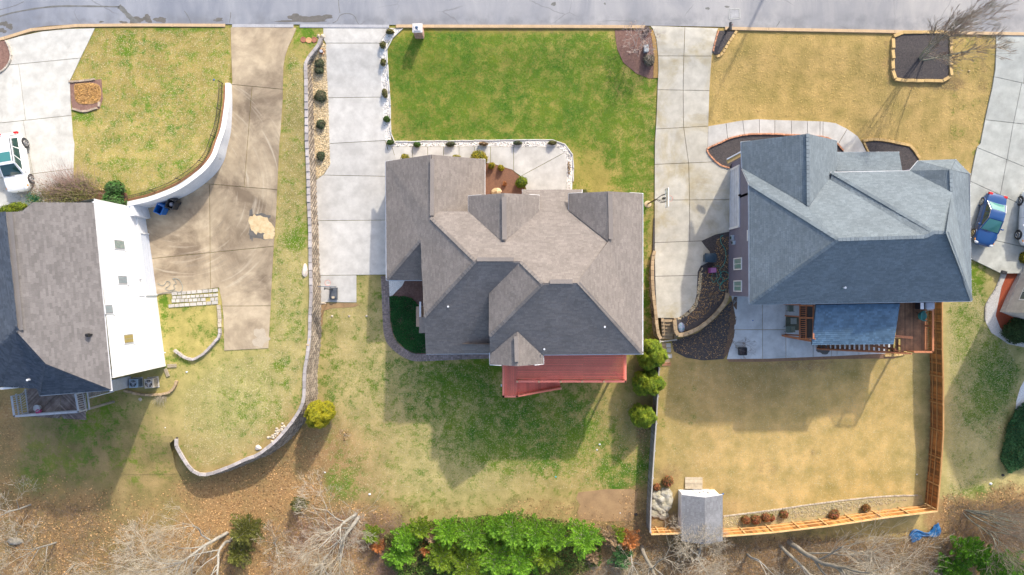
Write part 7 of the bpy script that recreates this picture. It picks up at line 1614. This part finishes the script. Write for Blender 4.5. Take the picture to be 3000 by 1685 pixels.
# arborvitae: clumps of upright lobes
def arbor(label, px, py, zone, lobes, n, group, m=L_arb, m2=None, name='arborvitae'):
    g = G(px, py, zone); t = thing(name, label, 'evergreen', g, 0, group); VV, FF, off, E = [], [], 0, []
    for (x, y, h, r) in lobes:
        c = (g.x + x, g.y + y, g.z + h * .55); rr = (r, r, h * .5); E.append((c, rr)); P, N = ell_pts(c, rr, int(n * r * h), .88, 1.04, -.6); V, F = cards(P, N * [1, 1, .4] + [0, 0, .5], .045, .5, .5); VV.append(V); FF.append(F + off); off += len(V)
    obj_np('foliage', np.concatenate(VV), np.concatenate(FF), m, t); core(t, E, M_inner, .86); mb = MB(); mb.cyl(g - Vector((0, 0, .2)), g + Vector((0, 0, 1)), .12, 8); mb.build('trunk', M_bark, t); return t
ga = 'golden-green evergreens along the grey fence'
def lobes(seed, n, R_, h):
    q = random.Random(seed); out = [(0, 0, h, R_ * .55)]
    for i in range(n): a = i * 6.283 / n + q.uniform(-.3, .3); d = R_ * q.uniform(.42, .62); out.append((d * math.cos(a), d * math.sin(a), h * q.uniform(.72, .95), R_ * q.uniform(.36, .50)))
    return out
arbor('topmost golden-green evergreen by the grey fence, against the house corner', 1895, 1030, 'm', lobes(3, 6, 1.36, 3.8), 3000, ga); arbor('middle golden-green evergreen of the three by the grey fence', 1885, 1115, 'm', lobes(5, 6, 1.32, 3.4), 3000, ga); arbor('lowest golden-green evergreen of the three by the grey fence', 1873, 1208, 'm', lobes(8, 6, 1.15, 3.2), 3000, ga)
arbor('lone golden-yellow evergreen on the lawn below the long block wall', 955, 1203, 'm', lobes(12, 6, 1.26, 3.8), 3000, None, leafm('yellow_foliage', (.38, .33, .014), (.20, .21, .012)))
# hedges and shrubs at the edges
ball('large dark green clipped shrub beside the beige house corner', 2975, 968, 'm', 1.35, .7, 9000, L_dk, .07, hr=.95, ry=1.2); ball('golden-green shrub in the red mulch above the beige house', 2992, 755, 'm', .5, .4, 900, L_gold, .06)
cover('hedge', None, None, [(2945, 1385), (2925, 1345), (2938, 1275), (2960, 1215), (2985, 1180), (3060, 1160), (3060, 1360), (2985, 1370)], 'm', 16000, .07, leafm('hedge_foliage', (.04, .12, .035), (.03, .08, .025)), .15, .55, amp=.15).update_tag()
h = bpy.data.objects['hedge']; del h['kind']; tag(h, 'dense dark green hedge mass cut by the right edge below the white gravel', 'hedge')
shrub('evergreen_shrub', 'broad-leaved evergreen shrub in two tones beside the top of the white wall', 'shrub', G(348, 583, 'l1'), [((0, .75, .5), (.75, .6, .7)), ((0, -.45, .55), (.85, .8, .8)), ((-.3, -.2, .4), (.7, .8, .6))], 4200, .075, leafm('camellia_foliage', (.045, .14, .02), (.06, .10, .04)))
shrub('low_hedge', 'bright green low hedge strip at the top left corner of the white house roof', 'hedge', G(52, 612, 'l1'), [((-.5, -.1, .3), (.7, .35, .5)), ((.3, .15, .3), (.7, .35, .5))], 1600, .06, L_yg)
for i, (x, y, r, l) in enumerate(((1955, 1406, .62, 'red-tipped shrub above the pale boulder by the grey fence'), (1922, 1425, .40, 'rusty red shrub squeezed between the boulder and the grey fence'), (2182, 1520, .50, 'red shrub nearest the shed along the golden fence'), (2211, 1519, .55, 'second red shrub from the shed along the golden fence'), (2240, 1512, .50, 'third red shrub from the shed along the golden fence'), (2258, 1515, .36, 'small red shrub, fourth from the shed along the golden fence'), (2294, 1504, .45, 'fifth red shrub from the shed along the golden fence'), (2438, 1504, .60, 'sixth and widest red shrub along the golden fence'), (2533, 1485, .44, 'red-green shrub nearest the fence corner'))):
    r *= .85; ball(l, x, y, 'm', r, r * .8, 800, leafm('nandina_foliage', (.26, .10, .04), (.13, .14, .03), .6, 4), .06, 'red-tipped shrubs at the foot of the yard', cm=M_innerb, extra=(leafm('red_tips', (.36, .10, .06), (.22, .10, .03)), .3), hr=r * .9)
ball('dark clipped shrub in the purple mulch beside the kerb', 1893, 92, 'm', .3, .3, 600, leafm('plum_foliage', (.10, .05, .05), (.06, .04, .03)), .05, hr=.3); ball('grey twiggy round shrub in the purple mulch below the utility box', 1899, 181, 'm', .5, .35, 2600, leafm('grey_twig_foliage', (.27, .24, .18), (.16, .13, .10)), .05, cm=M_innerb, hr=.42)
# ---------------- bare trees
def tubes(segs, sides=4):
    A = np.array([s[0] for s in segs]); B = np.array([s[1] for s in segs]); r0 = np.array([s[2] for s in segs]); r1 = np.array([s[3] for s in segs])
    d = B - A; d /= np.linalg.norm(d, axis=1)[:, None] + 1e-9; h = np.where(np.abs(d[:, 2:3]) < .9, [[0, 0, 1.]], [[1., 0, 0]]); u = np.cross(d, h); u /= np.linalg.norm(u, axis=1)[:, None] + 1e-9; v = np.cross(d, u); V = []
    for i in range(sides):
        a = 2 * math.pi * i / sides; w_ = u * math.cos(a) + v * math.sin(a); V.append(A + w_ * r0[:, None]); V.append(B + w_ * r1[:, None])
    V = np.stack(V, 1).reshape(-1, 3); k = len(segs); F = np.array([[2 * i, 2 * ((i + 1) % sides), 2 * ((i + 1) % sides) + 1, 2 * i + 1] for i in range(sides)])
    return V, (F[None] + (2 * sides * np.arange(k))[:, None, None]).reshape(-1, 4)
def grow(p, d, L, r, lev, q, out, up=.15, spread=.55, kids=(2, 4), wob=.12, minr=.006):
    n = max(2, int(L / .45)); st = L / n; pts = [p.copy()]; rr = r
    for i in range(n):
        d = (d + Vector((q.gauss(0, wob), q.gauss(0, wob), q.gauss(0, wob) + up * .12))).normalized(); p2 = p + d * st; r2 = max(minr, rr * (1 - .55 / n)); out.append((tuple(p), tuple(p2), rr, r2, lev)); p = p2; rr = r2; pts.append(p.copy())
        if lev > 0 and i >= n * .25 and q.random() < .75:
            ax = Vector((q.gauss(0, 1), q.gauss(0, 1), q.gauss(0, 1))).cross(d).normalized(); nd = (Quaternion(ax, q.uniform(spread * .7, spread * 1.5)) @ d); nd.z += up; grow(p, nd.normalized(), L * q.uniform(.42, .68), rr * q.uniform(.45, .65), lev - 1, q, out, up, spread, kids, wob, minr)
    if lev > 0:
        for _ in range(q.randint(*kids)):
            ax = Vector((q.gauss(0, 1), q.gauss(0, 1), q.gauss(0, 1))).cross(d).normalized(); nd = (Quaternion(ax, q.uniform(spread * .4, spread)) @ d); nd.z += up * .5; grow(p, nd.normalized(), L * q.uniform(.55, .8), rr * q.uniform(.6, .85), lev - 1, q, out, up, spread, kids, wob, minr)
def bare_tree(label, base, h, r, seed, bark, twig, lev=4, lean=(0, 0), stems=1, spread=.55, group='bare trees', name='bare_tree', first=.35, cat='tree', wob=.10, up=.2, minr=.008, kids=(2, 3)):
    q = random.Random(seed); t = thing(name, label, cat, base, 0, group); b = Vector(base); out = []
    for s_ in range(stems):
        a = q.uniform(0, 6.28); d = Vector((lean[0] + (.35 * math.cos(a) if stems > 1 else 0), lean[1] + (.35 * math.sin(a) if stems > 1 else 0), 1)).normalized(); grow(b + Vector((.12 * math.cos(a), .12 * math.sin(a), -.2)) if stems > 1 else b - Vector((0, 0, .3)), d, h * first, r * (1 if stems == 1 else .6), lev, q, out, up, spread, kids, wob, minr)
    big = [s for s in out if s[4] >= lev]; med = [s for s in out if s[4] == lev - 1]; sm = [s for s in out if s[4] < lev - 1]
    V, F = tubes(big, 8); obj_np('trunk', V, F, bark, t, True)
    if med: V, F = tubes(med, 5); obj_np('limbs', V, F, bark, t, True)['kind'] = 'stuff'
    if sm: V, F = tubes(sm, 3); obj_np('twigs', V, F, twig, t)['kind'] = 'stuff'
    return t
M_twg = mat('grey_twig', (.52, .47, .38), (.36, .30, .22), 3, .95, .2, island=.2); M_twgr = mat('olive_twig', (.30, .29, .23), (.26, .17, .14), 1.5, .95, .2, island=.25); M_twd = mat('dark_twig', (.22, .17, .13), (.15, .11, .09), 3, .95, .2, island=.25)
bare_tree('tall bare tree growing from the square black-mulched bed, spreading over the road', G(2700, 172, 'r'), 7.2, .13, 11, M_barkg, M_twgr, 4, (.10, .03), 4, .46, 'bare trees in the front gardens', first=.42, wob=.06, up=.35, minr=.009, kids=(3, 4))
bare_tree('small bare ornamental tree in the purple mulch bed', G(1866, 141, 'm'), 3.0, .05, 5, mat('silver_bark', (.55, .50, .46), None, 4, .9, .3), mat('pink_twig', (.52, .42, .38), None, 3, .9, .2), 4, (-.05, .03), 5, .8, 'bare trees in the front gardens', wob=.12, minr=.009)
gw = 'bare trees at the foot of the lots'
bare_tree('large pale bare tree with two thick trunks leaning off the bottom edge', G(668, 1560, 'm'), 13, .17, 21, M_barkw, M_twg, 5, (-.26, .02), 1, .75, gw, first=.36, minr=.0065, kids=(3, 4), wob=.13)
bare_tree('second pale trunk beside the large bare tree, leaning off the bottom edge', G(684, 1574, 'm'), 13, .15, 22, M_barkw, M_twg, 5, (-.12, -.20), 1, .6, gw, first=.40, minr=.0065, kids=(3, 4), wob=.13)
bare_tree('pale bare tree with white limbs, right of the lone path through the leaves', G(1046, 1503, 'm'), 12, .16, 33, M_barkw, M_twg, 5, (-.16, -.06), 1, .8, gw, first=.30, minr=.0065, kids=(3, 4), wob=.14)
bare_tree('second trunk of the pale bare tree left of the cedar thicket', G(1052, 1512, 'm'), 12, .18, 34, M_barkw, M_twg, 4, (-.02, -.26), 1, .6, gw, first=.36, minr=.010)
bare_tree('pale bare tree at the left edge above the round stump', G(92, 1478, 'm'), 7.5, .09, 44, M_barkw, M_twg, 5, (.02, .02), 1, .95, gw, minr=.009); bare_tree('bare tree at the lower left corner below the round stump', G(165, 1590, 'm'), 8, .09, 45, M_barkw, M_twg, 5, (-.02, .06), 1, .85, gw, minr=.009)
bare_tree('thin bare tree at the bottom left, between the corner tree and the large pale one', G(215, 1650, 'm'), 6, .08, 46, M_bark, M_twig, 4, (0, 0), 2, .6, gw)
bare_tree('bare tree just below the white shed, its branches reaching over the roof', G(2045, 1610, 'm'), 10, .13, 55, M_barkw, M_twg, 5, (.02, .02), 1, .95, gw, first=.28, minr=.0065, kids=(3, 4), wob=.14)
bare_tree('slanting bare trunk left of the shed tree, running off the bottom edge', G(1880, 1598, 'm'), 13, .20, 56, M_bark, M_twg, 4, (.12, -.30), 1, .5, gw, first=.45); bare_tree('thin pale tree beside the slanting trunk by the rust-coloured shrubs', G(1845, 1610, 'm'), 7, .10, 57, M_barkw, M_twg, 4, (.02, -.1), 1, .6, gw)
bare_tree('fallen-looking bare trunk below the middle of the golden fence', G(2308, 1586, 'm'), 13, .24, 58, M_bark, M_twg, 4, (.35, -.30), 1, .6, gw, first=.48); bare_tree('shorter bare trunk left of the fallen-looking one below the golden fence', G(2284, 1596, 'm'), 10, .16, 59, M_bark, M_twg, 4, (.12, -.35), 1, .6, gw, first=.45)
bare_tree('fan of thin bare stems outside the corner of the fences', G(2826, 1500, 'm'), 7, .10, 60, M_barkg, M_twgr, 4, (.30, -.16), 7, .35, gw, first=.5, wob=.05, minr=.006)
bare_tree('bare tree between the golden fence and the blue tarpaulin', G(2560, 1610, 'm'), 8, .12, 61, M_bark, M_twg, 4, (0, -.1), 2, .7, gw); bare_tree('bare tree below the right half of the golden fence', G(2450, 1600, 'm'), 7, .10, 62, M_bark, M_twg, 4, (.05, -.05), 2, .8, gw)
bare_tree('bare tree at the bottom edge between the shed tree and the fallen trunk', G(2190, 1625, 'm'), 8, .12, 63, M_barkw, M_twg, 4, (0, -.1), 1, .8, gw); bare_tree('bare tree at the bottom edge left of the cedar thicket', G(960, 1625, 'm'), 9, .13, 64, M_barkw, M_twg, 4, (0, -.1), 1, .7, gw)
bare_tree('bare tree at the lower right corner above the bright evergreen', G(2900, 1560, 'm'), 7, .10, 65, M_barkg, M_twgr, 4, (.15, -.1), 3, .5, gw); bare_tree('thin bare tree in front of the olive cedar at the bottom left', G(800, 1590, 'm'), 6, .07, 66, M_barkw, M_twg, 4, (-.05, 0), 2, .6, gw)
bare_tree('bare twiggy shrub spreading over the corner of the patio', G(2150, 1010, 'm'), 2.6, .04, 70, M_bark, M_twd, 3, (.2, 0), 4, .8, None, 'bare_shrub', cat='shrub', minr=.005); bare_tree('dry clump of stems in the upper mulch bed by the curved wall', G(2085, 878, 'r'), 1.3, .02, 71, M_bark, M_twd, 3, (0, 0), 5, .8, None, 'bare_shrub', cat='shrub', minr=.005)
bare_tree('small dead sapling on the middle lawn beside the golden evergreen', G(1005, 1270, 'm'), 1.4, .03, 72, M_barkw, M_twg, 2, (.1, 0), 3, .8, None, 'dead_sapling', cat='sapling', minr=.008)
# arching bare shrubs by the left driveway
def arching(label, px, py, zone, n, L, m, seed, dirs, name='arching_shrub', grp=None, rad=.008, green=None, ex=.6):
    q = random.Random(seed); g = G(px, py, zone); t = thing(name, label, 'shrub', g, 0, grp); segs = []
    for i in range(n):
        a = q.uniform(*dirs); p = g + Vector((q.gauss(0, ex), q.gauss(0, ex * .4), .05)); l = L * q.uniform(.4, 1.1); d = Vector((math.cos(a) * .8, math.sin(a) * .8, 1.0)).normalized(); k = 6; r = rad
        for j in range(k): p2 = p + d * (l / k); segs.append((tuple(p), tuple(p2), r, r * .85, 0)); d = (d + Vector((math.cos(a) * .10 + q.gauss(0, .06), math.sin(a) * .10 + q.gauss(0, .06), -.16))).normalized(); r *= .85; p = p2
    V, F = tubes(segs, 3); obj_np('stems', V, F, m, t)
    if green: P = np.array(g) + rng.normal(0, 1, (green[1], 3)) * green[2] + [0, 0, .4]; V, F = cards(P, np.tile([0, 0, 1.], (len(P), 1)), .06); obj_np('foliage', V, F, green[0], t)
    return t
arching('large arching shrub of brown bare stems spilling over the far left driveway', 235, 560, 'l1', 620, 2.4, M_twigp, 80, (1.2, 3.3), rad=.009, ex=.9, green=(L_brn, 2600, [.9, .45, .3])); arching('olive-brown arching shrub against the roof of the white house', 190, 575, 'l1', 420, 1.6, M_twig, 81, (.3, 3.0), ex=1.1, green=(L_brn, 2600, [1.3, .4, .25]))
arching('small green sprig at the left foot of the arching shrub', 108, 585, 'l1', 40, .5, M_twig, 82, (0, 6.28), green=(leafm('sprig_foliage', (.03, .16, .07), None), 500, [.3, .2, .1]))
arching('tuft of dry grass stems on the low wall below the air conditioners', 478, 1160, 'l2', 90, 1.0, M_twg, 83, (3.6, 5.2), green=None, ex=.2, name='grass_tuft')
# ---------------- conifers seen from above
def cedar(label, px, py, h, R_, m, seed, group, zone='m', nb=46, name='cedar', dens=1.0, dead=False):
    q = random.Random(seed); g = G(px, py, zone); t = thing(name, label, 'evergreen', g, 0, group); segs = []; P = []; N = []
    for i in range(nb):
        f = (i + .5) / nb; z_ = h * (.12 + .86 * f); a = i * 2.39996 + q.uniform(-.3, .3); L = R_ * (1 - f) ** .75 * q.uniform(.75, 1.2) + .15; d = Vector((math.cos(a), math.sin(a), .32 + .5 * f)).normalized(); p = g + Vector((0, 0, z_)); segs.append((tuple(p), tuple(p + d * L), .03 * (1.2 - f), .008, 0))
        sd_ = Vector((-math.sin(a), math.cos(a), 0)); k = int(85 * L * dens) + 10
        for _ in range(k):
            s_ = q.uniform(.15, 1.02); wd_ = (1.05 - s_) * L * .42 + .05; o = sd_ * q.uniform(-wd_, wd_); c = p + d * (L * s_) + o + Vector((0, 0, q.uniform(-.05, .08) - abs(o.length) * .25)); P.append(tuple(c)); dd = (d + sd_ * (1.1 if o.dot(sd_) > 0 else -1.1) * q.uniform(.2, 1)).normalized(); N.append(tuple(dd))
    P = np.array(P); D = np.array(N); k = len(P); upv = np.tile([0, 0, 1.], (k, 1)) + rng.normal(0, .35, (k, 3)); b = np.cross(D, upv); b /= np.linalg.norm(b, axis=1)[:, None]; s_ = rng.uniform(.05, .12, k)[:, None]
    V = np.stack([P - D * s_ * .7, P + b * s_ * .34, P + D * s_ * 1.2, P - b * s_ * .34], 1).reshape(-1, 3); obj_np('foliage', V, np.arange(4 * k).reshape(-1, 4), m, t)
    V, F = tubes(segs, 3); obj_np('branches', V, F, M_bark, t); mb = MB(); mb.cyl(g - Vector((0, 0, .2)), g + Vector((0, 0, h * .97)), .10, 8, .02); mb.build('trunk', M_bark, t); return t
gc_ = 'cedars in the thicket below the middle lawn'
L_cedb = leafm('bright_cedar_foliage', (.19, .37, .02), (.11, .26, .018), .5, .6)
names = ['far left', 'second from the left', 'third from the left', 'fourth from the left', 'fifth from the left', 'sixth from the left', 'seventh from the left', 'eighth from the left', 'far right']
for i, (x, y, h_, R_, m) in enumerate(((1195, 1560, 3.2, 1.2, L_cedb), (1240, 1535, 2.6, 1.0, L_cedy), (1318, 1538, 3.6, 1.3, L_cedb), (1385, 1545, 4.2, 1.5, L_ced), (1450, 1528, 3.0, 1.1, L_cedb), (1500, 1530, 4.6, 1.5, L_ced), (1565, 1545, 4.0, 1.5, L_cedb), (1622, 1555, 3.6, 1.3, L_ced), (1700, 1552, 4.4, 1.6, L_cedb))):
    cedar('%s cedar in the upper row of the green thicket' % names[i], x, y, h_, R_ * 1.15, m, 100 + i, gc_, nb=44)
for i, (x, y, h_, R_, m) in enumerate(((1300, 1610, 3.6, 1.5, L_cedy), (1375, 1625, 4.5, 1.9, L_cedy), (1450, 1610, 4.2, 1.7, L_ced), (1520, 1615, 4.4, 1.7, L_cedb), (1590, 1610, 3.4, 1.4, L_cedy), (1180, 1605, 2.8, 1.2, L_cedb))):
    cedar('%s cedar in the lower row of the green thicket' % ['left', 'second and broadest', 'third', 'fourth', 'right', 'outlying left'][i], x, y, h_, R_ * 1.2, m, 120 + i, gc_, nb=48)
L_olv = leafm('olive_foliage', (.16, .17, .03), (.10, .10, .03), .4, .8)
cedar('olive-green cedar standing in the leaf litter at the bottom left', 742, 1535, 3.4, 1.6, L_olv, 140, None, nb=60); cedar('lower olive cedar below the first one at the bottom left', 720, 1600, 3.0, 1.3, L_olv, 141, None, nb=40); cedar('small faint cedar in the leaves above the white-limbed tree', 884, 1468, 1.8, .65, L_brn, 142, None, nb=26, dens=1.4)
cedar('small dark cedar just left of the thicket', 1095, 1556, 1.8, .9, L_cedy, 143, None, nb=30)
for i, (x, y, h_, R_, m, l) in enumerate(((1253, 1600, 1.6, .6, L_rust, 'dead rust-coloured cedar at the left of the thicket'), (1112, 1590, 1.5, .6, L_rust, 'rust-coloured dead bush left of the thicket'), (1785, 1560, 2.2, 1.1, L_tan, 'pale brown dead cedar right of the thicket'), (1835, 1568, 2.2, 1.1, L_rust, 'rust-orange dead cedar beside the grey fence corner'), (1735, 1650 - 30, 1.5, .7, L_tan, 'tan dead bush below the right end of the thicket'), (1268, 1560, 1.8, .6, L_tan, 'brown dead cedar inside the left part of the thicket'))):
    cedar(l, x, y, h_, R_, m, 160 + i, 'dead cedars', nb=26, name='dead_cedar')
cedar('green young cedar between the two dead ones by the fence', 1806, 1555, 2.0, .7, L_cedy, 180, None, nb=26); cedar('blue-green young cedar at the bottom right of the thicket', 1815, 1620, 2.4, 1.2, leafm('blue_green_cedar', (.06, .16, .05), (.05, .12, .03)), 181, None, nb=30)
for i, (x, y, h_, R_) in enumerate(((2800, 1590, 4.0, 1.5), (2850, 1620, 4.6, 1.8), (2925, 1640, 4.6, 1.9), (2760, 1650, 3.4, 1.4))): cedar('%s of four bright evergreens at the lower right corner' % ('upper left', 'middle', 'right', 'lowest')[i], x, y, h_, R_, leafm('vivid_evergreen_foliage', (.10, .25, .012), (.06, .17, .012)), 190 + i, 'bright evergreens at the lower right', nb=50, dens=1.3)
# ---------------- brush, leaves and grass (uncountable)
def inview(n, x0, x1, y0, y1, wfun):
    px = rng.uniform(x0, x1, n); py = rng.uniform(y0, y1, n); return px, py
def ground_pts(n, box, key, thr, soft=.25, zone='m', excl=None):
    px = rng.uniform(box[0], box[2], n); py = rng.uniform(box[1], box[3], n); c, lu, li = fields(px, py); v = li if key == 'litter' else lu; keep = rng.uniform(0, 1, n) < np.clip((v - thr) / soft, 0, 1)
    if excl is not None: keep &= ~excl(px, py)
    px, py = px[keep], py[keep]; z = np.zeros(len(px)) - 3.0
    for _ in range(8): s = FPX * H / (H - z); x = (px - 1500) / s; y = (842.5 - py) / s; z = ZF[zone](x, y)
    return x, y, z
x, y, z = ground_pts(60000, (-20, 1230, 3020, 1720), 'litter', .25, .6, excl=lambda a, b: ((a > 1905) & (a < 2760) & (b < 1560)))
V, F = cards(np.column_stack([x, y, z + .03]), np.tile([0, 0, 1.], (len(x), 1)), .075, .5, .6); o = obj_np('fallen_leaves', V, F, LITTER); o['kind'] = 'stuff'
def brush(name, boxes, n, L, m, rad=.008):
    segs = []; q = random.Random(n)
    for _ in range(n):
        b = q.choice(boxes); g = G(q.uniform(b[0], b[2]), q.uniform(b[1], b[3]), 'm'); a = q.uniform(0, 6.28); d = Vector((math.cos(a) * .9, math.sin(a) * .9, q.uniform(.15, 1.0))).normalized(); l = L * q.uniform(.4, 1.2); p = g + Vector((0, 0, .03)); r = rad
        for j in range(4):
            p2 = p + d * l / 4; segs.append((tuple(p), tuple(p2), r, r * .8, 0)); d = (d + Vector((q.gauss(0, .22), q.gauss(0, .22), q.gauss(-.1, .15)))).normalized(); r *= .8; p = p2
            if j and q.random() < .7: dd = (d + Vector((q.gauss(0, .6), q.gauss(0, .6), q.gauss(0, .3)))).normalized(); segs.append((tuple(p), tuple(p + dd * l * .28), r * .7, r * .5, 0))
    V, F = tubes(segs, 3); o = obj_np(name, V, F, m); o['kind'] = 'stuff'
brush('brushwood', [(1900, 1590, 2300, 1720), (2300, 1560, 2760, 1720), (2250, 1575, 3020, 1720), (2780, 1470, 3020, 1600)], 5200, 1.5, M_twd); brush('brushwood', [(780, 1540, 1200, 1720), (1100, 1600, 1300, 1720), (860, 1500, 1180, 1600)], 2600, 1.3, M_twigp); brush('brushwood', [(0, 1480, 300, 1720), (300, 1600, 700, 1720)], 1500, 1.2, M_twig); brush('brushwood', [(1900, 1590, 2760, 1720), (1720, 1640, 1900, 1720), (2300, 1570, 3020, 1720)], 1800, 1.6, M_twg); brush('brushwood', [(1840, 1500, 1905, 1600), (1960, 1500, 2000, 1570)], 260, 1.1, M_twd)
# grass blades: tufts standing on the lawns
def tufts(n, poly, zone, m, thr, soft, ht, excl=None, wd=.014):
    A = np.array(poly, float); x, y, z = ground_pts(n, (A[:, 0].min(), A[:, 1].min(), A[:, 0].max(), A[:, 1].max()), 'lush', thr, soft, zone, lambda a, b: ~pin(A, a, b) | (excl(a, b) if excl else False)); k = len(x); a = rng.uniform(0, 6.28, k); l = rng.uniform(.5, 1.3, k) * ht; P = np.column_stack([x, y, z]); s = np.column_stack([np.cos(a), np.sin(a), np.zeros(k)]) * rng.uniform(1.0, 2.4, k)[:, None] * wd; b = a + 1.57 + rng.normal(0, .4, k); tip = np.column_stack([np.cos(b) * l * 1.6, np.sin(b) * l * 1.6, l * .45])
    V = np.stack([P - s, P + s, P + tip], 1).reshape(-1, 3); o = obj_np('grass', V, np.arange(3 * k).reshape(-1, 3), m); o['kind'] = 'stuff'
def pin(A, x, y):
    ins = np.zeros(len(x), bool); j = len(A) - 1
    for i in range(len(A)):
        ins ^= ((A[i, 1] > y) != (A[j, 1] > y)) & (x < (A[j, 0] - A[i, 0]) * (y - A[i, 1]) / (A[j, 1] - A[i, 1] + 1e-12) + A[i, 0]); j = i
    return ins
G_gr = leafm('grass_blades', (.07, .17, .018), (.17, .24, .03), .3, .8); G_dry = leafm('dry_grass_blades', (.50, .42, .24), (.38, .33, .17), .3, .8); G_gold = leafm('golden_grass_blades', (.52, .37, .13), (.42, .30, .10), .25, .8)
PM = [(1185, 95), (1800, 95), (1806, 145), (1824, 187), (1862, 220), (1905, 236), (1916, 236), (1917, 562), (1684, 562), (1684, 465), (1672, 434), (1650, 413), (1158, 408), (1146, 300), (1140, 200), (1137, 146), (1162, 106)]
PB = [(955, 905), (1110, 905), (1120, 1010), (1180, 1070), (1430, 1068), (1465, 1170), (1850, 1170), (1915, 1250), (1895, 1420), (1700, 1430), (1000, 1450), (900, 1330), (960, 1150)]
PL = [(282, 88), (670, 88), (674, 240), (650, 250), (636, 370), (600, 460), (520, 525), (430, 565), (330, 545), (225, 535), (216, 335), (300, 326), (305, 232), (212, 232)]
PR_ = [(2165, 97), (2905, 102), (2910, 240), (2885, 335), (2862, 420), (2705, 465), (2680, 428), (2560, 400), (2520, 393), (2480, 370), (2400, 348), (2230, 343), (2080, 360), (2090, 172), (2125, 168)]
PY = [(1945, 1070), (2690, 1050), (2700, 1440), (2483, 1460), (2120, 1505), (2120, 1425), (1965, 1385), (1940, 1300)]
PS = [(850, 145), (888, 185), (890, 840), (880, 1080), (840, 1220), (740, 1310), (600, 1370), (540, 1310), (540, 1150), (660, 1060), (800, 1030), (810, 700), (836, 300)]
PE = [(2775, 900), (2850, 810), (2885, 900), (2885, 950), (2960, 1020), (2990, 1110), (2940, 1240), (2920, 1400), (2775, 1480)]
tufts(50000, PM, 'm', G_gr, .2, .5, .06)
tufts(60000, PB, 'm', G_gr, .2, .6, .06); tufts(20000, PB, 'm', G_dry, -.6, .1, .05); tufts(12000, PY, 'm', G_dry, -.9, .1, .05); tufts(14000, PL, 'l1', G_dry, -.6, .1, .05); tufts(9000, PR_, 'r', G_gold, -.9, .1, .05, lambda a, b: (a > 2600) & (a < 2794) & (b < 248)); tufts(30000, PS, 'l2', G_dry, -.6, .1, .05); tufts(16000, PE, 'm', G_gr, .15, .6, .06); tufts(16000, PE, 'm', G_dry, -.6, .1, .05)

cover('undergrowth', None, None, [(1130, 1560), (1200, 1530), (1330, 1515), (1500, 1500), (1650, 1520), (1760, 1550), (1760, 1640), (1650, 1700), (1200, 1700), (1130, 1640)], 'm', 26000, .09, leafm('undergrowth_foliage', (.07, .15, .015), (.12, .11, .035), .5, .5), .1, .9, amp=.3)
